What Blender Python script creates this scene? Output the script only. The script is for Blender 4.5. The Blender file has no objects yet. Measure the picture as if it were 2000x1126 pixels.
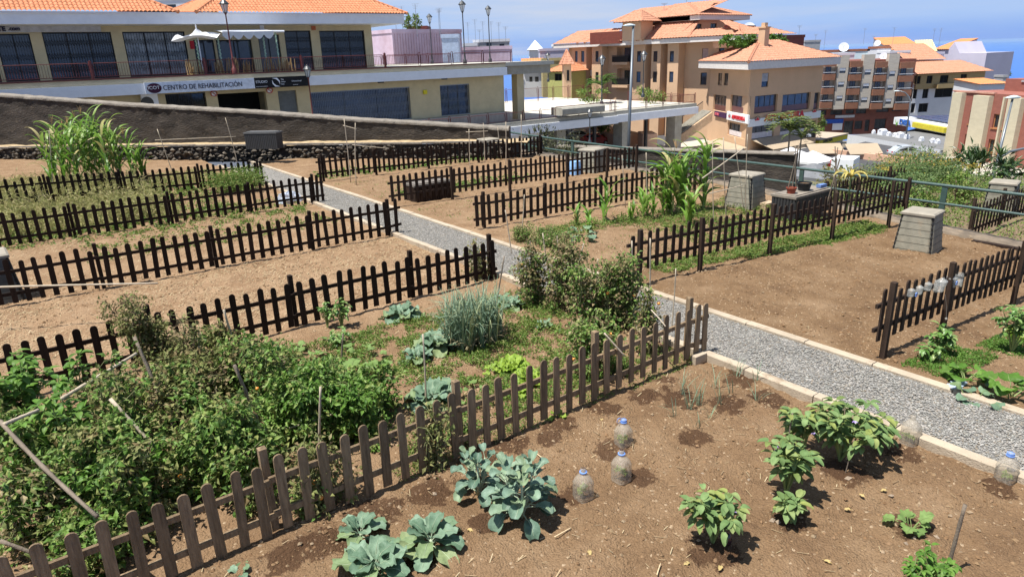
import bpy, math, random
import numpy as np
from mathutils import Vector, noise
R_ = random.Random(7)
NP = np.random.RandomState(11)
rad = math.radians
scn = bpy.context.scene
COL = scn.collection
# ------------------------------------------------------------------ camera model (also used to read positions off the place)
F_ = 1340.0; CX, CY = 1000.0, 563.0; H = 4.2
_p, _r, _a = rad(18.7), rad(1.94), rad(54.2)
_fw = np.array([0, math.cos(_p), -math.sin(_p)]); _r0 = np.array([1.0, 0, 0]); _u0 = np.cross(_r0, _fw)
_M = np.array([[math.sin(_a), math.cos(_a), 0], [-math.cos(_a), math.sin(_a), 0], [0, 0, 1]])
CR = _M @ (math.cos(_r)*_r0 - math.sin(_r)*_u0); CU = _M @ (math.sin(_r)*_r0 + math.cos(_r)*_u0); CF = _M @ _fw
CP = np.array([0, 0, H])
def ray(x, y): return CR*(x-CX)/F_ + CU*(CY-y)/F_ + CF
def gz(x, y, z=0.0):
    d = ray(x, y); return CP + d*((z-H)/d[2])
def atY(x, y, Y):
    d = ray(x, y); return CP + d*(Y/d[1])
def atX(x, y, X):
    d = ray(x, y); return CP + d*(X/d[0])
def atD(x, y, D): return CP + ray(x, y)*D
def hgt(g, x, y):
    d = ray(x, y); return float((CP + d*(math.hypot(g[0], g[1])/math.hypot(d[0], d[1])))[2])
# ------------------------------------------------------------------ mesh builder
class MB:
    def __init__(s): s.v = []; s.f = []; s.m = []; s.n = 0
    def add(s, V, Fc, mi=0):
        V = [tuple(map(float, p)) for p in V]
        b = s.n; s.v += V; s.n += len(V)
        s.f += [tuple(i+b for i in f) for f in Fc]; s.m += [mi]*len(Fc)
    def box(s, c, d, mi=0, rz=0.0, tilt=(0, 0)):
        x, y, z = d[0]/2, d[1]/2, d[2]/2; cr, sr = math.cos(rz), math.sin(rz); V = []
        for dz in (-z, z):
            for dx, dy in ((-x, -y), (x, -y), (x, y), (-x, y)):
                X = dx+tilt[0]*dz; Y = dy+tilt[1]*dz
                V.append((c[0]+X*cr-Y*sr, c[1]+X*sr+Y*cr, c[2]+dz))
        s.add(V, [(3,2,1,0),(4,5,6,7),(0,1,5,4),(1,2,6,5),(2,3,7,6),(3,0,4,7)], mi)
    def bb(s, x0, y0, z0, x1, y1, z1, mi=0):
        s.box(((x0+x1)/2, (y0+y1)/2, (z0+z1)/2), (x1-x0, y1-y0, z1-z0), mi)
    def prism(s, P, z0, z1, mi=0):
        n = len(P); V = [(p[0], p[1], z0) for p in P]+[(p[0], p[1], z1) for p in P]
        s.add(V, [tuple(range(n-1, -1, -1)), tuple(range(n, 2*n))]+[(i, (i+1) % n, n+(i+1) % n, n+i) for i in range(n)], mi)
    def tube(s, pts, r, n=6, mi=0, caps=True):
        pts = [Vector(p) for p in pts]
        if not hasattr(r, '__len__'): r = [r]*len(pts)
        V = []; k = len(pts)
        for i, p in enumerate(pts):
            t = (pts[min(i+1, k-1)]-pts[max(i-1, 0)])
            if t.length < 1e-9: t = Vector((0, 0, 1))
            t.normalize(); a = Vector((0, 0, 1)) if abs(t.z) < .9 else Vector((1, 0, 0))
            u = t.cross(a).normalized(); w = t.cross(u)
            for j in range(n):
                q = 2*math.pi*j/n; V.append(p+u*(r[i]*math.cos(q))+w*(r[i]*math.sin(q)))
        Fc = [(i*n+j, i*n+(j+1) % n, (i+1)*n+(j+1) % n, (i+1)*n+j) for i in range(k-1) for j in range(n)]
        if caps: Fc += [tuple(range(n-1, -1, -1)), tuple(range((k-1)*n, k*n))]
        s.add(V, Fc, mi)
    def lathe(s, prof, c=(0, 0, 0), n=16, mi=0, sq=0.0):
        V = []; k = len(prof)
        for r, z in prof:
            for j in range(n):
                q = 2*math.pi*j/n+math.pi/4; rr = r*(1-sq*abs(math.sin(2*q+math.pi/2*0))**2*0 + sq*(abs(math.sin(2*(q)))-.5)*.3)
                V.append((c[0]+rr*math.cos(q), c[1]+rr*math.sin(q), c[2]+z))
        s.add(V, [(i*n+j, i*n+(j+1) % n, (i+1)*n+(j+1) % n, (i+1)*n+j) for i in range(k-1) for j in range(n)], mi)
    def arr(s, V, Fq, mi=0):
        b = s.n; s.v += [tuple(p) for p in V.tolist()]; s.n += len(V)
        s.f += [tuple(f) for f in (Fq+b).tolist()]; s.m += [mi]*len(Fq)
    def build(s, name, mats, parent=None, smooth=False, origin=None):
        me = bpy.data.meshes.new(name)
        o = bpy.data.objects.new(name, me)
        off = Vector((0, 0, 0))
        if parent is not None: off = world_of(parent)
        if origin is not None: off = Vector(origin)
        V = np.array(s.v, dtype=float).reshape(-1, 3)-np.array(off)
        me.from_pydata(V.tolist(), [], s.f)
        if not isinstance(mats, (list, tuple)): mats = [mats]
        for m in mats: me.materials.append(m)
        if len(mats) > 1: me.polygons.foreach_set('material_index', s.m)
        if smooth: me.polygons.foreach_set('use_smooth', [True]*len(me.polygons))
        me.update(); COL.objects.link(o)
        if parent is not None: o.parent = parent
        elif origin is not None: o.location = off
        return o
WORLD = {}
def world_of(o):
    v = Vector((0, 0, 0))
    while o is not None: v = v+o.location; o = o.parent
    return v
def tag(o, label=None, cat=None, group=None, kind=None):
    if label: o['label'] = label
    if cat: o['category'] = cat
    if group: o['group'] = group
    if kind: o['kind'] = kind
    return o
def thing(name, label, cat, loc, group=None):
    o = bpy.data.objects.new(name, None); COL.objects.link(o); o.location = [float(a) for a in loc]; o.empty_display_size = .2
    return tag(o, label, cat, group)
def copy_tree(o, parent=None, loc=None, rz=None, label=None):
    c = o.copy(); COL.objects.link(c); c.parent = parent
    if loc is not None: c.location = [float(a) for a in loc]
    if rz is not None: c.rotation_euler.z = rz
    if label: c['label'] = label
    for ch in [k for k in bpy.data.objects if k.parent == o]: copy_tree(ch, c)
    return c
# ------------------------------------------------------------------ materials
def _nt(name):
    m = bpy.data.materials.new(name); m.use_nodes = True; nt = m.node_tree
    for n in list(nt.nodes):
        if n.type != 'OUTPUT_MATERIAL': nt.nodes.remove(n)
    return m, nt, nt.nodes['Material Output']
def N(nt, t, **k):
    n = nt.nodes.new(t)
    for a, b in k.items():
        if a.startswith('i_'): n.inputs[a[2:].replace('_', ' ')].default_value = b
        else: setattr(n, a, b)
    return n
def c4(c, f=1.0): return (min(c[0]*f, 1), min(c[1]*f, 1), min(c[2]*f, 1), 1)
def ramp(nt, stops, interp='LINEAR'):
    r = N(nt, 'ShaderNodeValToRGB'); e = r.color_ramp; e.interpolation = interp
    while len(e.elements) < len(stops): e.elements.new(.5)
    for el, (p, c) in zip(e.elements, stops): el.position = p; el.color = c4(c)
    return r
def mat(name, c, rough=.8, var=.18, vs=3.0, bump=0.0, bs=25.0, metal=0.0, spec=.35, stretch=(1, 1, 1), c2=None, dirt=None, island=0):
    m, nt, out = _nt(name); L = nt.links.new
    p = N(nt, 'ShaderNodeBsdfPrincipled'); p.inputs['Roughness'].default_value = rough; p.inputs['Metallic'].default_value = metal
    p.inputs['Specular IOR Level'].default_value = spec
    tc = N(nt, 'ShaderNodeTexCoord'); mp = N(nt, 'ShaderNodeMapping'); mp.inputs['Scale'].default_value = stretch
    L(tc.outputs['Object'], mp.inputs['Vector'])
    n1 = N(nt, 'ShaderNodeTexNoise'); n1.inputs['Scale'].default_value = vs; n1.inputs['Detail'].default_value = 6; n1.inputs['Roughness'].default_value = .65
    L(mp.outputs[0], n1.inputs['Vector'])
    r = ramp(nt, [(.3, [x*(1-var) for x in c]), (.7, [x*(1+var) for x in (c2 or c)])])
    L(n1.outputs['Fac'], r.inputs['Fac']); cur = r.outputs['Color']
    if dirt:
        n3 = N(nt, 'ShaderNodeTexNoise'); n3.inputs['Scale'].default_value = dirt[1]; n3.inputs['Detail'].default_value = 8; n3.inputs['Roughness'].default_value = .7
        L(mp.outputs[0], n3.inputs['Vector'])
        r3 = ramp(nt, [(dirt[2], (0, 0, 0)), (dirt[2]+.15, (1, 1, 1))]); L(n3.outputs['Fac'], r3.inputs['Fac'])
        mx = N(nt, 'ShaderNodeMix', data_type='RGBA'); mx.inputs[7].default_value = c4(dirt[0])
        L(r3.outputs['Color'], mx.inputs[0]); L(cur, mx.inputs[6]); cur = mx.outputs[2]
    if island:
        g = N(nt, 'ShaderNodeNewGeometry'); ri = ramp(nt, [(0, (1-island,)*3), (.6, (1, 1, 1)), (1, (min(1, 1+island),)*3)]); L(g.outputs['Random Per Island'], ri.inputs[0])
        mi = N(nt, 'ShaderNodeMix', data_type='RGBA', blend_type='MULTIPLY'); mi.inputs[0].default_value = 1; L(cur, mi.inputs[6]); L(ri.outputs[0], mi.inputs[7]); cur = mi.outputs[2]
    L(cur, p.inputs['Base Color'])
    if bump:
        n2 = N(nt, 'ShaderNodeTexNoise'); n2.inputs['Scale'].default_value = bs; n2.inputs['Detail'].default_value = 5
        L(mp.outputs[0], n2.inputs['Vector'])
        b = N(nt, 'ShaderNodeBump'); b.inputs['Strength'].default_value = min(bump, 1); b.inputs['Distance'].default_value = .02*max(1, bump)
        L(n2.outputs['Fac'], b.inputs['Height']); L(b.outputs[0], p.inputs['Normal'])
    L(p.outputs[0], out.inputs['Surface']); return m
def leafmat(name, cols, trans=.3, rough=.5, spec=.3, bump=True, vein=None):
    m, nt, out = _nt(name); L = nt.links.new
    g = N(nt, 'ShaderNodeNewGeometry'); k = len(cols)
    r = ramp(nt, [((i+.5)/k, c) for i, c in enumerate(cols)]); L(g.outputs['Random Per Island'], r.inputs['Fac'])
    tc = N(nt, 'ShaderNodeTexCoord'); n1 = N(nt, 'ShaderNodeTexNoise'); n1.inputs['Scale'].default_value = 22; n1.inputs['Detail'].default_value = 4
    L(tc.outputs['Object'], n1.inputs['Vector'])
    r2 = ramp(nt, [(.3, (.72, .74, .70)), (.7, (1.0, 1.0, 1.0))]); L(n1.outputs['Fac'], r2.inputs['Fac'])
    mx = N(nt, 'ShaderNodeMix', data_type='RGBA', blend_type='MULTIPLY'); mx.inputs[0].default_value = 1
    L(r.outputs[0], mx.inputs[6]); L(r2.outputs[0], mx.inputs[7])
    p = N(nt, 'ShaderNodeBsdfPrincipled'); p.inputs['Roughness'].default_value = rough; p.inputs['Specular IOR Level'].default_value = spec
    t = N(nt, 'ShaderNodeBsdfTranslucent'); ms = N(nt, 'ShaderNodeMixShader'); ms.inputs[0].default_value = trans
    L(mx.outputs[2], p.inputs['Base Color']); L(mx.outputs[2], t.inputs['Color'])
    if bump:
        b = N(nt, 'ShaderNodeBump'); b.inputs['Strength'].default_value = .35; b.inputs['Distance'].default_value = .01
        n2 = N(nt, 'ShaderNodeTexNoise'); n2.inputs['Scale'].default_value = 60; L(tc.outputs['Object'], n2.inputs['Vector'])
        L(n2.outputs['Fac'], b.inputs['Height']); L(b.outputs[0], p.inputs['Normal'])
    L(p.outputs[0], ms.inputs[1]); L(t.outputs[0], ms.inputs[2]); L(ms.outputs[0], out.inputs['Surface']); return m
def glassmat(name, c=(.02, .025, .03), rough=.06, spec=.7):
    return mat(name, c, rough=rough, var=.5, vs=.8, spec=spec)
# ------------------------------------------------------------------ text as real letters
def text(s, size, origin, xdir, updir, material, parent, name='lettering', depth=.02, xs=1.0, bold=0.0, center=False):
    cu = bpy.data.curves.new(name, 'FONT'); cu.body = s; cu.size = size; cu.extrude = depth; cu.offset = bold; cu.space_character = 1.0
    if center: cu.align_x = 'CENTER'
    to = bpy.data.objects.new('tmp', cu); COL.objects.link(to); bpy.context.view_layer.update()
    me = bpy.data.meshes.new_from_object(to.evaluated_get(bpy.context.evaluated_depsgraph_get()))
    bpy.data.objects.remove(to); me.name = name
    X = Vector(xdir).normalized(); Z = Vector(updir).normalized()
    off = world_of(parent)
    for v in me.vertices:
        v.co = Vector(origin)+X*(v.co.x*xs)+Z*v.co.y+X.cross(Z)*v.co.z-off
    me.materials.clear(); me.materials.append(material)
    o = bpy.data.objects.new(name, me); COL.objects.link(o); o.parent = parent; return o
# ------------------------------------------------------------------ ground heights
def lerp(x, xs, ys): return float(np.interp(x, xs, ys))
PX0, PX1 = 7.42, 8.98        # outer edges of the kerbs along the gravel path
WA = gz(0, 290, .65)[:2]; WB = gz(985, 279, .65)[:2]   # front edge of the ledge under the dark wall
WD = (WB-WA)/np.linalg.norm(WB-WA); WN = np.array([-WD[1], WD[0]])
if WN @ np.array([0, -1]) < 0: WN = -WN   # points to the camera side
def wall_side(X, Y): return float((np.array([X, Y])-WA) @ WN)    # >0 garden side
def gh(X, Y):
    if X < PX0+.02: return .012*(PX0-X)*lerp(Y, [9, 26], [0, 1.4])+.0
    if X > PX1-.02: return .08-lerp(Y, [0, 4.1, 8.5, 14, 24], [.085, .075, .052, .022, .012])*(X-9.2)
    return .02
wet_spots = []     # (x, y, r) watered soil
def addwet(px, py, r): g = gz(px, py); wet_spots.append((g[0], g[1], r))
for w in ((1120, 965, .2), (1250, 930, .2), (1195, 880, .25), (1395, 1075, .28), (1540, 1010, .25), (1650, 920, .3), (1780, 1030, .24),
          (1950, 955, .2), (1760, 880, .25), (1360, 855, .25), (1330, 780, .35), (1420, 790, .3), (1500, 780, .3), (1450, 740, .3),
          (730, 1000, .35), (840, 960, .3), (640, 1060, .3), (930, 900, .3), (1000, 870, .28), (1090, 830, .25), (1180, 800, .25), (1255, 775, .25), (1070, 860, .2), (560, 1090, .25),
          (820, 1095, .18), (950, 1020, .2), (1300, 745, .2)): addwet(*w)
def soil_mat():
    m, nt, out = _nt('garden_soil'); L = nt.links.new
    p = N(nt, 'ShaderNodeBsdfPrincipled'); p.inputs['Roughness'].default_value = .95; p.inputs['Specular IOR Level'].default_value = .15
    tc = N(nt, 'ShaderNodeTexCoord')
    def noi(s, d=6, r=.65):
        n = N(nt, 'ShaderNodeTexNoise'); n.inputs['Scale'].default_value = s; n.inputs['Detail'].default_value = d; n.inputs['Roughness'].default_value = r
        L(tc.outputs['Object'], n.inputs['Vector']); return n
    a = noi(1.1); r1 = ramp(nt, [(.3, (.165, .098, .052)), (.5, (.243, .152, .082)), (.72, (.332, .223, .131))]); L(a.outputs['Fac'], r1.inputs[0])
    a2 = noi(1.6); r1b = ramp(nt, [(.3, (.27, .165, .092)), (.5, (.36, .235, .138)), (.72, (.47, .325, .20))]); L(a2.outputs['Fac'], r1b.inputs[0])
    at = N(nt, 'ShaderNodeVertexColor'); at.layer_name = 'kind'
    sp = N(nt, 'ShaderNodeSeparateColor'); L(at.outputs['Color'], sp.inputs[0])
    def mix(f, c1, c2, bt='MIX'):
        x = N(nt, 'ShaderNodeMix', data_type='RGBA', blend_type=bt)
        if hasattr(f, 'links') or hasattr(f, 'is_linked'): L(f, x.inputs[0])
        else: x.inputs[0].default_value = f
        for i, c in ((6, c1), (7, c2)):
            if isinstance(c, tuple): x.inputs[i].default_value = c4(c)
            else: L(c, x.inputs[i])
        return x.outputs[2]
    cur = mix(sp.outputs['Green'], r1.outputs[0], r1b.outputs[0])
    # crumbs
    b = noi(28, 5, .7); rb = ramp(nt, [(.30, (.62, .60, .57)), (.48, (1, 1, 1))]); L(b.outputs['Fac'], rb.inputs[0]); cur = mix(1.0, cur, rb.outputs[0], 'MULTIPLY')
    v = N(nt, 'ShaderNodeTexVoronoi'); v.inputs['Scale'].default_value = 45; L(tc.outputs['Object'], v.inputs['Vector'])
    rv = ramp(nt, [(.0, (1.0, 1.0, 1.0)), (.13, (.93, .93, .93)), (.55, (.80, .79, .78))]); L(v.outputs['Distance'], rv.inputs[0]); cur = mix(.8, cur, rv.outputs[0], 'MULTIPLY')
    sc = N(nt, 'ShaderNodeSeparateColor'); L(v.outputs['Color'], sc.inputs[0])
    lt = ramp(nt, [(.975, (0, 0, 0)), (.99, (1, 1, 1))]); L(sc.outputs['Red'], lt.inputs[0]); cur = mix(lt.outputs['Color'], cur, (.42, .31, .20))
    # wet stains
    wn = noi(6, 5, .7); ad = N(nt, 'ShaderNodeMath', operation='ADD'); L(sp.outputs['Red'], ad.inputs[0]); L(wn.outputs['Fac'], ad.inputs[1])
    rw = ramp(nt, [(.93, (0, 0, 0)), (1.05 if False else .99, (1, 1, 1))]); L(ad.outputs[0], rw.inputs[0])
    wc = mix(1.0, cur, (.42, .37, .36), 'MULTIPLY'); cur = mix(rw.outputs['Color'], cur, wc)
    L(cur, p.inputs['Base Color'])
    h = noi(55, 6, .75); h2 = noi(9, 3)
    ma = N(nt, 'ShaderNodeMath', operation='MULTIPLY_ADD'); ma.inputs[1].default_value = 1.5; L(h2.outputs['Fac'], ma.inputs[0]); L(h.outputs['Fac'], ma.inputs[2])
    mb = N(nt, 'ShaderNodeMath', operation='SUBTRACT'); L(ma.outputs[0], mb.inputs[0]); L(v.outputs['Distance'], mb.inputs[1])
    bp = N(nt, 'ShaderNodeBump'); bp.inputs['Strength'].default_value = .9; bp.inputs['Distance'].default_value = .022
    L(mb.outputs[0], bp.inputs['Height']); L(bp.outputs[0], p.inputs['Normal'])
    L(p.outputs[0], out.inputs['Surface']); return m
SOIL = soil_mat()
def strawness(X, Y):
    if X < PX0: return lerp(Y, [5.6, 5.9, 9.8, 11, 16, 21, 27], [.15, .45, .5, 1, .9, .6, .6])
    return lerp(Y, [2, 4, 9, 11, 14, 18, 25], [.4, .0, .05, .6, .7, .5, .6])
def soil_z(X, Y):
    z = gh(X, Y)
    near = 1.0
    a = noise.noise((X*1.7, Y*1.7, 0))*.035+noise.noise((X*6, Y*6, 3))*.022
    b = noise.noise((X*17, Y*17, 5)); a += b*(.013 if X < 8 else .026)
    c = noise.noise((X*30, Y*30, 9)); a += max(0, c)*.018
    # small ridge in front of the fences
    for fy, xa, xb in ((5.45, -3, 7.3), (8.15, 9.2, 19)):
        if xa < X < xb: a += .035*math.exp(-((Y-fy)/.12)**2)
    return z+a
def patch(name, x0, x1, y0, y1, st, label=None):
    nx = int((x1-x0)/st)+1; ny = int((y1-y0)/st)+1
    xs = np.linspace(x0, x1, nx); ys = np.linspace(y0, y1, ny)
    V = []; K = []
    for y in ys:
        for x in xs:
            z = soil_z(x, y); V.append((x, y, z))
            w = 0
            for a, b, r in wet_spots:
                d = math.hypot(x-a, y-b)/r
                if d < 1.6: w = max(w, min(1, 1.35-d*.8))
            K.append((max(w, 0)*.62, strawness(x, y), 0, 1))
    Fc = [(j*nx+i, j*nx+i+1, (j+1)*nx+i+1, (j+1)*nx+i) for j in range(ny-1) for i in range(nx-1)]
    me = bpy.data.meshes.new(name); me.from_pydata(V, [], Fc); me.materials.append(SOIL)
    ca = me.color_attributes.new('kind', 'FLOAT_COLOR', 'POINT'); ca.data.foreach_set('color', [c for k in K for c in k])
    me.polygons.foreach_set('use_smooth', [True]*len(me.polygons)); me.update()
    o = bpy.data.objects.new(name, me); COL.objects.link(o); o['kind'] = 'structure'; return o
patch('garden_soil', -4.5, PX0+.03, -1.0, 6.4, .033)
patch('garden_soil', -8.5, PX0+.03, 6.4, 16, .055)
patch('garden_soil', -18, PX0+.03, 16, 46, .13)
patch('garden_soil', PX1-.03, 19.25, -2.0, 11, .055)
patch('garden_soil', PX1-.03, 19.25, 11, 31.5, .11)
# ------------------------------------------------------------------ path
def gravel_mat():
    m, nt, out = _nt('gravel'); L = nt.links.new
    p = N(nt, 'ShaderNodeBsdfPrincipled'); p.inputs['Roughness'].default_value = .9; p.inputs['Specular IOR Level'].default_value = .2
    tc = N(nt, 'ShaderNodeTexCoord'); v = N(nt, 'ShaderNodeTexVoronoi'); v.inputs['Scale'].default_value = 42; v.inputs['Randomness'].default_value = 1
    L(tc.outputs['Object'], v.inputs['Vector'])
    sc = N(nt, 'ShaderNodeSeparateColor'); L(v.outputs['Color'], sc.inputs[0])
    r = ramp(nt, [(0, (.18, .168, .152)), (.45, (.27, .255, .232)), (.8, (.37, .35, .32)), (.97, (.54, .50, .45))]); L(sc.outputs['Red'], r.inputs[0])
    r2 = ramp(nt, [(.1, (1, 1, 1)), (.6, (.3, .3, .3))]); L(v.outputs['Distance'], r2.inputs[0])
    x = N(nt, 'ShaderNodeMix', data_type='RGBA', blend_type='MULTIPLY'); x.inputs[0].default_value = .35; L(r.outputs[0], x.inputs[6]); L(r2.outputs[0], x.inputs[7])
    L(x.outputs[2], p.inputs['Base Color'])
    b = N(nt, 'ShaderNodeBump'); b.invert = True; b.inputs['Strength'].default_value = 1; b.inputs['Distance'].default_value = .03
    L(v.outputs['Distance'], b.inputs['Height']); L(b.outputs[0], p.inputs['Normal']); L(p.outputs[0], out.inputs['Surface']); return m
GRAVEL = gravel_mat()
m = MB(); yend = 31.2
nx, ny = 14, 400; V = []
for j in range(ny+1):
    for i in range(nx+1):
        x = PX0+.14+(PX1-PX0-.28)*i/nx; y = -3+(yend+3)*j/ny
        V.append((x, y, .055+noise.noise((x*3, y*3, 0))*.012+noise.noise((x*20, y*20, 0))*.006))
m.add(V, [(j*(nx+1)+i, j*(nx+1)+i+1, (j+1)*(nx+1)+i+1, (j+1)*(nx+1)+i) for j in range(ny) for i in range(nx)])
tag(m.build('gravel_path', GRAVEL), kind='structure')
STONEG = leafmat('grey_pebble', [(.21, .20, .19), (.29, .28, .265), (.37, .355, .335), (.25, .24, .23), (.47, .45, .42), (.30, .25, .20)], trans=0, rough=.9, spec=.15)
def pebbles(pts, sizes, flat=.6):
    base = np.array([(1, 0, 0), (-1, 0, 0), (0, 1, 0), (0, -1, 0), (0, 0, 1), (0, 0, -1)], float)
    fc = np.array([(0, 2, 4), (2, 1, 4), (1, 3, 4), (3, 0, 4), (2, 0, 5), (1, 2, 5), (3, 1, 5), (0, 3, 5)])
    n = len(pts); V = np.repeat(base[None], n, 0); V = V*(1+NP.uniform(-.35, .35, (n, 6, 1)))
    a = NP.uniform(0, 6.28, n); t = NP.uniform(-.5, .5, n); c, s = np.cos(a), np.sin(a)
    V[:, :, 1] *= NP.uniform(.55, 1, (n, 1)); V[:, :, 2] *= flat; V[:, :, 2] += V[:, :, 0]*t[:, None]*.5
    X = V[:, :, 0]*c[:, None]-V[:, :, 1]*s[:, None]; Y = V[:, :, 0]*s[:, None]+V[:, :, 1]*c[:, None]
    V = np.stack([X, Y, V[:, :, 2]], 2)*np.array(sizes)[:, None, None]+np.array(pts)[:, None, :]
    Fq = (fc[None]+np.arange(n)[:, None, None]*6).reshape(-1, 3)
    return V.reshape(-1, 3), Fq
n = 34000; yy = 1.2+NP.uniform(0, 1, n)**1.7*22; xx = NP.uniform(PX0+.15, PX1-.15, n)
V, Fq = pebbles(np.stack([xx, yy, np.full(n, .065)], 1), NP.uniform(.007, .017, n))
m = MB(); m.arr(V, Fq); tag(m.build('path_gravel_stones', STONEG), 'loose grey gravel lying on the path between the kerbs', 'gravel', kind='stuff')
KERB = mat('kerb_concrete', (.42, .345, .255), var=.18, vs=2.0, bump=.6, bs=50, dirt=((.27, .20, .135), 3.5, .53))
for nm, x0 in (('left', PX0), ('right', PX1-.135)):
    y = -3.0
    m = MB()
    while y < yend:
        L_ = 1.0; dz = R_.uniform(-.006, .006); dx = R_.uniform(-.004, .004)
        e = .012; P = [(x0+dx, -.14), (x0+.135+dx, -.14), (x0+.135+dx, .105+dz-e), (x0+.135+dx-e, .105+dz), (x0+dx+e, .105+dz), (x0+dx, .105+dz-e)]
        y1 = y+L_-.012; V = [(a, y, b) for a, b in P]+[(a, y1, b) for a, b in P]; k = 6
        m.add(V, [tuple(range(k)), tuple(range(2*k-1, k-1, -1))]+[(i, k+i, k+(i+1) % k, (i+1) % k) for i in range(k)]); y += L_
    tag(m.build('path_kerb', KERB), kind='structure')
# clods and stones on the soil
CLOD = leafmat('soil_clod', [(.24, .145, .08), (.30, .19, .108), (.20, .115, .062), (.30, .20, .12), (.34, .25, .165), (.27, .175, .10)], trans=0, rough=.97, spec=.1)
def scatter_clods(n, x0, x1, y0, y1, s0, s1, pw=1.0):
    x = NP.uniform(x0, x1, n); y = y0+NP.uniform(0, 1, n)**pw*(y1-y0); s = s0+(s1-s0)*NP.uniform(0, 1, n)**5
    keep = np.array([noise.noise((a*.8, b*.8, 7)) > -.25+R_.uniform(-.3, .3) for a, b in zip(x, y)]); x, y, s = x[keep], y[keep], s[keep]
    z = np.array([soil_z(a, b) for a, b in zip(x, y)])
    return np.stack([x, y, z+s*.15], 1), s
m = MB()
for a in ((15000, -1, PX0, 1.0, 5.8, .005, .030), (9000, 9.1, 19, 3.5, 8.6, .007, .036), (7000, -1, PX0, 10.6, 16, .008, .036), (2500, 0, PX0, 6, 10.6, .006, .035), (1600, -2, PX0, 16, 26, .012, .045),
          (2500, 9.1, 19, 9, 25, .012, .05)):
    P, s = scatter_clods(*a); V, Fq = pebbles(P, s, .7); m.arr(V, Fq)
tag(m.build('soil_crumbs', CLOD), 'brown soil crumbs and small stones scattered over the beds', 'soil crumbs', kind='stuff')
# straw bits
STRAW = leafmat('dry_straw', [(.55, .42, .25), (.45, .33, .19), (.62, .50, .32), (.35, .25, .15)], trans=.1, rough=.8)
def straw(n, x0, x1, y0, y1, l0=.03, l1=.11, dens=None):
    x = NP.uniform(x0, x1, n); y = NP.uniform(y0, y1, n)
    a = NP.uniform(0, 3.14, n); l = NP.uniform(l0, l1, n)/2; w = .0035
    keep = np.array([noise.noise((p*.9, q*.9, 2)) > R_.uniform(-.5, .35) for p, q in zip(x, y)]); x, y, a, l = x[keep], y[keep], a[keep], l[keep]
    z = np.array([soil_z(p, q) for p, q in zip(x, y)])+.012
    dx, dy = np.cos(a)*l, np.sin(a)*l; ex, ey = -np.sin(a)*w, np.cos(a)*w; t = NP.uniform(-.015, .02, len(x))
    V = np.stack([np.stack([x-dx-ex, y-dy-ey, z-t*.5], 1), np.stack([x+dx-ex, y+dy-ey, z+t], 1), np.stack([x+dx+ex, y+dy+ey, z+t+.002], 1), np.stack([x-dx+ex, y-dy+ey, z-t*.5+.002], 1)], 1).reshape(-1, 3)
    return V, (np.arange(len(x))[:, None]*4+np.arange(4))
m = MB()
for a in ((12000, -1, PX0, 10.9, 15.3), (7000, -1.5, PX0, 15.5, 20.8), (1800, 3, PX0, 5.9, 10.6), (500, 0, PX0, 2, 5.7), (1500, 9.1, 17, 9, 14), (1500, 9.1, 18, 14.5, 18), (250, 9.1, 18, 4, 8.4), (900, 9.4, 14, 1.5, 3.8), (900, -2, 7, 27, 32), (700, 9, 16, 19, 25)):
    V, Fq = straw(*a); m.arr(V, Fq)
tag(m.build('dry_straw', STRAW), 'pale dry straw strewn over the soil', 'straw', kind='stuff')
# ------------------------------------------------------------------ fences
WOOD_D = mat('dark_stained_wood', (.030, .019, .014), island=.35, rough=.8, var=.35, vs=4, bump=.4, bs=40, stretch=(5, 5, .8), spec=.12)
WOOD_R = mat('brown_stained_wood', (.050, .033, .024), island=.35, rough=.8, var=.35, vs=4, bump=.4, bs=40, stretch=(5, 5, .8), spec=.12)
WOOD_N = mat('weathered_wood', (.31, .22, .135), island=.35, rough=.9, var=.4, vs=5, bump=.8, bs=50, stretch=(6, 6, .7), spec=.12, dirt=((.15, .11, .078), 3, .55))
def picket(m, x, y, z0, z1, w, t, lean, side):
    h = z1-z0-w/2; P = [(-w/2, 0), (w/2, 0), (w/2, h)]
    for k in range(1, 6):
        q = math.pi*k/6; P.append((w/2*math.cos(q), h+w/2*math.sin(q)))
    P.append((-w/2, h)); k = len(P)
    V = [(x+a+lean*b, y-t/2, z0+b) for a, b in P]+[(x+a+lean*b, y+t/2, z0+b) for a, b in P]
    m.add(V, [tuple(range(k)), tuple(range(2*k-1, k-1, -1))]+[(i, k+i, k+(i+1) % k, (i+1) % k) for i in range(k)])
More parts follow.
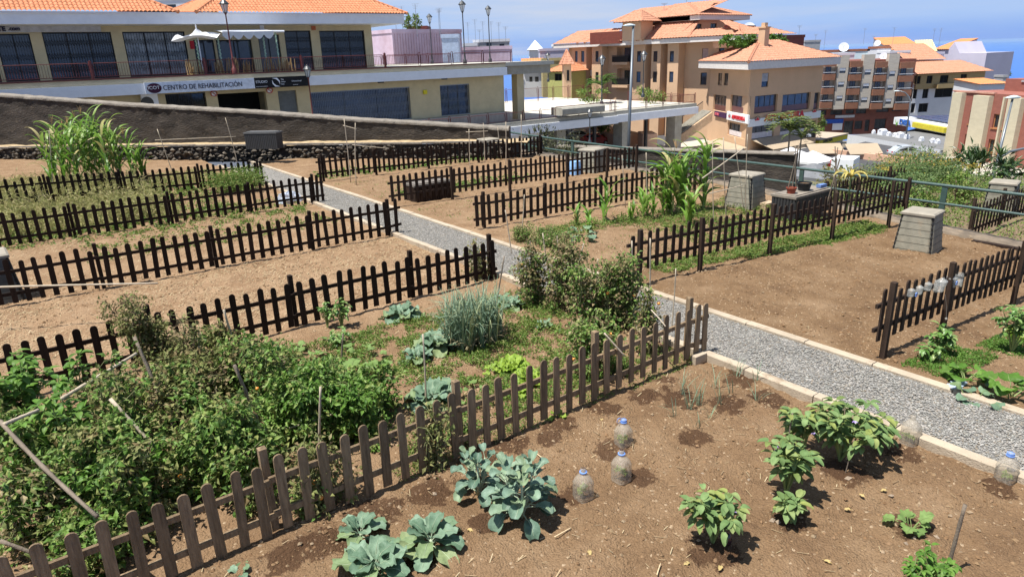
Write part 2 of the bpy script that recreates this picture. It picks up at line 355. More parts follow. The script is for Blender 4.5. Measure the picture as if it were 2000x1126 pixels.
def fence(label, x0, x1, Y, posts, top, gap, wood, post_h=.09, sp=.213, slope=None, y2=None, front=True, seed=1, ph=.045, name='picket_fence', group='dark picket fences dividing the plots'):
    rr = random.Random(seed); zf = slope or (lambda x: gh(x, Y))
    yf = (lambda x: Y) if y2 is None else (lambda x: Y+(y2-Y)*(x-x0)/(x1-x0))
    root = thing(name, label, 'fence', ((x0+x1)/2, Y, zf((x0+x1)/2)), group)
    edges = [x0]+[p for p in posts if x0+.25 < p < x1-.25]+[x1]
    k = 0
    for a, b in zip(edges[:-1], edges[1:]):
        m = MB(); dz = rr.uniform(-.022, .022); n = max(1, int(round((b-a)/sp))); st = (b-a)/n
        for i in range(n):
            x = a+st*(i+.5); z = zf(x)
            picket(m, x+rr.uniform(-.008, .008), yf(x)-.028, z+gap+rr.uniform(-.02, .012), z+top+dz+rr.uniform(-.03, .018)-(rr.uniform(.03, .1) if rr.random() < .04 else 0), .092+rr.uniform(-.009, .008), .02, rr.gauss(0, .018), 1)
        for hz in (gap+.17, top-.235):
            p0 = (a-.0, yf(a), zf(a)+hz+dz); p1 = (b, yf(b), zf(b)+hz+dz)
            V = []
            for p in (p0, p1): V += [(p[0], p[1]-.018, p[2]-.03), (p[0], p[1]+.018, p[2]-.03), (p[0], p[1]+.018, p[2]+.03), (p[0], p[1]-.018, p[2]+.03)]
            m.add(V, [(0, 1, 2, 3), (7, 6, 5, 4), (0, 4, 5, 1), (1, 5, 6, 2), (2, 6, 7, 3), (3, 7, 4, 0)])
        m.build('picket_panel', wood, root)
    for x in posts:
        m = MB(); z = zf(x); s = ph; py = yf(x)+(.045+s/2*1 if front else -.06-s/2)
        t0 = rr.uniform(-.01, .01)
        m.box((x, py, z+(top+post_h)/2-.1), (s*1.6, s*1.6, top+post_h+.2), tilt=(t0, rr.uniform(-.01, .01)))
        c = (x+t0*(top+post_h+.2)/2, py, z+top+post_h)
        m.add([(c[0]-s*.8, c[1]-s*.8, c[2]), (c[0]+s*.8, c[1]-s*.8, c[2]), (c[0]+s*.8, c[1]+s*.8, c[2]), (c[0]-s*.8, c[1]+s*.8, c[2]), (c[0], c[1], c[2]+.018)], [(0, 1, 4), (1, 2, 4), (2, 3, 4), (3, 0, 4)])
        m.build('post', wood, root)
    return root
def piecewise(*kv):
    xs = [a for a, b in kv]; ys = [b for a, b in kv]
    return lambda x: lerp(x, xs, ys)
fence('weathered grey brown picket fence running across the foreground beside the tomato thicket', -1.75, 7.58, 5.76, [-.75, 1.32, 3.41, 5.46, 7.24], .81, .04, WOOD_N, seed=3,
      slope=piecewise((-2, -.05), (0, -.03), (5, .01), (7.6, .05)), sp=.213)
fence('dark picket fence behind the leeks and cabbages, left of the path', -1.4, 7.42, 10.78, [-.85, 1.2, 3.34, 5.55, 7.30], .82, .05, WOOD_D, seed=4)
fence('dark picket fence between two bare plots, third from the front, left of the path', -.75, 7.72, 15.4, [1.05, 3.23, 5.41, 7.41], .89, .06, WOOD_D, seed=5, post_h=.04)
fence('dark picket fence passing the dry weeds, fourth from the front, left of the path', -7, 7.85, 20.8, [-5.4, -3.2, -1.1, 1.05, 3.40, 5.59, 7.53], .88, .06, WOOD_D, seed=6, post_h=.03)
fence('dark picket fence below the corn clump, farthest on the left of the path', -9, 7.6, 25.9, [-7.2, -5.4, -3.3, -1.1, .85, 2.92, 5.36, 7.4], .86, .06, WOOD_D, seed=7, post_h=.04,
      slope=piecewise((-9, .5), (0, .3), (7.6, .0)))
fence('brown picket fence on the right edge carrying the hanging plastic bottles', 9.0, 17.5, 4.12, [9.22, 11.05, 13.9, 15.9], 1.02, .27, WOOD_R, seed=8, front=False, post_h=.08,
      slope=piecewise((9, .08), (10.7, 0.0), (14, -.22), (17.5, -.45)), sp=.225)
fence('dark picket fence beside the large bare plot, ending at the compost bin', 8.70, 19.2, 8.47, [8.95, 10.68, 13.03, 15.55, 18.3, 19.15], 1.05, .33, WOOD_R, seed=9, front=False, post_h=.05,
      slope=piecewise((8.7, .07), (10.7, 0), (13, -.08), (15.5, -.18), (19.3, -.30)), sp=.225)
fence('dark picket fence starting by the low tomato plants, right of the path', 9.1, 17.9, 14.15, [9.45, 11.45, 13.5, 15.6, 17.6], .90, .10, WOOD_R, seed=10, post_h=.03)
fence('dark picket fence in front of the wooden crate, right of the path', 8.75, 19.1, 18.1, [10.85, 13.05, 15.5, 17.4, 18.9], 1.0, .22, WOOD_R, seed=11, front=False, post_h=.04,
      slope=piecewise((8.7, .06), (13, 0), (19, -.1)))
fence('dark picket fence farthest back on the right of the path, under the blank dark wall', 8.95, 19.4, 24.2, [9.2, 11.3, 13.6, 16.0, 18.2, 19.3], .98, .16, WOOD_D, seed=12, post_h=.03,
      slope=piecewise((8.9, .06), (14, -.02), (19.4, -.16)))
# ------------------------------------------------------------------ dark stuccoed wall, ledge, rubble wall
DARKW = mat('dark_volcanic_stucco', (.046, .038, .031), rough=.95, var=.6, vs=1.1, bump=2.0, bs=7, stretch=(1, 1, 2.8), dirt=((.12, .095, .07), 2.6, .56))
CAPM = mat('rough_mortar_cap', (.20, .175, .145), var=.3, vs=3, bump=1.2, bs=20)
def wl(u, off, z): p = WA+WD*u+WN*off; return (p[0], p[1], z)
LEN = float(np.linalg.norm(WB-WA))
tops = [(-30, 5.2)]
for (px, py) in ((0, 184), (253, 203), (500, 217), (700, 232), (900, 243), (985, 249)):
    d = ray(px, py); o0 = WA-WN*1.15; t = (WN @ o0)/(WN @ d[:2]); q = CP+d*t; tops.append((float((q[:2]-o0) @ WD), float(q[2])))
ue = tops[-1][0]+.2; tops.append((ue, tops[-1][1]))
print('WALL', WA, WB, tops)
def slabwall(name, label, cat, tops, off, thick, z0, mt, capm, cap=.14, step=.18, rough=.05):
    root = thing(name, label, cat, wl(tops[len(tops)//2][0], off, z0))
    u0, u1 = tops[0][0], tops[-1][0]; n = int((u1-u0)/step); k = 9; V = []
    f = lambda u: lerp(u, [t[0] for t in tops], [t[1] for t in tops])
    for i in range(n+1):
        u = u0+(u1-u0)*i/n; zt = f(u)
        for j in range(k+1):
            z = z0+(zt-cap-z0)*j/k; o = noise.noise((u*1.3, z*1.6, 0))*rough+noise.noise((u*4, z*4, 4))*rough*.6
            V.append(wl(u, off+o, z))
    fc = [(i*(k+1)+j, (i+1)*(k+1)+j, (i+1)*(k+1)+j+1, i*(k+1)+j+1) for i in range(n) for j in range(k)]
    m = MB(); m.add(V, fc)
    zt0, zt1 = f(u0)-cap, f(u1)-cap
    m.add([wl(u1, off, z0), wl(u1, off-thick, z0), wl(u1, off-thick, zt1), wl(u1, off, zt1)], [(0, 1, 2, 3)])
    m.add([wl(u0, off-thick, z0), wl(u1, off-thick, z0), wl(u1, off-thick, zt1), wl(u0, off-thick, zt0)], [(0, 1, 2, 3)])
    m.build('wall_face', mt, root, smooth=True)
    m = MB(); V = []; pr = [(.05, -cap), (.07, -.03), (.02, .0), (-thick/2, .05), (-thick-.02, 0), (-thick-.05, -cap)]
    for i in range(n+1):
        u = u0+(u1-u0)*i/n; zt = f(u)
        for j, (a, b) in enumerate(pr): V.append(wl(u, off+a+noise.noise((u*3, j, 2))*.03, zt+b+noise.noise((u*2.5, j*.7, 5))*.03))
    q = len(pr); m.add(V, [(i*q+j, (i+1)*q+j, (i+1)*q+j+1, i*q+j+1) for i in range(n) for j in range(q-1)]+[tuple(n*q+j for j in range(q))])
    m.build('coping', capm, root, smooth=True)
    return root
slabwall('boundary_wall', 'tall blackish rough stucco wall sloping down behind the plots', 'wall', tops, -1.15, .45, .55, DARKW, CAPM)
# ledge
m = MB(); n = 160; V = []
for i in range(n+1):
    u = -30+(LEN+1+30)*i/n
    for j in range(7):
        o = .0-1.3*j/6; V.append(wl(u, o, .65+noise.noise((u*1.2, o*2, 0))*.05+(.04 if j > 1 else 0)+noise.noise((u*5, o*6, 0))*.03))
m.add(V, [(i*7+j, i*7+j+1, (i+1)*7+j+1, (i+1)*7+j) for i in range(n) for j in range(6)])
DRYG = mat('dry_ledge_soil', (.34, .24, .13), var=.35, vs=4, bump=1.0, bs=30, c2=(.42, .32, .19))
tag(m.build('ledge_soil', DRYG, smooth=True), kind='structure')
root = thing('rubble_wall', 'low dark rubble stone wall under the ledge at the back of the garden', 'wall', wl(LEN/2, 0, 0))
RUB = leafmat('basalt_rubble', [(.06, .052, .045), (.10, .085, .07), (.14, .115, .09), (.045, .04, .036), (.18, .15, .12)], trans=0, rough=.95)
m = MB(); pts = []; sz = []
for i in range(int((LEN+30)*26)):
    u = R_.uniform(-30, LEN+.3); z = R_.uniform(-.05, .62); p = wl(u, R_.uniform(-.04, .06), z); pts.append(p); sz.append(R_.uniform(.07, .16))
V, Fq = pebbles(np.array(pts), sz, .75); m.arr(V, Fq); m.build('stone_facing', RUB, root)
m = MB(); A, B = wl(-30, -.06, -.1), wl(LEN+.4, -.06, -.1)
m.add([A, B, (B[0], B[1], .63), (A[0], A[1], .63)], [(0, 1, 2, 3)])
m.add([B, wl(LEN+.4, -1.3, -.1), wl(LEN+.4, -1.3, .63), (B[0], B[1], .63)], [(0, 1, 2, 3)]); m.build('wall_core', mat('basalt_core', (.03, .026, .022)), root)
m = MB()
for i in range(60):
    u0 = -30+(LEN+30)*i/60; u1 = u0+(LEN+30)/60-.02
    a, b, c, d = wl(u0, .07, .66), wl(u1, .07, .66), wl(u1, -.1, .66), wl(u0, -.1, .66); dz = R_.uniform(-.02, .02)
    V = [(p[0], p[1], p[2]+dz) for p in (a, b, c, d)]+[(p[0], p[1], p[2]+.07+dz) for p in (a, b, c, d)]
    m.add(V, [(3, 2, 1, 0), (4, 5, 6, 7), (0, 1, 5, 4), (1, 2, 6, 5), (2, 3, 7, 6), (3, 0, 4, 7)])
m.build('coping', CAPM, root)
# ------------------------------------------------------------------ green railing on the terrace edge
GREENP = mat('green_painted_steel', (.045, .085, .075), rough=.45, var=.2, vs=6, bump=.2, bs=80, spec=.5, dirt=((.16, .17, .15), 6, .62))
XR = 19.5
root = thing('railing', 'dark green two bar steel railing along the terrace edge', 'railing', (XR, 15, 0))
zr = piecewise((-6, .62), (6, .645), (12, .66), (19, .67), (24.3, .72), (31, .88))
ys = np.linspace(-6, 31, 26)
for hz, r in ((0, .042), (-.47, .034)):
    m = MB(); m.tube([(XR, y, zr(y)+hz) for y in ys], r, 10); m.build('rail', GREENP, root, smooth=True)
for y in (-4.2, -.6, 3.1, 7.65, 11.7, 15.3, 19.0, 22.3, 25.3, 28.3, 30.9):
    m = MB(); m.box((XR, y, zr(y)-.66), (.05, .13, 1.3)); m.box((XR, y, zr(y)-1.12), (.22, .26, .03)); m.build('post', GREENP, root)
# terrace edge: retaining wall with rough top
TERR = mat('terrace_stone', (.16, .125, .09), var=.4, vs=2.5, bump=1.2, bs=14, dirt=((.30, .22, .14), 3, .55))
m = MB(); V = []; n = 170
for i in range(n+1):
    y = -6+37.6*i/n; g = gh(19.2, y)
    for j, (x, z) in enumerate(((19.15, g-.25), (19.17, g+.02), (19.22, g+.06), (19.5, g+.05), (19.85, g+.04), (19.9, g-.02), (19.95, -1.3))):
        V.append((x+noise.noise((y*2, j, 1))*.03, y, z+noise.noise((y*3, j*.5, 3))*.035))
m.add(V, [(i*7+j, (i+1)*7+j, (i+1)*7+j+1, i*7+j+1) for i in range(n) for j in range(6)])
root = thing('retaining_wall', 'low rough stone retaining wall carrying the green railing', 'wall', (19.5, 12, -1))
m.build('wall_face', TERR, root, smooth=True)
# dark timber edging right of the big compost bin
m = MB(); a, b = 7.9, 1.5
m.bb(18.85, b-3, gh(19, 4)-.1, 19.0, 6.6, gh(19, 4)+.16)
tag(m.build('bed_edging', WOOD_D, origin=(18.9, 4, -.6)), 'dark timber edging of the bed right of the nearest compost bin', 'edging')
# ------------------------------------------------------------------ plant tools
def nrm(a): return a/np.maximum(np.linalg.norm(a, axis=-1, keepdims=True), 1e-9)
def leafset(P, D, U, L, W, droop=.15, fold=.12):
    """small leaves: base P, direction D, up U; 5 vertices, 2 quads each"""
    D = nrm(D); S = nrm(np.cross(D, U)); U = np.cross(S, D); L = L[:, None]; W = W[:, None]
    b = P; mm = P+D*L*.5-U*L*fold*.0; t = P+D*L-U*L*droop; l = P+D*L*.45+S*W*.5+U*W*fold*2; r = P+D*L*.45-S*W*.5+U*W*fold*2
    V = np.stack([b, l, mm, t, r], 1).reshape(-1, 3); i = np.arange(len(P))[:, None]*5
    return V, np.concatenate([i+np.array([[0, 2, 3, 1]]), i+np.array([[0, 4, 3, 2]])], 0)
def blob_pts(n, c, r, shell=.35, clump=.35):
    """points in an ellipsoid gathered into clumps, so gaps stay open"""
    k = max(4, int(n/45)); d = nrm(NP.normal(size=(k, 3))); rr = (shell+(1-shell)*NP.uniform(0, 1, k)**.6)[:, None]
    cc = d*rr; idx = NP.randint(0, k, n); q = cc[idx]+NP.normal(size=(n, 3))*clump*.35
    return q*np.array(r)+np.array(c), q
def foliage(m, n, c, r, L, W, clump=.35, up=.7, droop=.2, zmin=None, mi=0):
    P, q = blob_pts(n, c, r, clump=clump)
    if zmin is not None: P[:, 2] = np.maximum(P[:, 2], zmin+NP.uniform(0, .04, n))
    D = nrm(q+NP.normal(size=(n, 3))*.9+np.array([0, 0, -.25])); U = nrm(NP.normal(size=(n, 3))*.55+np.array([0, 0, up])+q*.3)
    V, Fq = leafset(P, D, U, NP.uniform(L*.6, L*1.25, n), NP.uniform(W*.7, W*1.2, n), droop); m.arr(V, Fq, mi)
def strap(m, base, az, L, W, lean=.3, curl=1.6, n=9, fold=.25, mi=0, twist=0.0, kink=None):
    """long ribbon leaf: rises then arches over"""
    ca, sa = math.cos(az), math.sin(az); x = z = 0.0; ang = math.pi/2-lean; V = []; st = L/n
    side = (-sa, ca)
    for i in range(n+1):
        t = i/n; w = W*(.55+.45*math.sin(min(t*2.2, 1)*math.pi/2))*(1-t**2.5)+.0015
        a = t*twist; sx, sy = side[0]*math.cos(a), side[1]*math.cos(a); uz = math.sin(a)
        cx, cy, cz = base[0]+x*ca, base[1]+x*sa, base[2]+z
        V += [(cx+sx*w/2, cy+sy*w/2, cz+w*fold+uz*w/2), (cx, cy, cz), (cx-sx*w/2, cy-sy*w/2, cz+w*fold-uz*w/2)]
        x += math.cos(ang)*st; z += math.sin(ang)*st; ang -= curl/n*(.35+1.3*t)
        if kink and abs(t-kink) < .5/n: ang -= .8
    m.add(V, [(3*i+j, 3*i+j+1, 3*i+4+j, 3*i+3+j) for i in range(n) for j in (0, 1)], mi)
def broad(m, base, az, L, W, pitch=.5, curl=1.0, ruffle=.08, cup=.25, stalk=.25, lobes=0, nu=7, nv=8, mi=0, smi=None, rr=R_, blunt=False):
    """broad leaf on a stalk: grid with outline, cupping and ruffled rim"""
    ca, sa = math.cos(az), math.sin(az); ang = pitch; x = z = 0.0; pts = []; s0 = L*stalk
    ph = rr.uniform(0, 6.28); ph2 = rr.uniform(0, 6.28); sp = [(base[0], base[1], base[2])]
    for i in range(3): x += math.cos(ang)*s0/3; z += math.sin(ang)*s0/3; ang -= curl*.06; sp.append((base[0]+x*ca, base[1]+x*sa, base[2]+z))
    m.tube(sp, [L*.022, L*.02, L*.018, L*.014], 5, mi=(mi if smi is None else smi), caps=False)
    bl = L-s0; V = []
    for i in range(nv+1):
        t = i/nv; prof = math.sin(math.pi*min(1, (t*.93+.05))**.72)**.75
        if blunt: prof = math.sin(math.pi*min(1, t*.80+.09))**.62*(.62+.38*min(1, t*1.6))
        if lobes: prof *= 1-.38*abs(math.sin(t*math.pi*lobes))**2*(.3+t)
        w = W*prof*(1+rr.uniform(-.07, .07))
        cx, cz = x, z; nx, nz = -math.sin(ang), math.cos(ang)
        for j in range(nu+1):
            s = j/nu*2-1; e = abs(s)
            lift = cup*W*.5*s*s*prof+ruffle*W*e**2.0*(math.sin(ph+t*11+s*2.5)+.6*math.sin(ph2+t*19-s*4))-.0
            bl2 = ruffle*.25*W*math.sin(ph2+t*9+s*7)
            yy = w*.5*s; px, pz = cx+nx*(lift+bl2), cz+nz*(lift+bl2)
            V.append((base[0]+px*ca-yy*sa, base[1]+px*sa+yy*ca, base[2]+pz))
        x += math.cos(ang)*bl/nv; z += math.sin(ang)*bl/nv; ang -= curl/nv
    k = nu+1
    m.add(V, [(i*k+j, i*k+j+1, (i+1)*k+j+1, (i+1)*k+j) for i in range(nv) for j in range(nu)], mi)
    # pale midrib
    if smi is not None:
        mid = [V[i*k+k//2] for i in range(nv)]; m.tube([(a, b, c+.003) for a, b, c in mid], [L*.012*(1-.8*i/nv) for i in range(nv)], 4, mi=smi, caps=False)
LEAF_TOM = leafmat('tomato_foliage', [(.09, .18, .03), (.15, .27, .045), (.21, .34, .07), (.07, .14, .03), (.27, .38, .10), (.30, .33, .10)], trans=.28)
LEAF_DRYT = leafmat('withering_foliage', [(.32, .24, .13), (.20, .135, .07), (.14, .18, .05), (.42, .33, .19), (.16, .10, .055), (.22, .26, .08)], trans=.2, rough=.8)
LEAF_OLIVE = leafmat('olive_foliage', [(.20, .22, .07), (.28, .29, .10), (.13, .17, .045), (.36, .34, .14), (.22, .16, .07)], trans=.3, rough=.7)
LEAF_BRIGHT = leafmat('bright_foliage', [(.10, .22, .03), (.15, .30, .045), (.20, .34, .07), (.08, .17, .025)], trans=.35)
LEAF_CAB = leafmat('blue_green_cabbage_leaf', [(.13, .215, .135), (.17, .26, .17), (.21, .31, .21), (.15, .24, .11), (.25, .31, .15)], trans=.15, rough=.6, spec=.35)
LEAF_SPR = leafmat('sprout_leaf', [(.11, .185, .13), (.15, .24, .17), (.20, .30, .22), (.24, .32, .18)], trans=.12, rough=.55, spec=.4)
RIB = mat('pale_leaf_rib', (.38, .45, .30), rough=.6, var=.1)
RIBG = mat('green_stem', (.20, .27, .09), rough=.6, var=.2)
LEAF_LET = leafmat('lettuce_leaf', [(.38, .52, .08), (.30, .46, .06), (.45, .58, .14)], trans=.4)
LEAF_EGG = leafmat('aubergine_leaf', [(.15, .245, .085), (.20, .305, .11), (.25, .36, .14), (.12, .195, .06), (.32, .36, .10), (.27, .34, .13)], trans=.25, rough=.7)
LEAF_PEP = leafmat('pepper_leaf', [(.09, .20, .035), (.14, .27, .06), (.20, .34, .10), (.28, .36, .12)], trans=.25, rough=.35, spec=.5)
LEAF_SQ = leafmat('squash_leaf', [(.22, .34, .10), (.28, .40, .14), (.17, .28, .08)], trans=.35, rough=.7)
LEAF_CORN = leafmat('corn_leaf', [(.12, .25, .03), (.17, .33, .045), (.23, .40, .07), (.30, .42, .10)], trans=.4, rough=.4, spec=.4)
LEAF_CORND = leafmat('dry_corn_leaf', [(.50, .42, .18), (.38, .36, .12), (.60, .50, .28)], trans=.3, rough=.7)
LEAF_LEEK = leafmat('leek_leaf', [(.17, .26, .17), (.23, .33, .23), (.13, .21, .13), (.30, .39, .27), (.36, .38, .2)], trans=.15, rough=.55)
LEAF_STRAWC = leafmat('withered_blade', [(.50, .42, .26), (.40, .33, .18), (.58, .50, .33)], trans=.2, rough=.8)
LEAF_WEED = leafmat('weed_foliage', [(.10, .19, .03), (.15, .25, .045), (.20, .30, .06), (.28, .30, .09)], trans=.3)
LEAF_DRYW = leafmat('dry_weed_foliage', [(.34, .33, .12), (.42, .37, .17), (.24, .28, .08), (.50, .42, .22)], trans=.3, rough=.8)
STEM = mat('plant_stem', (.16, .17, .07), var=.3); STEMB = mat('dry_stem', (.17, .12, .075), var=.35)
CANE = mat('weathered_cane', (.42, .35, .26), var=.25, vs=6, bump=.3, bs=60, stretch=(1, 1, .3)); CANED = mat('dark_cane', (.17, .135, .10), var=.35, vs=5, bump=.4, bs=60)
RED = mat('ripe_tomato', (.55, .06, .02), rough=.25, var=.1, spec=.6); ORG = mat('orange_tomato', (.65, .25, .04), rough=.3, var=.1, spec=.6)
PURPLE = mat('purple_petal', (.38, .26, .62), var=.1)
def cane(label, a, b, r=.011, m_=None, cat='cane', name='garden_cane', group='canes and stakes in the plots'):
    a = np.array(a, float); b = np.array(b, float); mid = (a+b)/2+np.array([R_.uniform(-.01, .01), R_.uniform(-.01, .01), 0])*np.linalg.norm(b-a)
    m = MB(); n = 8; pts = []; rs = []
    for i in range(n+1):
        t = i/n; p = a*(1-t)+b*t+(mid-(a+b)/2)*4*t*(1-t); pts.append(tuple(p)); rs.append(r*(1.15 if i % 2 == 0 else .95)*(1-.15*t))
    m.tube(pts, rs, 7); o = m.build(name, m_ or CANE, smooth=True, origin=tuple(a))
    return tag(o, label, cat, group)
def vstick(label, bx, by, tx, ty, r=.011, m_=None, z=0.0, **k):
    """stake standing where its foot is seen; the top follows the same upright plane facing the camera"""
    g = gz(bx, by, z); z = gh(g[0], g[1]) if z == 0 else z; d = ray(tx, ty)
    nn = np.array([CF[0], CF[1]]); t = (nn @ g[:2])/(nn @ d[:2]); q = CP+d*t
    return cane(label, (g[0], g[1], z-.05), q, r, m_, **k)
def ground(px, py, z=0.0):
    g = gz(px, py, z)
    for _ in range(3): g = gz(px, py, gh(g[0], g[1]))
    return (float(g[0]), float(g[1]), gh(g[0], g[1]))
def plant(name, label, cat, px, py, group=None):
    g = ground(px, py); return thing(name, label, cat, g, group), g
def fruits(root, n, g, r, z0, z1, mt, s=.03, name='fruit'):
    m = MB()
    for i in range(n):
        a = R_.uniform(0, 6.28); q = r*R_.uniform(.5, 1); m.lathe([(0, -s), (s*.7, -s*.7), (s, 0), (s*.75, s*.65), (0, s*.85)], (g[0]+q*math.cos(a), g[1]+q*math.sin(a), R_.uniform(z0, z1)), 8)
    o = m.build(name, mt, root, smooth=True); return o
# ------------------------------------------------------------------ tomato thickets
def tomato(label, g, h, r, n, mts, L=.078, stems=7, fr=None, group='tomato plants', name='tomato_plant', flat=False, lean=(0, 0), bare=.12):
    root = thing(name, label, 'plant', (g[0], g[1], g[2]), group); ms = MB(); mf = [MB() for _ in mts]
    for s in range(stems):
        a = R_.uniform(0, 6.28); q = r*R_.uniform(0, .75); x, y = g[0]+q*math.cos(a), g[1]+q*math.sin(a); hh = h*R_.uniform(.7, 1.0)*(1-.25*(q/r)); pts = []
        for i in range(7):
            t = i/6; pts.append((x+lean[0]*t*h+R_.uniform(-.05, .05)*t, y+lean[1]*t*h+R_.uniform(-.05, .05)*t, g[2]+hh*t))
        ms.tube(pts, [.011*(1-.6*i/6) for i in range(7)], 5, caps=False)
        for i in range(1, 7):
            for _ in range(3):
                a2 = R_.uniform(0, 6.28); l = r*R_.uniform(.25, .55); p = pts[i]; e = (p[0]+l*math.cos(a2), p[1]+l*math.sin(a2), p[2]+R_.uniform(-.12, .08))
                ms.tube([p, ((p[0]+e[0])/2, (p[1]+e[1])/2, (p[2]+e[2])/2+.03), e], [.005, .004, .002], 4, caps=False)
                w = R_.choices(range(len(mts)), [k[1] for k in mts])[0]
                nn = int(n*1.25/(stems*18)); t = NP.uniform(.2, 1.05, nn)[:, None]; P = np.array(p)*(1-t)+np.array(e)*t+NP.normal(size=(nn, 3))*.05
                D = NP.normal(size=(nn, 3))+np.array([math.cos(a2), math.sin(a2), -.3])*.6; U = NP.normal(size=(nn, 3))*.5+np.array([0, 0, .8])
                V, Fq = leafset(P, D, U, NP.uniform(L*.5, L*1.3, nn), NP.uniform(L*.35, L*.75, nn), .25); mf[w].arr(V, Fq)
    ms.build('stems', STEM, root)
    for k, (mt, w) in enumerate(mts):
        if mf[k].n: mf[k].build('foliage', mt, root)
    if fr: fruits(root, fr[0], g, r*.8, g[2]+h*.2, g[2]+h*.8, fr[1], fr[2] if len(fr) > 2 else .03)
    return root
T1 = [(LEAF_TOM, 5), (LEAF_BRIGHT, 1), (LEAF_OLIVE, 2)]; T2 = [(LEAF_TOM, 3), (LEAF_DRYT, 4)]; T3 = [(LEAF_BRIGHT, 3), (LEAF_TOM, 5)]; T4 = [(LEAF_OLIVE, 5), (LEAF_TOM, 2), (LEAF_DRYT, 1)]
def G(x, y): return (x, y, gh(x, y))
tomato('dense green tomato thicket in the lower left corner behind the near fence, stems showing', G(.15, 7.0), 1.05, .66, 5600, T1, stems=11, fr=(2, RED))
tomato('dark green tomato bush rising behind the pickets in the left foreground', G(1.15, 6.75), .98, .64, 6200, [(LEAF_TOM, 6), (LEAF_OLIVE, 1)], stems=11, fr=(2, ORG, .022))
tomato('bright leafy tomato bush right of the dark stake in the thicket', G(2.15, 7.25), .92, .64, 6400, T3, stems=11, fr=(2, ORG, .022))
tomato('low leafy tomato bush at the right end of the thicket, beside the squash leaves', G(2.75, 7.05), .78, .52, 5000, T3, stems=8, fr=(2, ORG))
tomato('olive and yellowing tomato bush in the middle of the thicket, under the pale bamboo', G(.95, 8.1), 1.05, .66, 5600, T4, stems=9)
tomato('drying tomato bush at the back of the thicket near the fence', G(1.95, 8.35), 1.0, .55, 4200, [(LEAF_OLIVE, 4), (LEAF_TOM, 3), (LEAF_DRYT, 2)], stems=8)
tomato('yellowing tomato vine reaching above the thicket beside the pale upright stake', G(1.75, 9.15), 1.0, .35, 2400, T4, stems=6)
tomato('tall loose vine tips rising out of the thicket beside the dark stake', G(1.9, 7.6), 1.45, .3, 800, [(LEAF_OLIVE, 4), (LEAF_TOM, 3)], stems=6)
tomato('tall sparse shoots above the left end of the thicket', G(.45, 7.8), 1.4, .35, 900, T1, stems=6)
tomato('dry sprawling shoots at the crest of the thicket near the pale bamboo', G(1.3, 8.7), 1.35, .35, 900, [(LEAF_DRYT, 4), (LEAF_OLIVE, 3)], stems=6)
tomato('pale dead vines tangled between the pepper plants and the thicket', G(.5, 8.9), .75, .5, 3000, [(LEAF_DRYT, 5), (LEAF_OLIVE, 3)], stems=9)
tomato('leafy vine growth at the left edge under the horizontal bamboo', G(-.75, 8.9), 1.0, .5, 3600, T1, stems=8)
tomato('low green weeds and vines behind the lowest pickets in the corner', G(-.1, 6.45), .55, .5, 2600, T1, stems=7)
tomato('loose tomato tips reaching over the back rim of the thicket', G(2.6, 8.1), .62, .42, 2600, [(LEAF_TOM, 4), (LEAF_OLIVE, 3)], stems=7)
tomato('tomato growth on the far left of the thicket below the pepper plant', G(-.35, 8.2), .95, .6, 4200, T1, stems=8)
tomato('tall withered olive vine leaning over the bare plot', G(1.25, 9.95), 1.45, .36, 4600, [(LEAF_OLIVE, 5), (LEAF_DRYT, 2)], stems=8, lean=(-.22, .1), L=.055)
tomato('sparse tomato stalks in the dark gap at the left edge, below the crossing bamboo', G(-.45, 7.0), .8, .45, 1500, [(LEAF_TOM, 2), (LEAF_DRYT, 1)], stems=10)
for i, (px, py, h, r, n, mts, lb) in enumerate((
    (1045, 590, 1.15, .40, 3000, [(LEAF_DRYT, 5), (LEAF_TOM, 3)], 'withering tomato vine on crossed stakes at the end of the second dark fence'),
    (1110, 600, 1.5, .44, 4200, [(LEAF_DRYT, 6), (LEAF_TOM, 2)], 'tall brown withered tomato plant beside the path, with one red tomato'),
    (1165, 640, 1.3, .50, 4600, [(LEAF_TOM, 4), (LEAF_DRYT, 4)], 'half green, half brown tomato plant in the middle of the thicket by the path'),
    (1225, 640, 1.3, .38, 3400, [(LEAF_TOM, 5), (LEAF_DRYT, 3)], 'green topped tomato plant standing against the gravel of the path'),
    (1150, 725, .85, .5, 3400, [(LEAF_TOM, 5), (LEAF_DRYT, 2)], 'low tomato plant behind the pickets with green tips and brown skirt'),
    (1262, 690, 1.05, .2, 1300, [(LEAF_DRYT, 6), (LEAF_TOM, 2)], 'thin brown tomato vine on a stake close to the near fence end'),
    (930, 545, .75, .26, 900, [(LEAF_DRYT, 3), (LEAF_OLIVE, 3)], 'dry vine climbing over the second dark fence above the leeks'),
    (640, 985, .80, .28, 1500, [(LEAF_OLIVE, 6), (LEAF_DRYT, 1)], 'yellow green vine hanging through the near fence right of the thicket'),
    (850, 905, .72, .22, 900, [(LEAF_DRYT, 3), (LEAF_OLIVE, 3)], 'dry tomato vine with orange fruit on the middle of the near fence'))):
    tomato(lb, ground(px, py), h, r, int(n*.62), mts, stems=8, L=.07, fr=(2, RED if i == 1 else ORG, .026))
tomato('low bushy tomato plants by the path, in front of the third fence on the right', ground(1070, 480), .42, .55, 3200, T1, stems=9, L=.05)
tomato('small leafy tomato plant between the stakes at the path edge', ground(1020, 470), .38, .3, 1200, T1, stems=5, L=.05)
tomato('young tomato plants right of the dry vine, in the corner of the right plot', ground(1190, 590), .5, .3, 1200, T1, stems=5, L=.05)
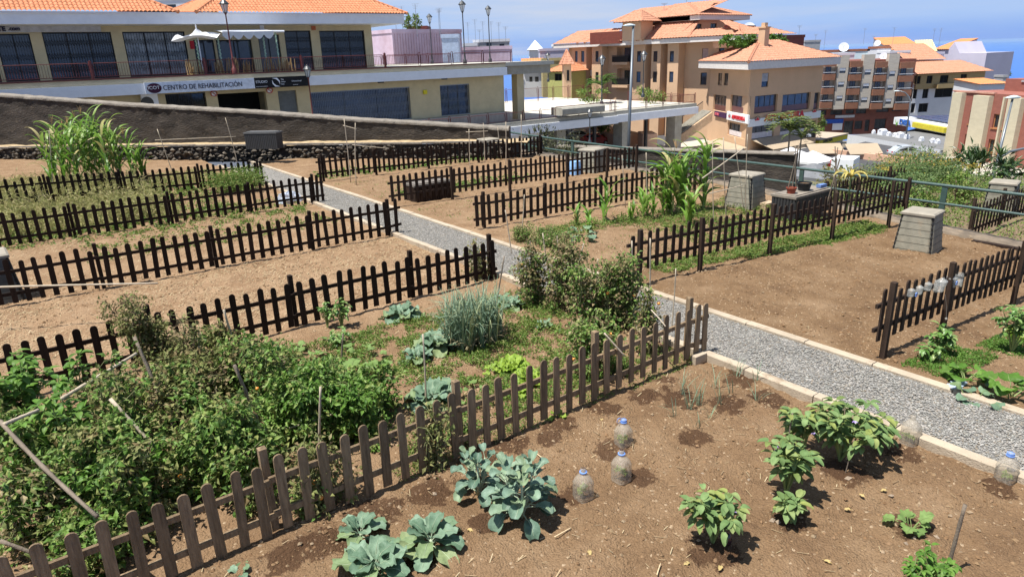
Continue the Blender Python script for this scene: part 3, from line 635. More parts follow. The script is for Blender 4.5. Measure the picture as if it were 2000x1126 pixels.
for (px, py, h, r, n, lb) in ((660, 860, .40, .28, 1300, 'small tomato seedling clump between thicket and near fence'), (545, 730, .45, .3, 1300, 'leafy sprouts at the right rim of the thicket beside a short stake'),
    (600, 1000, .3, .2, 600, 'low green sprouts at the foot of the near fence'), (900, 870, .35, .2, 500, 'yellow leaved sprouts behind the middle of the near fence')):
    tomato(lb, ground(px, py), h, r, n, T1, stems=4, L=.05, name='leafy_seedlings', group=None)
# peppers at the far left and others: whorls of long shiny leaves
def pepper(label, g, h, r, nb, L=.13, mt=LEAF_PEP, stem=RIBG, name='pepper_plant', drop=.5, fl=0):
    root = thing(name, label, 'plant', g); ms = MB(); mf = MB()
    for b in range(nb):
        a = b*2.4+R_.uniform(-.4, .4); q = r*R_.uniform(.15, 1); hh = h*R_.uniform(.6, 1); top = (g[0]+q*math.cos(a), g[1]+q*math.sin(a), g[2]+hh)
        ms.tube([g, (g[0]+q*.4*math.cos(a), g[1]+q*.4*math.sin(a), g[2]+hh*.55), top], [.012, .008, .005], 5, caps=False)
        for tt, kk in ((1.0, 7), (.8, 5), (.62, 4)):
            p = (g[0]+q*math.cos(a)*tt, g[1]+q*math.sin(a)*tt, g[2]+hh*(tt*.98))
            for j in range(kk):
                a2 = R_.uniform(0, 6.28); broad(mf, p, a2, L*R_.uniform(.7, 1.2), L*.42, pitch=R_.uniform(-.2, .7), curl=R_.uniform(.6, 1.5), ruffle=.02, cup=.25, stalk=.2, nu=4, nv=5)
    ms.build('stems', stem, root); mf.build('foliage', mt, root, smooth=True)
    if fl:
        m = MB()
        for i in range(fl):
            a = R_.uniform(0, 6.28); p = (g[0]+r*.6*math.cos(a), g[1]+r*.6*math.sin(a), g[2]+h*R_.uniform(.5, .95))
            for j in range(5):
                b_ = j*1.257; m.add([p, (p[0]+.02*math.cos(b_-.4), p[1]+.02*math.sin(b_-.4), p[2]+.012), (p[0]+.03*math.cos(b_), p[1]+.03*math.sin(b_), p[2]+.004), (p[0]+.02*math.cos(b_+.4), p[1]+.02*math.sin(b_+.4), p[2]+.012)], [(0, 1, 2, 3)])
        m.build('flower', PURPLE, root)
    return root
pepper('tall leafy pepper plant with pale green whorls at the left edge', G(-.45, 9.1), 1.25, .42, 14, L=.17, mt=LEAF_BRIGHT)
pepper('broad leaved pepper plant low at the left edge above the bamboo', G(-.1, 7.9), 1.2, .38, 12, L=.15, mt=LEAF_BRIGHT)
pepper('pepper plant whose whorl of leaves tops a thick stalk beside the thicket', G(.15, 9.25), 1.0, .18, 5, L=.15, mt=LEAF_BRIGHT)
pepper('small pepper plant in front of the second dark fence, left of its post', ground(640, 640), .45, .16, 5, L=.1)
pepper('taller pepper plant with hanging leaves in front of the second dark fence', ground(668, 640), .52, .15, 6, L=.11)
pepper('bushy potato like plant below the pepper plants', ground(655, 675), .22, .24, 9, L=.09, name='potato_plant')
pepper('pepper plant with drooping pale leaves at the lower end of the right fence', ground(1835, 690), .42, .22, 8, L=.13)
pepper('small pepper plant with hanging silvery leaves left of the fence post', ground(1812, 705), .28, .14, 4, L=.12)
pepper('tall pepper plant with white shining leaves on the right edge', ground(1975, 690), .72, .28, 11, L=.13)
pepper('leafy basil like clump at the bottom edge beside the thick cane', ground(1815, 1140), .30, .16, 8, L=.08, mt=LEAF_BRIGHT)
pepper('slim basil like sprout at the bottom edge left of the cane', ground(1775, 1160), .34, .08, 4, L=.08, mt=LEAF_BRIGHT)
# aubergines
def aubergine(label, px, py, h, r, nb, L=.15, fl=2, fruit=False):
    g = ground(px, py); o = pepper(label, g, h, r, nb, L=L, mt=LEAF_EGG, stem=RIBG, name='aubergine_plant', fl=fl)
    if fruit:
        m = MB(); m.lathe([(0, -.06), (.025, -.055), (.035, -.02), (.028, .03), (.012, .055), (0, .06)], (g[0]+.05, g[1]-.12, g[2]+.10), 10)
        m.build('fruit', mat('aubergine_skin', (.02, .008, .02), rough=.2, spec=.7), o, smooth=True)
aubergine('small yellowing aubergine plant nearest the bottom edge, with a dark fruit', 1392, 1060, .50, .26, 11, fruit=True)
aubergine('tall aubergine plant left of the thin dark stake', 1535, 965, .60, .24, 14)
aubergine('aubergine plant carrying small purple flowers, beside the left kerb', 1640, 900, .66, .36, 18, fl=4)
aubergine('aubergine plant grown around a thin dark stake', 1565, 890, .62, .26, 10)
aubergine('aubergine plant with large grey green leaves leaning to the capless bottle', 1715, 880, .34, .15, 6, L=.17)
aubergine('low aubergine plant in front of the tall one', 1545, 1020, .26, .11, 4)
vstick('thin dark stake inside the aubergine plants', 1533, 905, 1548, 806, r=.008, m_=CANED)
vstick('thin brown stake leaning among the flowering aubergines', 1650, 925, 1668, 858, r=.006, m_=CANED)
# squash / courgette
def squash(label, px, py, h, r, n, L=.22, mt=LEAF_SQ, lobes=3, name='squash_plant', cat='plant', W=.8):
    root, g = plant(name, label, cat, px, py); m = MB()
    for i in range(n):
        a = i*2.4+R_.uniform(-.4, .4); q = r*R_.uniform(0, .8)
        broad(m, (g[0]+q*math.cos(a), g[1]+q*math.sin(a), g[2]+.01), a+R_.uniform(-.5, .5), L*1.35*R_.uniform(.75, 1.2)+h*.3, L*1.35*W*R_.uniform(.8, 1.1), pitch=R_.uniform(.5, 1.25), curl=R_.uniform(1.2, 2.0), ruffle=.05, cup=.15, stalk=.5, lobes=lobes, mi=0, smi=1)
    m.build('leaves', [mt, RIBG], root, smooth=True); return root
squash('light green young courgette plant with pointed lobed leaves near the right edge', 1780, 1035, .14, .04, 9, L=.135, lobes=4)
squash('pale squash vine right of the tomato thicket', 590, 715, .12, .35, 9, L=.17, lobes=0)
squash('squash plant with round light leaves left of the upright cane', 605, 755, .12, .3, 10, L=.17, lobes=0)
squash('courgette plant with grey green leaves by the cane', 680, 745, .25, .12, 9, L=.24, lobes=3)
squash('courgette plant with one upright pointed leaf', 740, 735, .25, .05, 5, L=.2, lobes=4)
squash('spreading squash leaves in the weedy middle of the bed', 700, 700, .1, .4, 9, L=.15, lobes=0)
squash('squash leaves at the foot of the second dark fence, beside the peppers', 560, 690, .1, .3, 8, L=.15, lobes=0)
squash('rambling green leaves in front of the lettuces', 930, 775, .08, .3, 7, L=.13, lobes=2)
squash('flat squash leaves behind the cross of canes', 640, 790, .08, .2, 5, L=.15, lobes=0)
squash('grey green courgette leaves beyond the path, left of the small corn', 1135, 465, .2, .25, 8, L=.26, mt=LEAF_CAB, lobes=3)
squash('dark leaved squash patch at the end of the leek bed', 1110, 560, .15, .2, 6, L=.18, lobes=2)
squash('plantain like rosette with large flat leaves and thin flower stalks', 1885, 745, .08, .1, 11, L=.24, mt=LEAF_BRIGHT, lobes=0)
squash('second flat leaved rosette with thin flower stalks, at the right edge', 1975, 775, .08, .1, 10, L=.24, mt=LEAF_BRIGHT, lobes=0)
squash('small cabbage like leaves close to the kerb on the right edge', 1905, 775, .08, .15, 7, L=.18, mt=LEAF_CAB, lobes=0)
# cabbages, leeks, lettuces
def cabbage(label, px, py, h, r, n, W=.75, mt=LEAF_CAB, ruffle=.07, name='cabbage', cat='cabbage', up=1.2, stem=0.0, group=None, cup=.3, stalk=.15, L0=None):
    root, g = plant(name, label, cat, px, py, group); m = MB(); L = L0 or (r*1.08)
    if stem: m.tube([(g[0], g[1], g[2]-.02), (g[0]+.01, g[1], g[2]+stem*.6), (g[0], g[1], g[2]+stem)], [.018, .02, .016], 7, mi=1)
    for i in range(n):
        t = i/n; a = i*2.4+R_.uniform(-.3, .3); zz = g[2]+stem*(.25+.75*(1-t) if stem else 1)+(h*.1*(1-t))
        pit = up*(1-t)+.15*t+R_.uniform(-.12, .12)
        broad(m, (g[0]+.02*math.cos(a), g[1]+.02*math.sin(a), zz), a, L*(.65+.45*t)*R_.uniform(.9, 1.1), L*W*(.7+.3*t), pitch=pit, curl=R_.uniform(.6, 1.2), ruffle=ruffle*1.25, cup=cup, stalk=stalk, mi=0, smi=1, blunt=True, nu=9, nv=9)
    m.build('leaves', [mt, RIB], root, smooth=True); return root
cabbage('upright cauliflower plant right of the two at the bottom edge', 842, 1068, .3, .31, 17, W=.58, stem=.08, up=1.3, name='cauliflower_plant', cat='cauliflower')
cabbage('wide ruffled cauliflower plant at the bottom edge', 735, 1118, .3, .36, 17, W=.6, ruffle=.12, stem=.06, up=1.2, name='cauliflower_plant', cat='cauliflower')
cabbage('smaller cauliflower plant behind the wide one, nearest the near fence', 705, 1050, .25, .24, 11, W=.6, stem=.06, up=1.2, name='cauliflower_plant', cat='cauliflower')
cabbage('single grey green cabbage leaf clump at the bottom edge', 470, 1122, .1, .12, 5, W=.9)
def sprouts(label, px, py, h, r, n, L=.15):
    root, g = plant('brussels_sprout_plant', label, 'plant', px, py); m = MB()
    for s in range(3):
        a = s*2.1; b = (g[0]+r*.4*math.cos(a), g[1]+r*.4*math.sin(a)); m.tube([(g[0], g[1], g[2]-.02), (b[0], b[1], g[2]+h*.5), (b[0], b[1], g[2]+h*.85)], [.018, .015, .008], 6, mi=1)
        for i in range(n//3):
            t = i/(n//3); a2 = i*2.4+s; z = g[2]+h*(.12+.78*t); q = r*.3*(1-t)+.01
            broad(m, (b[0]*min(1, .4+t)+g[0]*(1-min(1, .4+t)), b[1]*min(1, .4+t)+g[1]*(1-min(1, .4+t)), z), a2, (L+r*.35)*(1.15-.55*t), L*.78*(1.1-.45*t), pitch=.25+1.0*t+R_.uniform(-.2, .2), curl=R_.uniform(.5, 1.4), ruffle=.05, cup=.6, stalk=.45, mi=0, smi=1, blunt=True)
    m.build('leaves', [LEAF_SPR, RIB], root, smooth=True); return g
gg = sprouts('large brussels sprout plant with drooping spoon shaped leaves', 1018, 1008, .56, .34, 54, .19)
sprouts('smaller brussels sprout plant on the left of the large one', 935, 965, .46, .24, 36, .16)
for lb, px, py, r, n in (('large ruffled grey green cabbage beside the leeks', 855, 680, .38, 20), ('pale cabbage at the foot of the second dark fence', 785, 620, .34, 15), ('bluish cabbage behind the cane, near the middle of the near fence', 845, 785, .36, 18),
    ('silvery leaved cabbage left of the leeks, in front of the big one', 815, 705, .26, 12), ('young cabbage right of the leeks', 1000, 600, .24, 9), ('flat bluish cabbage seedling right of the leeks', 1065, 640, .17, 6), ('yellow green cabbage under the drying vines', 985, 590, .2, 7)):
    cabbage(lb, px, py, .2, r, n, W=.72, ruffle=.1, up=1.1, stem=.05)
for lb, px, py, r, n in (('bright yellow green lettuce behind the near fence', 1000, 720, .25, 22), ('light green lettuce seen through the pickets', 1035, 745, .24, 20), ('small lettuce right of the bright ones', 1010, 770, .16, 12), ('pale lettuce leaves poking out below the near fence', 1090, 815, .12, 6),
    ('small bright lettuce with one long leaf', 960, 725, .14, 6)):
    cabbage(lb, px, py, .15, r, n, W=.8, mt=LEAF_LET, ruffle=.14, name='lettuce', cat='lettuce', up=1.3)
root, g = plant('leek_bed', 'dense clump of tall blue green leeks', 'leeks', 925, 670); m = MB(); md = MB()
for i in range(150):
    a = R_.uniform(0, 6.28); q = R_.uniform(0, 1)**.6; x = g[0]+.48*q*math.cos(a); y = g[1]+.33*q*math.sin(a)
    for j in range(4):
        strap(m, (x, y, g[2]), R_.uniform(0, 6.28), R_.uniform(.6, 1.02), R_.uniform(.014, .026), lean=R_.uniform(.03, .32), curl=R_.uniform(.1, 1.6), n=7, kink=R_.choice([None, None, .6, .75]))
    if R_.random() < .6:
        for j in range(2): strap(md, (x, y, g[2]), R_.uniform(0, 6.28), R_.uniform(.2, .45), .02, lean=.4, curl=2.2, n=6)
m.build('leaves', LEAF_LEEK, root); md.build('withered_leaves', LEAF_STRAWC, root)
k = 0
for px, py, n, h in ((1330, 770, 7, .34), (1345, 800, 8, .36), (1365, 790, 9, .36), (1395, 755, 8, .32), (1405, 790, 7, .30), (1440, 735, 7, .28), (1425, 770, 6, .28), (1475, 745, 6, .28), (1480, 785, 6, .26), (1360, 835, 5, .2), (1320, 815, 6, .26), (1385, 815, 6, .2)):
    root, g = plant('onion_plant', 'tuft of thin green onion leaves in the damp corner of the near plot', 'onion', px, py, 'onion tufts by the left kerb'); m = MB()
    for j in range(n): strap(m, (g[0]+R_.uniform(-.03, .03), g[1]+R_.uniform(-.03, .03), g[2]), R_.uniform(0, 6.28), h*R_.uniform(.7, 1.2), .008, lean=R_.uniform(.05, .6), curl=R_.uniform(.2, 1.6), n=6)
    m.build('leaves', LEAF_LEEK, root)
# ------------------------------------------------------------------ corn
TASS = mat('corn_tassel', (.50, .30, .13), var=.3)
def corn_plant(m, md, ms, x, y, z, h, nl=9, L=.75, W=.07, dry=.1):
    a0 = R_.uniform(0, 3.14); lx, ly = R_.uniform(-.08, .08), R_.uniform(-.08, .08)
    ms.tube([(x, y, z), (x+lx*.4, y+ly*.4, z+h*.5), (x+lx, y+ly, z+h)], [.014, .011, .006], 6, caps=False)
    for i in range(nl):
        t = i/nl; zz = z+h*(.08+.88*t); a = a0+(math.pi if i % 2 else 0)+R_.uniform(-.5, .5)
        strap(md if R_.random() < dry*(1.5-t) else m, (x+lx*t, y+ly*t, zz), a, L*R_.uniform(.75, 1.15)*(1-.25*abs(t-.4)), W*R_.uniform(.8, 1.15), lean=R_.uniform(.25, .6), curl=R_.uniform(1.0, 2.4), n=10, fold=.22, twist=R_.uniform(-.8, .8))
def corn(label, g, plants, h, group=None, L=.75, W=.07, spread=(1, 1), dry=.12, tassel=3, nl=9):
    root = thing('corn_clump' if plants > 2 else 'corn_plant', label, 'corn', g, group); m, md, ms, mt = MB(), MB(), MB(), MB()
    for i in range(plants):
        a = R_.uniform(0, 6.28); q = R_.uniform(0, 1)**.5 if plants > 1 else 0; x, y = g[0]+spread[0]*q*math.cos(a), g[1]+spread[1]*q*math.sin(a); hh = h*R_.uniform(.68, 1)*(1-.2*q)
        corn_plant(m, md, ms, x, y, g[2]-.02, hh, nl, L, W, dry)
        if i < tassel:
            for j in range(7): mt.tube([(x, y, g[2]+hh*.97), (x+R_.uniform(-.09, .09), y+R_.uniform(-.09, .09), g[2]+hh+R_.uniform(.12, .28))], [.007, .003], 4)
    m.build('leaves', LEAF_CORN, root, smooth=True); ms.build('stalks', RIBG, root)
    if md.n: md.build('dry_leaves', LEAF_CORND, root, smooth=True)
    if mt.n: mt.build('tassels', TASS, root)
corn('big bright corn clump at the left in front of the dark wall', (2.45, 29.8, .25), 36, 2.75, L=1.05, W=.11, spread=(1.35, 1.2), tassel=6)
corn('lower outlying corn plants right of the big clump', (3.8, 29.3, .2), 5, 1.4, L=.9, W=.08, spread=(.6, .5), tassel=0)
g = ground(1345, 425)
corn('tall corn clump on the right, rising above the green railing', (g[0]+.35, g[1]+.75, g[2]), 11, 1.95, L=1.05, W=.105, spread=(.6, .55), tassel=3)
corn('upright broad leaved corn plant crowning the right clump', (g[0]+1.0, g[1]+.3, g[2]), 3, 2.5, L=.75, W=.13, spread=(.15, .15), tassel=0, nl=11, dry=.05)
corn('young corn plant in front of the right clump', ground(1340, 440), 3, 1.0, L=.8, W=.08, spread=(.12, .12), tassel=0)
for lb, px, py, n, h in (('young corn plant beside the third right fence', 1185, 432, 1, .95), ('small corn plant with arching leaves left of the young one', 1135, 440, 1, .5), ('small corn sprout nearest the courgette leaves', 1160, 455, 1, .38), ('corn plants with yellowing leaves left of the tall clump', 1265, 425, 3, .75), ('low corn sprout between the young and the tall corn', 1235, 430, 2, .45),
    ('short corn plants left of the pale corn stalk', 1300, 418, 2, .8)):
    corn(lb, ground(px, py), n+1, h*1.1, L=h*.9, W=.07, spread=(.25, .2), tassel=0, nl=7)
# ------------------------------------------------------------------ ground cover and weeds
def cover(label, quads, mt, L, W, h, name='weeds', dens=900, cat='weeds', th=-.1):
    m = MB()
    for (x0, x1, y0, y1) in quads:
        n = int((x1-x0)*(y1-y0)*dens); x = NP.uniform(x0, x1, n); y = NP.uniform(y0, y1, n)
        k = np.array([noise.noise((a*2.1, b*2.1, 12))*.6+noise.noise((a*6.5, b*6.5, 2))*.5 > th+R_.uniform(-.15, .15) for a, b in zip(x, y)]); x, y = x[k], y[k]
        if len(x) == 0: continue
        hz = np.array([gh(a, b)+.01+abs(noise.noise((a*2.3, b*2.3, 4)))*h*1.6 for a, b in zip(x, y)]); z0 = np.array([gh(a, b) for a, b in zip(x, y)])
        z = z0+(hz-z0)*NP.uniform(.1, 1, len(x)); P = np.stack([x, y, z], 1)
        V, Fq = leafset(P, NP.normal(size=(len(x), 3))+np.array([0, 0, .5]), NP.normal(size=(len(x), 3))*.6+np.array([0, 0, .8]), NP.uniform(L*.6, L*1.3, len(x)), NP.uniform(W*.7, W*1.3, len(x)), .2); m.arr(V, Fq)
    return tag(m.build(name, mt), label, cat, kind='stuff')
def q4(px0, py0, px1, py1): a, b = ground(px0, py0), ground(px1, py1); return (min(a[0], b[0]), max(a[0], b[0]), min(a[1], b[1]), max(a[1], b[1]))
cover('low green weeds along the foot of the dark fence by the large bare plot', [(12.3, 18.4, 8.35, 9.1), (10, 12.3, 8.6, 9.3), (15, 18, 8.1, 8.5)], LEAF_WEED, .045, .028, .13, dens=2600, th=-.25)
cover('green weeds under the corn and around the boxes', [(12.5, 17.5, 9.4, 12.8), (10.5, 13, 12.2, 13.2)], LEAF_WEED, .045, .028, .2, dens=1500)
cover('bright low herbs beside the kerb on the right', [(9.1, 10.6, 3.1, 3.75), (10.8, 14, 2.9, 3.5)], LEAF_BRIGHT, .028, .018, .10, name='herb_patch', dens=6000, th=-.5, cat='herbs')
cover('thick bright bean leaves on the right edge', [(11.7, 16, 2.6, 3.45)], LEAF_LET, .07, .055, .25, name='bean_patch', dens=1500, th=-.4, cat='beans')
cover('green weeds under the fourth left fence', [(-1, 7.2, 20.2, 22.6), (1, 7, 17.6, 20.6)], LEAF_WEED, .07, .045, .16, dens=500, th=.12)
cover('yellowing weeds filling the plots at the left edge', [(-5, 3.8, 21.5, 30.5)], LEAF_DRYW, .17, .03, .85, dens=900, th=-.4, name='dry_weeds')
cover('green leaves among the yellowing weeds at the left edge', [(-4, 5.5, 20.8, 29)], LEAF_WEED, .09, .05, .3, dens=330, th=.0)
cover('green crop rows behind the farthest fences', [(8.9+.4, 18.8, 24.6, 26.0), (10, 15, 19.3, 20.6), (3.5, 7.2, 26.2, 27.3)], LEAF_BRIGHT, .08, .06, .2, dens=320, th=.02, name='young_crops', cat='crops')
cover('small weeds and grass between the cabbages', [(2.9, 7.2, 6.0, 9.9)], LEAF_WEED, .05, .02, .13, dens=3600, th=-.02)
cover('weeds at the foot of the near fence by its path end', [(5.9, 7.4, 5.65, 6.3), (2.6, 6, 5.7, 6.0)], LEAF_WEED, .03, .014, .1, dens=3000, th=-.05)
cover('thin weeds scattered over the right plots', [(9.2, 18, 14.4, 17.6), (9.2, 13, 18.6, 23.5), (10, 15, 9.6, 12), (11, 15, 1.5, 2.6)], LEAF_WEED, .05, .02, .08, dens=260, th=.2)
cover('yellow dry grass tufts on the ledge and plots at the back left', [(1, 6.8, 27.6, 31), (-4, 2, 30, 34)], LEAF_DRYW, .14, .025, .3, dens=420, th=-.2, name='dry_grass')
root = thing('oregano_bush', 'rounded light green herb bush at the end of the farthest left fence', 'bush', (6.35, 24.9, .0)); m = MB(); foliage(m, 5200, (6.35, 24.9, .42), (1.0, .75, .42), .06, .045, clump=.4, zmin=.02); m.build('foliage', LEAF_WEED, root)
m = MB(); [m.tube([(6.35, 24.9, 0), (6.35+R_.uniform(-.7, .7), 24.9+R_.uniform(-.5, .5), R_.uniform(.3, .7))], [.012, .004], 4) for i in range(26)]; m.build('stems', STEM, root)
# ------------------------------------------------------------------ canes
B = lambda px, py, z: tuple(gz(px, py, z))
cane('long pale bamboo lying across the left thicket, upper part of the leaning frame', B(120, 778, 1.05), B(266, 690, 1.08), .019)
cane('thick bamboo slanting down from the left edge towards the near fence', B(0, 822, 1.15), B(190, 1008, .75), .019, CANED)
cane('short pale bamboo tied across the left end of the slanting one', B(8, 828, 1.15), B(75, 800, 1.1), .018)
cane('slanting brown bamboo in the dark gap at the left edge', B(0, 1055, .6), B(150, 1112, .25), .016, CANED)
cane('long horizontal bamboo across the open plot at the left edge', B(-60, 562, .85), B(308, 553, .72), .017)
cane('dark thick stake leaning in the middle of the tomato thicket', G(1.7, 7.05), B(458, 713, 1.32), .019, CANED)
cane('dark stake crossed by the pale bamboo in the left thicket', G(.95, 7.6), B(262, 657, 1.4), .02, CANED)
cane('pale upright stake tied with string at the back of the thicket', G(2.05, 9.35), B(437, 605, 1.15), .017)
cane('grey stake deep in the thicket', G(.85, 6.9), B(215, 778, 1.05), .02)
cane('short brown stake at the right rim of the thicket', G(2.8, 7.7), B(523, 680, .6), .014, CANED)
vstick('upright brown cane among the squash plants', 664, 768, 670, 652, r=.012, m_=CANED)
vstick('upright pale cane in front of the big cabbage', 832, 800, 826, 652, r=.012)
vstick('upright grey stake of the small cross behind the near fence', 622, 900, 626, 755, r=.014)
_d = float((np.array(ground(622, 900))-CP) @ CF)+.05; cane('pale cane tied crosswise to the small grey stake', atD(556, 838, _d), atD(650, 808, _d+.05), .009)
cane('pale cane leaning on the near fence below the brown vines', B(1180, 650, .85), B(1220, 695, .55), .011)
cane('short pale cane leaning on the last pickets of the near fence', B(1272, 605, .85), B(1300, 637, .75), .009)
vstick('thin grey cane standing beside the end post of the near fence', 1311, 645, 1320, 524, r=.010)
vstick('thick brown bamboo cane stuck at the bottom right', 1848, 1122, 1885, 985, r=.016, m_=CANED)
for lb, a in (('pale stake between tomato bush and path, first of the row', (1000, 500, 987, 410)), ('slanting pale stake in front of the third right fence', (1018, 462, 1024, 380)), ('dark stake in the brown tomato vines', (1043, 560, 1035, 470)), ('pale twin stake in the brown tomato vines', (1075, 560, 1060, 455)),
    ('brown leaning stake at the end of the leeks', (965, 620, 985, 500)), ('leaning pale stake above the half brown tomato plant', (1120, 560, 1140, 475)), ('stake in the tall brown tomato plant', (1095, 560, 1088, 460)), ('thin stake on the right rim of the brown vines', (1235, 610, 1234, 470)), ('second thin stake on the right rim of the brown vines', (1270, 600, 1270, 465)), ('short stake poking from the half brown tomato plant', (1160, 560, 1168, 505))):
    vstick(lb, *a, r=.013, m_=CANED if 'brown l' in lb or 'dark' in lb else None)
for lb, a in (('tall pole left of the big corn clump', (105, 380, 96, 255)), ('second pole left of the big corn clump', (112, 345, 108, 260)), ('left pole of the bamboo frame in front of the dark wall', (340, 345, 307, 252)), ('right pole of the bamboo frame in front of the dark wall', (465, 325, 440, 230)), ('left pole of the narrow ladder frame', (685, 360, 672, 232)), ('right pole of the narrow ladder frame', (696, 365, 694, 240)),
    ('thin pole behind the farthest right fence', (918, 330, 916, 252)), ('tall thin pole right of the tied crossbar', (1018, 330, 1018, 224)), ('second tall thin pole near the rail', (988, 320, 988, 238)), ('third thin pole near the rail', (947, 318, 944, 240)), ('leaning thin pole near the rail', (980, 310, 972, 248)), ('thin short pole on the ledge', (834, 300, 833, 263)), ('pale pole in front of the young corn', (1222, 402, 1215, 303)), ('slim pole beside the yellowing corn', (1265, 420, 1262, 298)),
    ('slim grey pole through the tall corn', (1395, 430, 1392, 275)), ('second slim pole right of the tall corn', (1420, 420, 1413, 268)), ('leaning forked pole right of the tall corn', (1455, 400, 1435, 268)), ('third slim pole above the stone wall', (1458, 410, 1460, 262))):
    vstick(lb, *a, r=.016 if a[3] < 300 and a[0] < 1200 else .012)
def w(px, py, D): return tuple(atD(px, py, D))
def dpt(g): return float((np.array(g)-CP) @ CF)
d1 = dpt(ground(340, 345)); cane('horizontal bamboo tied across the frame in front of the dark wall', w(303, 274, d1), w(461, 267, dpt(ground(465, 325))), .018)
d1 = dpt(ground(690, 362)); cane('upper rung of the narrow ladder frame', w(670, 245, d1), w(696, 252, d1), .012); cane('lower rung of the narrow ladder frame', w(688, 283, d1), w(760, 290, d1), .010)
d1 = dpt(ground(947, 320)); cane('short crossbar tied to the thin poles near the rail', w(910, 258, d1), w(953, 256, d1), .014)
cane('pale branch leaning across the right corn clump', w(1372, 348, 17), w(1452, 290, 19), .018)
cane('low pale cane tied sideways below the tall corn', w(1385, 378, 16.5), w(1450, 362, 17.5), .012)
for k, (bx, by, tx, ty, lb) in enumerate(((1525, 412, 1562, 280, 'left leg of the cane tripod in front of the storage box'), (1541, 405, 1558, 290, 'middle leg of the cane tripod in front of the storage box'), (1557, 402, 1553, 285, 'right leg of the cane tripod in front of the storage box'),
    (1610, 402, 1648, 284, 'left leg of the bean pole tripod'), (1628, 400, 1636, 288, 'middle leg of the bean pole tripod'), (1636, 395, 1631, 286, 'right leg of the bean pole tripod'))):
    vstick(lb, bx, by, tx, ty, r=.016, m_=CANED)
# ------------------------------------------------------------------ compost bins, chests, bottles
BINM = mat('faded_grey_plastic', (.25, .235, .185), rough=.75, var=.22, vs=5, bump=.3, bs=60, dirt=((.30, .25, .18), 4, .55)); BINL = mat('faded_plastic_lid', (.28, .25, .20), rough=.75, var=.2)
BIND = mat('dark_gap', (.02, .02, .02)); CHEST = mat('dark_grey_resin', (.036, .036, .038), rough=.55, var=.25, vs=8, stretch=(6, 6, .5), bump=.3, bs=30); CHESTL = mat('dusty_resin_lid', (.22, .19, .155), rough=.75, var=.25, vs=4)
def bin_(label, g, h=.92, w0=.84, w1=.62, rz=.0, mt=BINM):
    root = thing('compost_bin', label, 'compost bin', g, 'plastic compost bins'); c, s = math.cos(rz), math.sin(rz)
    def rot(x, y, z): return (g[0]+x*c-y*s, g[1]+x*s+y*c, g[2]+z)
    m = MB(); rows = 6; hb = h-.07
    for k in range(rows):
        z0 = hb*k/rows; z1 = hb*(k+1)/rows-.012
        for zz0, zz1, ins in ((z0, z1, 0), (z1, hb*(k+1)/rows, .008)):
            a = (w0+(w1-w0)*zz0/hb)/2-ins; b = (w0+(w1-w0)*zz1/hb)/2-ins; q = .82
            P = lambda r, z: [rot(x, y, z) for x, y in ((-r, -r*q), (-r*q, -r), (r*q, -r), (r, -r*q), (r, r*q), (r*q, r), (-r*q, r), (-r, r*q))]
            m.add(P(a, zz0)+P(b, zz1), [(i, (i+1) % 8, 8+(i+1) % 8, 8+i) for i in range(8)])
    m.build('slatted_body', mt, root)
    m = MB(); a = w1/2+.0; b = w1/2+.02
    V = [rot(x*b, y*b, h-.075) for x, y in ((-1, -1), (1, -1), (1, 1), (-1, 1))]+[rot(x*b, y*b, h-.03) for x, y in ((-1, -1), (1, -1), (1, 1), (-1, 1))]+[rot(x*b*.9, y*b*.9, h) for x, y in ((-1, -1), (1, -1), (1, 1), (-1, 1))]
    m.add(V, [(0, 1, 5, 4), (1, 2, 6, 5), (2, 3, 7, 6), (3, 0, 4, 7), (4, 5, 9, 8), (5, 6, 10, 9), (6, 7, 11, 10), (7, 4, 8, 11), (8, 9, 10, 11), (3, 2, 1, 0)]); m.build('lid', BINL, root)
    for sx, sy in ((-1, -1), (1, -1), (1, 1), (-1, 1)):
        m = MB(); P = []; W_ = []
        for k in range(28):
            z = hb*k/27; r = (w0+(w1-w0)*z/hb)/2*.915; P.append(rot(sx*r, sy*r, z)); W_.append(.028 if k % 3 else .016)
        m.tube(P, W_, 5); m.build('corner_hinge', BIND, root)
    return root
bin_('grey tapered compost bin at the head of the large bare plot, nearest the railing', (16.75, 6.95, -.48), h=1.02, w0=.86, w1=.68, rz=.12)
bin_('greenish grey compost bin beside the tall corn clump', (17.1, 11.95, -.15), h=.95, w0=.9, w1=.7, rz=.1)
bin_('dark grey compost bin cut by the left edge of the picture', (-.72, 16.1, .0), h=.98, w0=.95, w1=.72, rz=.05, mt=mat('dark_grey_plastic', (.075, .08, .078), rough=.6, var=.2))
bin_('pale compost bin seen through the pickets near the rail, with a blue bag beside it', (17.9, 19.4, -.05), h=.85, w0=.9, w1=.7, rz=.3)
bin_('pale compost bin behind the farthest right fence', (17.3, 25.4, -.05), h=.85, w0=.9, w1=.7, rz=.1)
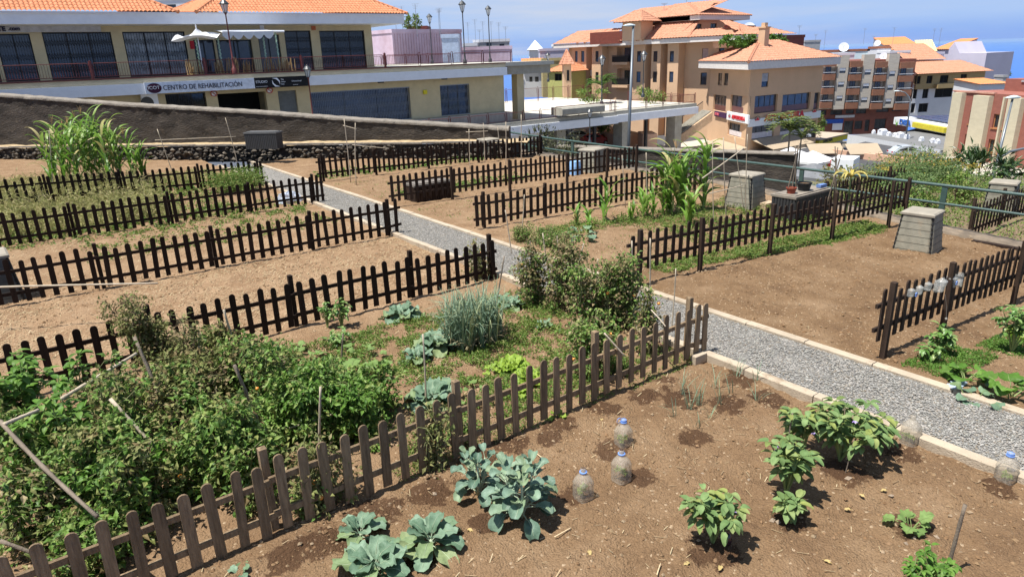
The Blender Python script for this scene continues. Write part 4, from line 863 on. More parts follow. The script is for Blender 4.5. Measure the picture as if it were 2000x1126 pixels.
def chest(label, g, sx, sy, h, rz=0.0, group='dark storage chests', body=CHEST, lid=CHESTL):
    root = thing('storage_box', label, 'storage box', g, group); m = MB(); n = int(sx/.08); q = lambda x, y, z: (g[0]+x*math.cos(rz)-y*math.sin(rz), g[1]+x*math.sin(rz)+y*math.cos(rz), g[2]+z)
    m.box(q(0, 0, (h-.05)/2), (sx-.03, sy-.03, h-.05), rz=rz)
    for i in range(n): m.box(q(-sx/2+sx*(i+.5)/n, -sy/2+.005, (h-.05)/2), (sx/n*.82, .03, h-.06), rz=rz)
    for i in range(int(sy/.08)): m.box(q(-sx/2+.005, -sy/2+sy*(i+.5)/int(sy/.08), (h-.05)/2), (.03, .065, h-.06), rz=rz)
    m.build('ribbed_body', body, root); m = MB(); m.box(q(0, 0, h-.03), (sx+.05, sy+.05, .06), rz=rz); m.box(q(0, 0, h+.01), (sx-.1, sy-.1, .03), rz=rz); m.build('lid', lid, root); return root
g = gz(510, 291, .72); ang = math.atan2(WD[1], WD[0])
chest('black lidded storage box standing on the ledge against the dark wall', (float(g[0])-WN[0]*.35, float(g[1])-WN[1]*.35, .70), 1.5, .55, .72, rz=ang, lid=mat('grey_box_lid', (.10, .10, .10), rough=.6))
chest('long dark grey storage chest with dusty top and flower pots on it', (17.35, 10.35, -.17), 1.75, .7, .62, rz=.02)
g = ground(812, 388); root = chest('low brown wooden crate with grey lid behind the fourth right fence', (10.45, 18.75, .03), 1.35, .7, .56, body=WOOD_R, lid=mat('grey_board', (.16, .14, .12), var=.3))
POT = mat('terracotta_plastic', (.28, .055, .03), rough=.6); POTB = mat('black_plastic_pot', (.02, .022, .025), rough=.5)
def pot(label, c, r, h, mt):
    root = thing('flower_pot', label, 'flower pot', c); m = MB(); m.lathe([(0, 0), (r*.75, 0), (r*.97, h*.85), (r*1.06, h*.86), (r*1.06, h), (r*.95, h), (r*.9, h*.8), (0, h*.8)], c, 14); m.build('pot_body', mt, root)
    m = MB(); m.lathe([(r*.9, h*.82), (r*.5, h*.85), (0, h*.86)], c, 12); m.build('potting_soil', SOIL, root)
ztop = -.17+.645
pot('small red brown flower pot on the storage chest', (16.75, 10.3, ztop), .13, .16, POT); pot('black flower pot on the storage chest', (17.35, 10.3, ztop), .19, .22, POTB)
m = MB(); m.box((18.05, 10.2, ztop+.05), (.3, .14, .08)); tag(m.build('folded_packet', mat('blue_white_print', (.12, .2, .42), var=.6, vs=20), origin=(18.05, 10.2, ztop)), 'crumpled blue and white packet at the end of the storage chest', 'packet')
# cardboard box with print near corn
g = ground(1490, 408); m = MB(); m.box((g[0]+.15, g[1], g[2]+.09), (.5, .3, .18)); m.box((g[0]-.02, g[1]-.155, g[2]+.09), (.12, .012, .12)); tag(m.build('carton', mat('beige_carton', (.45, .33, .22), var=.2), origin=g), 'low beige carton on the soil between the corn and the storage chest', 'box')
# bottles
def petmat(name, c, tr=.55, rough=.25):
    m, nt, out = _nt(name); L = nt.links.new
    p = N(nt, 'ShaderNodeBsdfPrincipled'); p.inputs['Base Color'].default_value = c4(c); p.inputs['Roughness'].default_value = rough; p.inputs['Specular IOR Level'].default_value = .6
    t = N(nt, 'ShaderNodeBsdfTransparent'); t.inputs['Color'].default_value = (.97, .97, .95, 1)
    nn = N(nt, 'ShaderNodeTexNoise'); nn.inputs['Scale'].default_value = 14; r = ramp(nt, [(.35, (tr, tr, tr)), (.7, (tr*.6, tr*.6, tr*.6))]); L(nn.outputs['Fac'], r.inputs[0])
    s = N(nt, 'ShaderNodeMixShader'); L(r.outputs[0], s.inputs[0]); L(p.outputs[0], s.inputs[1]); L(t.outputs[0], s.inputs[2]); L(s.outputs[0], out.inputs['Surface']); return m
PETD = petmat('dusty_clear_plastic', (.50, .44, .36), .72); PETC = petmat('clear_plastic', (.62, .62, .58), .78, .12)
BLUE = mat('blue_plastic', (.16, .28, .62), rough=.35, var=.1); SPROUT = LEAF_LET
def bottle(label, g, cap=True, mt=PETD, s=1.0, handle=False, sprout=True, blue=True):
    root = thing('plastic_bottle', label, 'bottle', g, 'cut water bottles used as cloches'); m = MB(); r = .098*s; P = []
    P.append((r*.97, -.02))
    for k in range(7): z = .0+k*.022*s; P += [(r*1.0, z), (r*.94, z+.011*s)]
    P += [(r*1.0, .16*s), (r*.98, .185*s), (r*.82, .225*s), (r*.5, .262*s), (r*.28, .282*s), (r*.26, .29*s), (r*.26, .335*s), (r*.22, .338*s)]
    k = len(P); n = 24; V = []
    for rr, z in P:
        for j in range(n):
            q = 2*math.pi*j/n; e = 1-.10*math.cos(4*q)*(1 if z < .2*s else .2); V.append((g[0]+rr*e*math.cos(q), g[1]+rr*e*math.sin(q), g[2]+z))
    m.add(V, [(i*n+j, i*n+(j+1) % n, (i+1)*n+(j+1) % n, (i+1)*n+j) for i in range(k-1) for j in range(n)]); m.build('bottle_body', mt, root, smooth=True)
    if blue:
        m = MB(); m.lathe([(r*.27, .286*s), (r*.40, .288*s), (r*.40, .298*s), (r*.27, .300*s)], g, 14)
        if cap: m.lathe([(r*.34, .302*s), (r*.34, .322*s), (0, .324*s)], g, 14)
        if handle:
            c = (g[0], g[1], g[2]+.30*s); m.tube([(c[0]-.035*math.cos(t)-.05, c[1]+.02, c[2]+.02+.03*math.sin(t)) for t in np.linspace(0, 6.2, 12)], .004, 5)
        m.build('neck_ring', BLUE, root)
    if sprout:
        m = MB(); foliage(m, 90, (g[0], g[1], g[2]+.085), (.05, .05, .045), .04, .025); m.build('seedling', SPROUT, root)
def bt(label, px, py, **k): bottle(label, ground(px, py), **k)
bt('dusty bottle cloche left of the other two, beside the large sprout plant', 1139, 970, cap=False)
bt('bottle cloche in the middle of the group of three', 1213, 933, cap=False)
bt('bottle cloche with blue cap and handle, farthest back of the three', 1217, 868, handle=True)
bt('dusty bottle without blue ring against the left kerb', 1776, 862, blue=False, s=1.0)
bt('dusty bottle with blue cap at the right edge by the kerb', 1962, 938)
# hanging bottles on the right fence
zt = lambda x: lerp(x, [9, 10.7, 14, 17.5], [.08, 0, -.22, -.45])+1.02
root0 = None
for i, (px, py, r, t) in enumerate(((1779, 570, .052, 0), (1795, 565, .055, .1), (1812, 558, .055, -.1), (1836, 555, .085, .3), (1858, 548, .082, -.3))):
    p = atY(px, py, 4.05); root = thing('hanging_bottle', ('small bottle with blue handle, leftmost hanging on the right fence', 'second small bottle hanging on the right fence', 'third small bottle hanging on the right fence', 'larger ribbed bottle hanging in the middle of the row on the right fence', 'largest tilted bottle at the fence post end of the hanging row')[i], 'bottle', p, 'upturned bottles stuck on the pickets')
    m = MB(); hh = r*2.5; V = []; n = 18; prof = [(r*.25, hh*.5), (r*.3, hh*.42)]+[(r*(1 if k % 2 else .93), hh*(.3-.1*k)) for k in range(8)]+[(r*.8, -hh*.5), (r*.2, -hh*.52)]
    for rr, z in prof:
        for j in range(n):
            q = 2*math.pi*j/n; V.append((p[0]+rr*math.cos(q)+z*t*.8, p[1]+rr*math.sin(q)-z*.15, p[2]+z))
    k = len(prof); m.add(V, [(a*n+j, a*n+(j+1) % n, (a+1)*n+(j+1) % n, (a+1)*n+j) for a in range(k-1) for j in range(n)]); m.build('bottle_body', PETC, root, smooth=True)
    if i in (0, 4): m = MB(); m.tube([(p[0]-.06+.03*math.cos(q), p[1]-.1, p[2]+.03*math.sin(q)) for q in np.linspace(0, 6, 8)], .007, 5); m.build('handle', BLUE, root)
p = atY(1869, 545, 4.05); m = MB(); m.lathe([(.07, -.11), (.08, -.1), (.085, .02), (.075, .03), (.085, .045), (.08, .1)], p, 16); tag(m.build('hanging_bottle', PETC, smooth=True, origin=p), 'cut open bottle behind the post at the right end of the hanging row', 'bottle', 'upturned bottles stuck on the pickets')
# string
STRING = mat('white_string', (.55, .52, .45)); a = atY(1846, 575, 3.98); b = atY(1848, 622, 3.98); m = MB(); m.tube([a, (a+b)/2+np.array([.03, 0, 0]), b], .003, 4); m.lathe([(0, -.03), (.02, 0), (0, .03)], tuple(b), 6); tag(m.build('white_string', STRING, origin=a), 'white string dangling below the hanging bottles', 'string')
a = ground(1555, 395)
# banana-like yellow dry leaf plant on r1 fence
root, g = plant('wilted_leaf_bundle', 'yellow wilted leaf bundle drooping over the dark fence by the large bare plot', 'plant', 1650, 440); m = MB()
t = (g[0], g[1], g[2]+1.25)
for i in range(9): strap(m, t, R_.uniform(0, 6.28), R_.uniform(.45, .7), .09, lean=.7, curl=3.0, n=8)
m.build('leaves', leafmat('yellow_wilted', [(.62, .48, .10), (.70, .58, .18), (.50, .42, .12)], trans=.35), root, smooth=True); m = MB(); m.tube([g, t, (t[0]-.12, t[1]+.1, t[2]+.35)], [.025, .02, .012], 6); m.build('stem', RIBG, root)
# bag of plastic near fence 4
g = ground(565, 395); m = MB(); V = []; 
for i in range(9):
    for j in range(14):
        a = 6.283*j/14; b = math.pi*i/8*.55; r = .35*(1+.35*noise.noise((i*.9, j*.8, 2))); V.append((g[0]+r*1.2*math.sin(b)*math.cos(a), g[1]+r*.8*math.sin(b)*math.sin(a), g[2]+r*.95*math.cos(b)))
m.add(V, [(i*14+j, i*14+(j+1) % 14, (i+1)*14+(j+1) % 14, (i+1)*14+j) for i in range(8) for j in range(14)]); tag(m.build('plastic_bag', petmat('bluish_film', (.55, .62, .75), .45), origin=g), 'crumpled clear and blue plastic bag behind the fourth left fence', 'bag')
g = ground(1130, 330); m = MB(); m.lathe([(0, .5), (.2, .48), (.24, .3), (.26, 0)], (17.0, 19.3, -.05), 10); tag(m.build('blue_drum', mat('pale_blue_plastic', (.25, .45, .75), rough=.4), origin=(17, 19.3, 0)), 'blue and white drum beside the pale bin near the rail', 'drum')
# odd stones and small litter in near plot, near end block of kerb
g = ground(1384, 700); m = MB(); m.box((7.30, 5.66, .06), (.24, .09, .13)); tag(m.build('concrete_block', KERB, origin=(7.3, 5.66, 0)), 'small concrete block at the foot of the end post of the near fence', 'block')
STN = leafmat('loose_stone', [(.30, .22, .16), (.36, .28, .21), (.25, .18, .13)], trans=0, rough=.95)
for px, py, s in ((1177, 997, .032), (1785, 1052, .034), (1770, 1063, .028), (1520, 1020, .03), (1508, 1017, .035), (1373, 925, .022), (1740, 968, .028), (1462, 937, .025), (640, 960, .03), (830, 905, .02), (570, 960, .035), (545, 1010, .04), (680, 930, .03), (1000, 1110, .02), (1655, 935, .04), (1830, 1050, .03), (1365, 965, .02), (910, 830, .04), (850, 965, .03)):
    g = ground(px, py); V, Fq = pebbles([(g[0], g[1], g[2]+s*.3)], [s], .7); m = MB(); m.arr(V, Fq); tag(m.build('loose_stone', STN, origin=g), 'small brown stone lying on the near plot', 'stone', 'loose stones on the near plot')
for lb, a, b in (('short dry stick lying left of the bottles', (1043, 885), (1072, 908)), ('dry stick right of the large sprout plant', (1083, 1052), (1115, 1035)), ('pale curved straw at the bottom edge of the near plot', (1283, 1126), (1290, 1105))):
    a, b = ground(*a), ground(*b); cane(lb, (a[0], a[1], a[2]+.025), (b[0], b[1], b[2]+.03), .006, mat('pale_stick', (.60, .46, .28)), 'stick', 'dry_stick', 'dry sticks on the near plot')
DL = leafmat('dead_leaf', [(.40, .27, .15), (.48, .36, .2), (.55, .4, .1)], trans=.1, rough=.8)
for px, py in ((1735, 960), (1690, 975), (1665, 998), (1350, 1100), (1410, 1105), (1605, 1095), (820, 1030), (910, 1035), (730, 830), (1175, 825), (620, 1055), (1150, 1075)):
    g = ground(px, py); m = MB(); broad(m, (g[0], g[1], g[2]+.02), R_.uniform(0, 6.28), .08, .04, pitch=.15, curl=.5, ruffle=.15, nu=4, nv=5); tag(m.build('dead_leaf', DL, origin=g), 'curled brown dead leaf on the soil of the near plot', 'dead leaf', 'dead leaves on the near plot')
# yellow hose among cabbages
pts = [tuple(np.array(ground(a, b))+np.array([0, 0, .02])) for a, b in ((585, 775), (625, 768), (665, 770), (705, 775), (718, 785), (700, 800), (640, 815))]
m = MB(); m.tube(pts, .008, 6); tag(m.build('garden_hose', mat('yellow_hose', (.55, .42, .10)), origin=pts[0]), 'yellow garden hose curled on the soil behind the small grey stake', 'hose')
pts = [tuple(np.array(ground(a, b))+np.array([0, 0, .03])) for a, b in ((1745, 830), (1780, 838), (1830, 800))]
g = ground(1872, 752); m = MB(); V = []
for i in range(6):
    for j in range(10): a = 6.283*j/10; b = math.pi*i/5*.5; r = .085*(1+1.1*noise.noise((i*1.3, j*1.4, 7))); V.append((g[0]+r*1.5*math.sin(b)*math.cos(a), g[1]+r*math.sin(b)*math.sin(a), g[2]+r*.6*math.cos(b)))
m.add(V, [(i*10+j, i*10+(j+1) % 10, (i+1)*10+(j+1) % 10, (i+1)*10+j) for i in range(5) for j in range(10)]); tag(m.build('plastic_bag', petmat('bluish_bag', (.45, .55, .7), .3), origin=g), 'small bluish crumpled plastic bag against the right kerb', 'bag')
# ------------------------------------------------------------------ facades
TILE = leafmat('terracotta_tile', [(.52, .20, .10)], trans=0, rough=.9, spec=.15)
def tilemat(name, a, b, c):
    m = mat(name, a, rough=.92, var=.14, vs=3.5, c2=b, spec=.12, dirt=(c, 5, .62), bump=.2, bs=12); return m
TILE = tilemat('terracotta_tile', (.47, .19, .095), (.54, .24, .13), (.58, .32, .20)); TILEP = tilemat('faded_roof_tile', (.42, .19, .115), (.50, .26, .17), (.36, .20, .13)); TILEO = tilemat('orange_roof_tile', (.56, .22, .09), (.60, .25, .11), (.48, .2, .09))
CREAM = mat('cream_render', (.60, .50, .30), var=.10, vs=1.2, bump=.4, bs=40, dirt=((.40, .34, .22), .9, .6)); BEIGEC = mat('beige_concrete', (.42, .37, .26), var=.12, vs=1.5, bump=.3, bs=30, stretch=(1, 1, 3), dirt=((.30, .26, .19), 1.2, .6))
WHITEP = mat('white_paint', (.78, .80, .84), var=.06, vs=1.5, bump=.1, rough=.6); PEACH = mat('peach_render', (.60, .40, .25), var=.06, vs=.5, rough=.9, bump=.15, bs=30)
MAROON = mat('maroon_painted_steel', (.13, .030, .028), rough=.5, var=.25, vs=4, spec=.4); BLACKM = mat('black_grille_steel', (.02, .02, .022), rough=.5); GREYM = mat('grey_grille_steel', (.22, .25, .30), rough=.5, metal=.2)
LANT = mat('lantern_iron', (.035, .04, .045), rough=.4, spec=.5); GLASS = glassmat('dark_window_glass', (.03, .035, .042)); GLASSB = glassmat('reflecting_window_glass', (.07, .075, .08), rough=.12)
LGLASS = petmat('lantern_glass', (.75, .78, .80), .45); FRAME = mat('dark_window_frame', (.03, .026, .024), rough=.5); CONC = mat('grey_concrete', (.34, .32, .27), var=.15, vs=2, bump=.3, bs=20, dirt=((.22, .2, .17), 1.5, .58))
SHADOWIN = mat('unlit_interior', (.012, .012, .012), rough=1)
class Fac:
    def __init__(s, A, B):
        s.A = np.array(A[:2], float); s.B = np.array(B[:2], float); s.W = float(np.linalg.norm(s.B-s.A)); s.d = (s.B-s.A)/s.W
        s.n = np.array([-s.d[1], s.d[0]])
        if s.n @ (-(s.A+s.B)/2) < 0: s.n = -s.n
    def hit(s, px, py, off=0):
        d = ray(px, py); a = s.A+s.n*off; t = (s.n @ a)/(s.n @ d[:2]); q = CP+d*t; return float((q[:2]-a) @ s.d), float(q[2])
    def p(s, u, off, z): q = s.A+s.d*u+s.n*off; return (float(q[0]), float(q[1]), float(z))
    def rect(s, x0, y0, x1, y1, off=0):
        ym = (y0+y1)/2; xm = (x0+x1)/2; return (s.hit(x0, ym, off)[0], s.hit(x1, ym, off)[0], s.hit(xm, y1, off)[1], s.hit(xm, y0, off)[1])
    def box(s, m, u0, u1, o0, o1, z0, z1, mi=0):
        V = [s.p(u, o, z) for z in (z0, z1) for u, o in ((u0, o0), (u1, o0), (u1, o1), (u0, o1))]
        m.add(V, [(3, 2, 1, 0), (4, 5, 6, 7), (0, 1, 5, 4), (1, 2, 6, 5), (2, 3, 7, 6), (3, 0, 4, 7)], mi)
    def skin(s, m, u0, u1, z0, z1, rects, dep=.2, off=0.0, mi=0):
        us = sorted({u0, u1}|{min(max(v, u0), u1) for r in rects for v in r[:2]}); zs = sorted({z0, z1}|{min(max(v, z0), z1) for r in rects for v in r[2:]})
        for a, b in zip(us[:-1], us[1:]):
            for c, d in zip(zs[:-1], zs[1:]):
                if b-a < 1e-6 or d-c < 1e-6: continue
                um, zm = (a+b)/2, (c+d)/2
                if any(r[0] < um < r[1] and r[2] < zm < r[3] for r in rects): continue
                m.add([s.p(a, off, c), s.p(b, off, c), s.p(b, off, d), s.p(a, off, d)], [(0, 1, 2, 3)], mi)
        for a, b, c, d in rects:
            q = [(a, c), (b, c), (b, d), (a, d)]
            for i in range(4):
                (x, y), (X, Y) = q[i], q[(i+1) % 4]; m.add([s.p(x, off, y), s.p(X, off, Y), s.p(X, off-dep, Y), s.p(x, off-dep, y)], [(0, 1, 2, 3)], mi)
def window(F, root, r, dep=.18, off=0.0, nx=2, ny=1, fr=None, gl=None, fw=.06, sill=None, shut=0.0, shm=None, name='window'):
    a, b, c, d = r; m = MB(); o0, o1 = off-dep, off-dep+.05
    F.box(m, a, b, o0, o1, c, c+fw); F.box(m, a, b, o0, o1, d-fw, d)
    for i in range(nx+1): u = a+(b-a-fw)*i/nx; F.box(m, u, u+fw, o0+.003, o1+.003, c+fw, d-fw)
    for j in range(1, ny): z = c+(d-c)*j/ny; F.box(m, a+fw, b-fw, o0+.006, o1-.004, z-fw/2, z+fw/2)
    if sill: F.box(m, a-.08, b+.08, off+.002, off+.10, c-.09, c-.002)
    w_ = m.build(name, fr or FRAME, root)
    m = MB(); m.add([F.p(a, o0+.02, c), F.p(b, o0+.02, c), F.p(b, o0+.02, d), F.p(a, o0+.02, d)], [(0, 1, 2, 3)]); m.build('pane', gl or GLASS, w_)
    if shut: m = MB(); F.box(m, a+fw, b-fw, o1+.004, o1+.03, d-(d-c)*shut, d-fw*.5); m.build('shutter', shm or WHITEP, w_)
    return w_
def inter(F1, o1, F2, o2, z):
    a = F1.A+F1.n*o1; b = F2.A+F2.n*o2; A = np.array([F1.d, -F2.d]).T; s_ = np.linalg.solve(A, b-a); q = a+F1.d*s_[0]; return (float(q[0]), float(q[1]), float(z))
def body(F, m, u0, u1, z0, z1, depth, off=-.25):
    F.box(m, u0+.02, u1-.02, -depth, off, z0, z1)
def sides(F, m, u0, u1, z0, z1, depth, off=0.0, sk=0.0, skr=0.0):
    b0, b1 = u0+sk*depth, u1+skr*depth
    for u, b in ((u0, b0), (u1, b1)): m.add([F.p(u, off, z0), F.p(b, -depth, z0), F.p(b, -depth, z1), F.p(u, off, z1)], [(0, 1, 2, 3)])
    m.add([F.p(b0, -depth, z0), F.p(b1, -depth, z0), F.p(b1, -depth, z1), F.p(b0, -depth, z1)], [(0, 1, 2, 3)]); m.add([F.p(u0, off, z1), F.p(u1, off, z1), F.p(b1, -depth, z1), F.p(b0, -depth, z1)], [(0, 1, 2, 3)])
def tiles(m, EL, ER, RL, RR, tw=.26, amp=.055, ns=6, course=.42):
    EL, ER, RL, RR = [Vector(v) for v in (EL, ER, RL, RR)]; e = (ER-EL); W = e.length; e.normalize()
    s = (RL-EL)-e*((RL-EL).dot(e))
    if s.length < .01: s = (RR-EL)-e*((RR-EL).dot(e))
    s.normalize(); nn = e.cross(s)
    if nn.z < 0: nn = -nn
    uL, uR = (RL-EL).dot(e), (RR-EL).dot(e); vR = (RL-EL).dot(s)
    nt_ = max(2, int(W/tw)); nu = nt_*ns; nv = max(1, int(vR/course)); V = []
    for i in range(nu+1):
        u = W*i/nu; vm = vR
        if uL > .01 and u < uL: vm = min(vm, vR*u/uL)
        if uR < W-.01 and u > uR: vm = min(vm, vR*(W-u)/(W-uR))
        if uL < -.01: pass
        h = amp*(abs(math.cos(math.pi*i/ns))**.7)
        sh = .0
        for j in range(nv+1):
            for q in (0, 1):
                v = min(vR*(j+q*.94)/nv if j < nv else vR, vm); kk = sh if False else 0
                st = .028*(1-q); V.append(EL+e*(u+(uL*v/vR if uL < -.01 else 0))+s*v+nn*(h+st+R_.uniform(-.004, .004)))
    k = (nv+1)*2
    m.add(V, [(i*k+j, (i+1)*k+j, (i+1)*k+j+1, i*k+j+1) for i in range(nu) for j in range(k-1)])
def caps(m, A, B, r=.12):
    A, B = Vector(A), Vector(B); n = max(1, int((B-A).length/.45))
    for i in range(n): a = A.lerp(B, i/n); b = A.lerp(B, (i+1.08)/n); m.tube([a, b], [r, r*.82], 7)
def hip(F, root, u0, u1, o0, o1, z, h, mt=None, over=0, hl=None, hr=None, tw=.26, ns=6, name='roof', ridge=True):
    """hipped roof over the plan rectangle u0..u1, o1(front)..o0(back)"""
    D_ = (o1-o0)/2; om = (o0+o1)/2; hl = D_ if hl is None else hl; hr = D_ if hr is None else hr; q_ = (u1-u0)*.495/max(hl, hr, .01); hl *= min(1, q_); hr *= min(1, q_)
    A, B, C_, E = F.p(u0, o1, z), F.p(u1, o1, z), F.p(u1, o0, z), F.p(u0, o0, z); R1, R2 = F.p(u0+hl, om, z+h), F.p(u1-hr, om, z+h)
    m = MB(); tiles(m, A, B, R1, R2, tw, ns=ns); tiles(m, C_, E, R2, R1, tw*2, ns=4)
    tiles(m, B, C_, R2, R2, tw, ns=ns); tiles(m, E, A, R1, R1, tw, ns=ns)
    caps(m, R1, R2); [caps(m, a, b) for a, b in ((A, R1), (B, R2), (C_, R2), (E, R1))]
    m.add([A, B, C_, E], [(0, 1, 2, 3)]); return m.build(name, mt or TILE, root)
# ------------------------------------------------------------------ terrain, sea
def tz(X, Y):
    d = math.hypot(X, Y); return lerp(d, [0, 24, 45, 75, 100, 145, 220, 600, 1500, 2600], [-2.2, -2.6, -5.5, -7.7, -10.2, -13.5, -22, -105, -232, -262])
LAND = mat('hillside_ground', (.17, .145, .11), var=.3, vs=.2, bump=.5, bs=3, dirt=((.10, .11, .06), .06, .5)); m = MB(); V = []
rs = [0, 12, 22, 30, 40, 52, 64, 76, 90, 110, 140, 170, 220, 300, 420, 600, 900, 1300, 2000, 2600]; na = 72
for r in rs:
    for j in range(na):
        q = 2*math.pi*j/na; V.append((r*math.cos(q), r*math.sin(q), tz(r*math.cos(q), r*math.sin(q))+.0))
m.add(V, [(i*na+j, i*na+(j+1) % na, (i+1)*na+(j+1) % na, (i+1)*na+j) for i in range(len(rs)-1) for j in range(na)]); tag(m.build('terrain', LAND, smooth=True), kind='structure')
SEA = mat('sea_water', (.022, .12, .42), rough=.35, var=.08, vs=.0008, spec=.5, bump=.15, bs=.05)
m = MB(); V = [(0, 0, -250)]; ra = [1500, 4000, 9000, 20000, 45000, 90000]
for r in ra: V += [(r*math.cos(2*math.pi*j/64), r*math.sin(2*math.pi*j/64), -250) for j in range(64)]
m.add(V, [(0, 1+j, 1+(j+1) % 64) for j in range(64)]+[(1+i*64+j, 1+i*64+(j+1) % 64, 1+(i+1)*64+(j+1) % 64, 1+(i+1)*64+j) for i in range(5) for j in range(64)]); tag(m.build('sea', SEA), kind='structure')
def gpt(px, py, D): return atD(px, py, D)
def lotus(name, quad, z, mt, kind='structure'):
    m = MB(); m.add([(a, b, z) for a, b in quad], [tuple(range(len(quad)))]); return tag(m.build(name, mt), kind=kind)
ASPH = mat('asphalt', (.065, .065, .07), var=.2, vs=1.5, bump=.3, bs=40); PAVE = mat('sunlit_pavement', (.44, .40, .34), var=.12, vs=1.2, bump=.2, bs=12); PLAZA = mat('plaza_paving', (.62, .58, .50), var=.08, vs=.8, dirt=((.50, .46, .40), .5, .55))
lotus('parking_asphalt', [(38, 30), (80, 30), (80, 90), (38, 90)], -7.55, ASPH)
lotus('pavement', [(55, 47), (79, 47), (79, 62), (55, 62)], -7.54, PAVE)
lotus('lower_street', [(80, 28), (150, 10), (150, 60), (80, 52)], -10.3, ASPH)
lotus('street_pavement', [(58, 30), (85, 24), (88, 34), (60, 42)], -9.0 if False else -8.3, PAVE)
m = MB(); m.bb(-40, 55.6, -5, 40.5, 95, -.92); tag(m.build('street_platform', PAVE), kind='structure')
m = MB(); m.bb(-40, 20, -5, 17, 47, -.93) if False else None
# ------------------------------------------------------------------ railings and lamps
def railing(root, A, B, h=.95, bays=4, sty='arch', mt=None, gap=.16, solid=False):
    A, B = np.array(A, float), np.array(B, float); L_ = np.linalg.norm(B-A); d = (B-A)/L_; bl = L_/bays; mt = mt or MAROON
    for k in range(bays):
        a = A+d*(bl*k+.14); b = A+d*(bl*(k+1)-.14); m = MB(); n = int((bl-.28)/.15)
        z1 = np.array([0, 0, h-.12]); z0 = np.array([0, 0, .14])
        m.tube([a+z0, a+z1*.93, a+d*.09+z1, b-d*.09+z1, b+z1*.93, b+z0, a+z0], .024, 6)
        for i in range(1, n): p = a+(b-a)*i/n; m.tube([p+z0, p+z1], .011, 4, caps=False)
        m.build('railing_panel', mt, root)
    for k in range(bays+1):
        p = A+d*(bl*k); m = MB(); s = .08 if sty == 'arch' else .03
        m.tube([p-d*s, p-d*s+np.array([0, 0, h-.03]), p-d*s*.5+np.array([0, 0, h+.03]), p+d*s*.5+np.array([0, 0, h+.03]), p+d*s+np.array([0, 0, h-.03]), p+d*s], .028, 6)
        if sty == 'fat': m.tube([p, p+np.array([0, 0, h])], .10, 8)
        m.build('post', mt, root)
def lantern(label, foot, H_, s=1.0, group='lantern street lamps'):
    foot = np.array(foot, float); root = thing('street_lamp', label, 'street lamp', foot, group); m = MB(); x, y, z = foot
    m.lathe([(.13*s, 0), (.13*s, .35), (.07*s, .42), (.05*s, 1.0), (.065*s, 1.05), (.04*s, 1.1), (.032*s, H_-.75*s), (.06*s, H_-.72*s), (.06*s, H_-.66*s)], foot, 10); m.build('post', MAROON if 'dark red' in label else LANT, root, smooth=True)
    m = MB(); b = z+H_-.66*s
    for k in range(6): q = k*math.pi/3; m.tube([(x+.09*s*math.cos(q), y+.09*s*math.sin(q), b), (x+.20*s*math.cos(q), y+.20*s*math.sin(q), b+.42*s)], .012*s, 4)
    m.lathe([(.24*s, .40*s), (.25*s, .43*s), (.17*s, .52*s), (.10*s, .60*s), (.035*s, .62*s), (.03*s, .66*s), (0, .70*s)], (x, y, b), 12); m.lathe([(.05*s, -.02), (.1*s, .0), (.09*s, .03)], (x, y, b), 8); m.build('lantern_frame', LANT, root)
    m = MB(); m.lathe([(.08*s, .01), (.19*s, .41*s)], (x, y, b), 6); m.build('lantern_glass', LGLASS, root)
def lamp_at(label, px, pyt, pyb, D, s=1.0, zb=None):
    t = atD(px, pyt, D); d = math.hypot(t[0], t[1]); zb = zb if zb is not None else hgt(t, px+1, pyb); lantern(label, (t[0], t[1], zb), t[2]-zb, s)
# ------------------------------------------------------------------ peach building
XW = 79.0; W_A = atX(1111, 100, XW); W_B = atX(1428, 100, XW); FW = Fac(W_A, W_B)
C0 = atD(1463, 180, 80); CL = atD(1385, 180, 92); CRt = atY(1603, 180, C0[1]+0.0)
FL = Fac(CL, C0); FR = Fac(C0, CRt)
root = thing('apartment_building', 'large peach coloured building with stepped tiled roofs and a red lettered sign', 'building', (float(C0[0]), float(C0[1]), -11)); PB = root
def dz(F, px, py): return F.hit(px, py)[1]
ze = dz(FW, 1270, 86); wn = []
bays = ((1117, 1145), (1156, 1176), (1238, 1260), (1272, 1290), (1304, 1325))
bm = MB(); FB = Fac(FW.p(0, 1.3, 0), FW.p(FW.W, 1.3, 0)); sk = MB()
zl = -9.0
for k, (a, b) in enumerate(bays):
    u0 = FB.hit(a, 120)[0]; u1 = FB.hit(b, 120)[0]; rs_ = []
    px = {0: ((1123, 1128), (1135, 1141)), 1: ((1163, 1169),), 2: ((1244, 1252),), 3: ((1276, 1284),), 4: ((1308, 1316),)}[k]
    for (p0, p1) in px:
        rs_.append(FB.rect(p0, 100, p1, 121)); rs_.append(FB.rect(p0-1, 140, p1-1, 161) if k != 1 else FB.rect(p0, 141, p1, 161))
    FB.skin(bm, u0, u1, zl, ze, rs_, .15)
    for u in (u0, u1): bm.add([FB.p(u, 0, zl), FB.p(u, -1.3, zl), FB.p(u, -1.3, ze), FB.p(u, 0, ze)], [(0, 1, 2, 3)])
    for r in rs_: window(FB, PB, r, .12, nx=1, fw=.07)
rs_ = [FW.rect(1373-2, 95, 1384-1, 119), FW.rect(1404, 94, 1414, 110), FW.rect(1368, 142, 1380, 166), FW.rect(1177, 141, 1184, 156)]
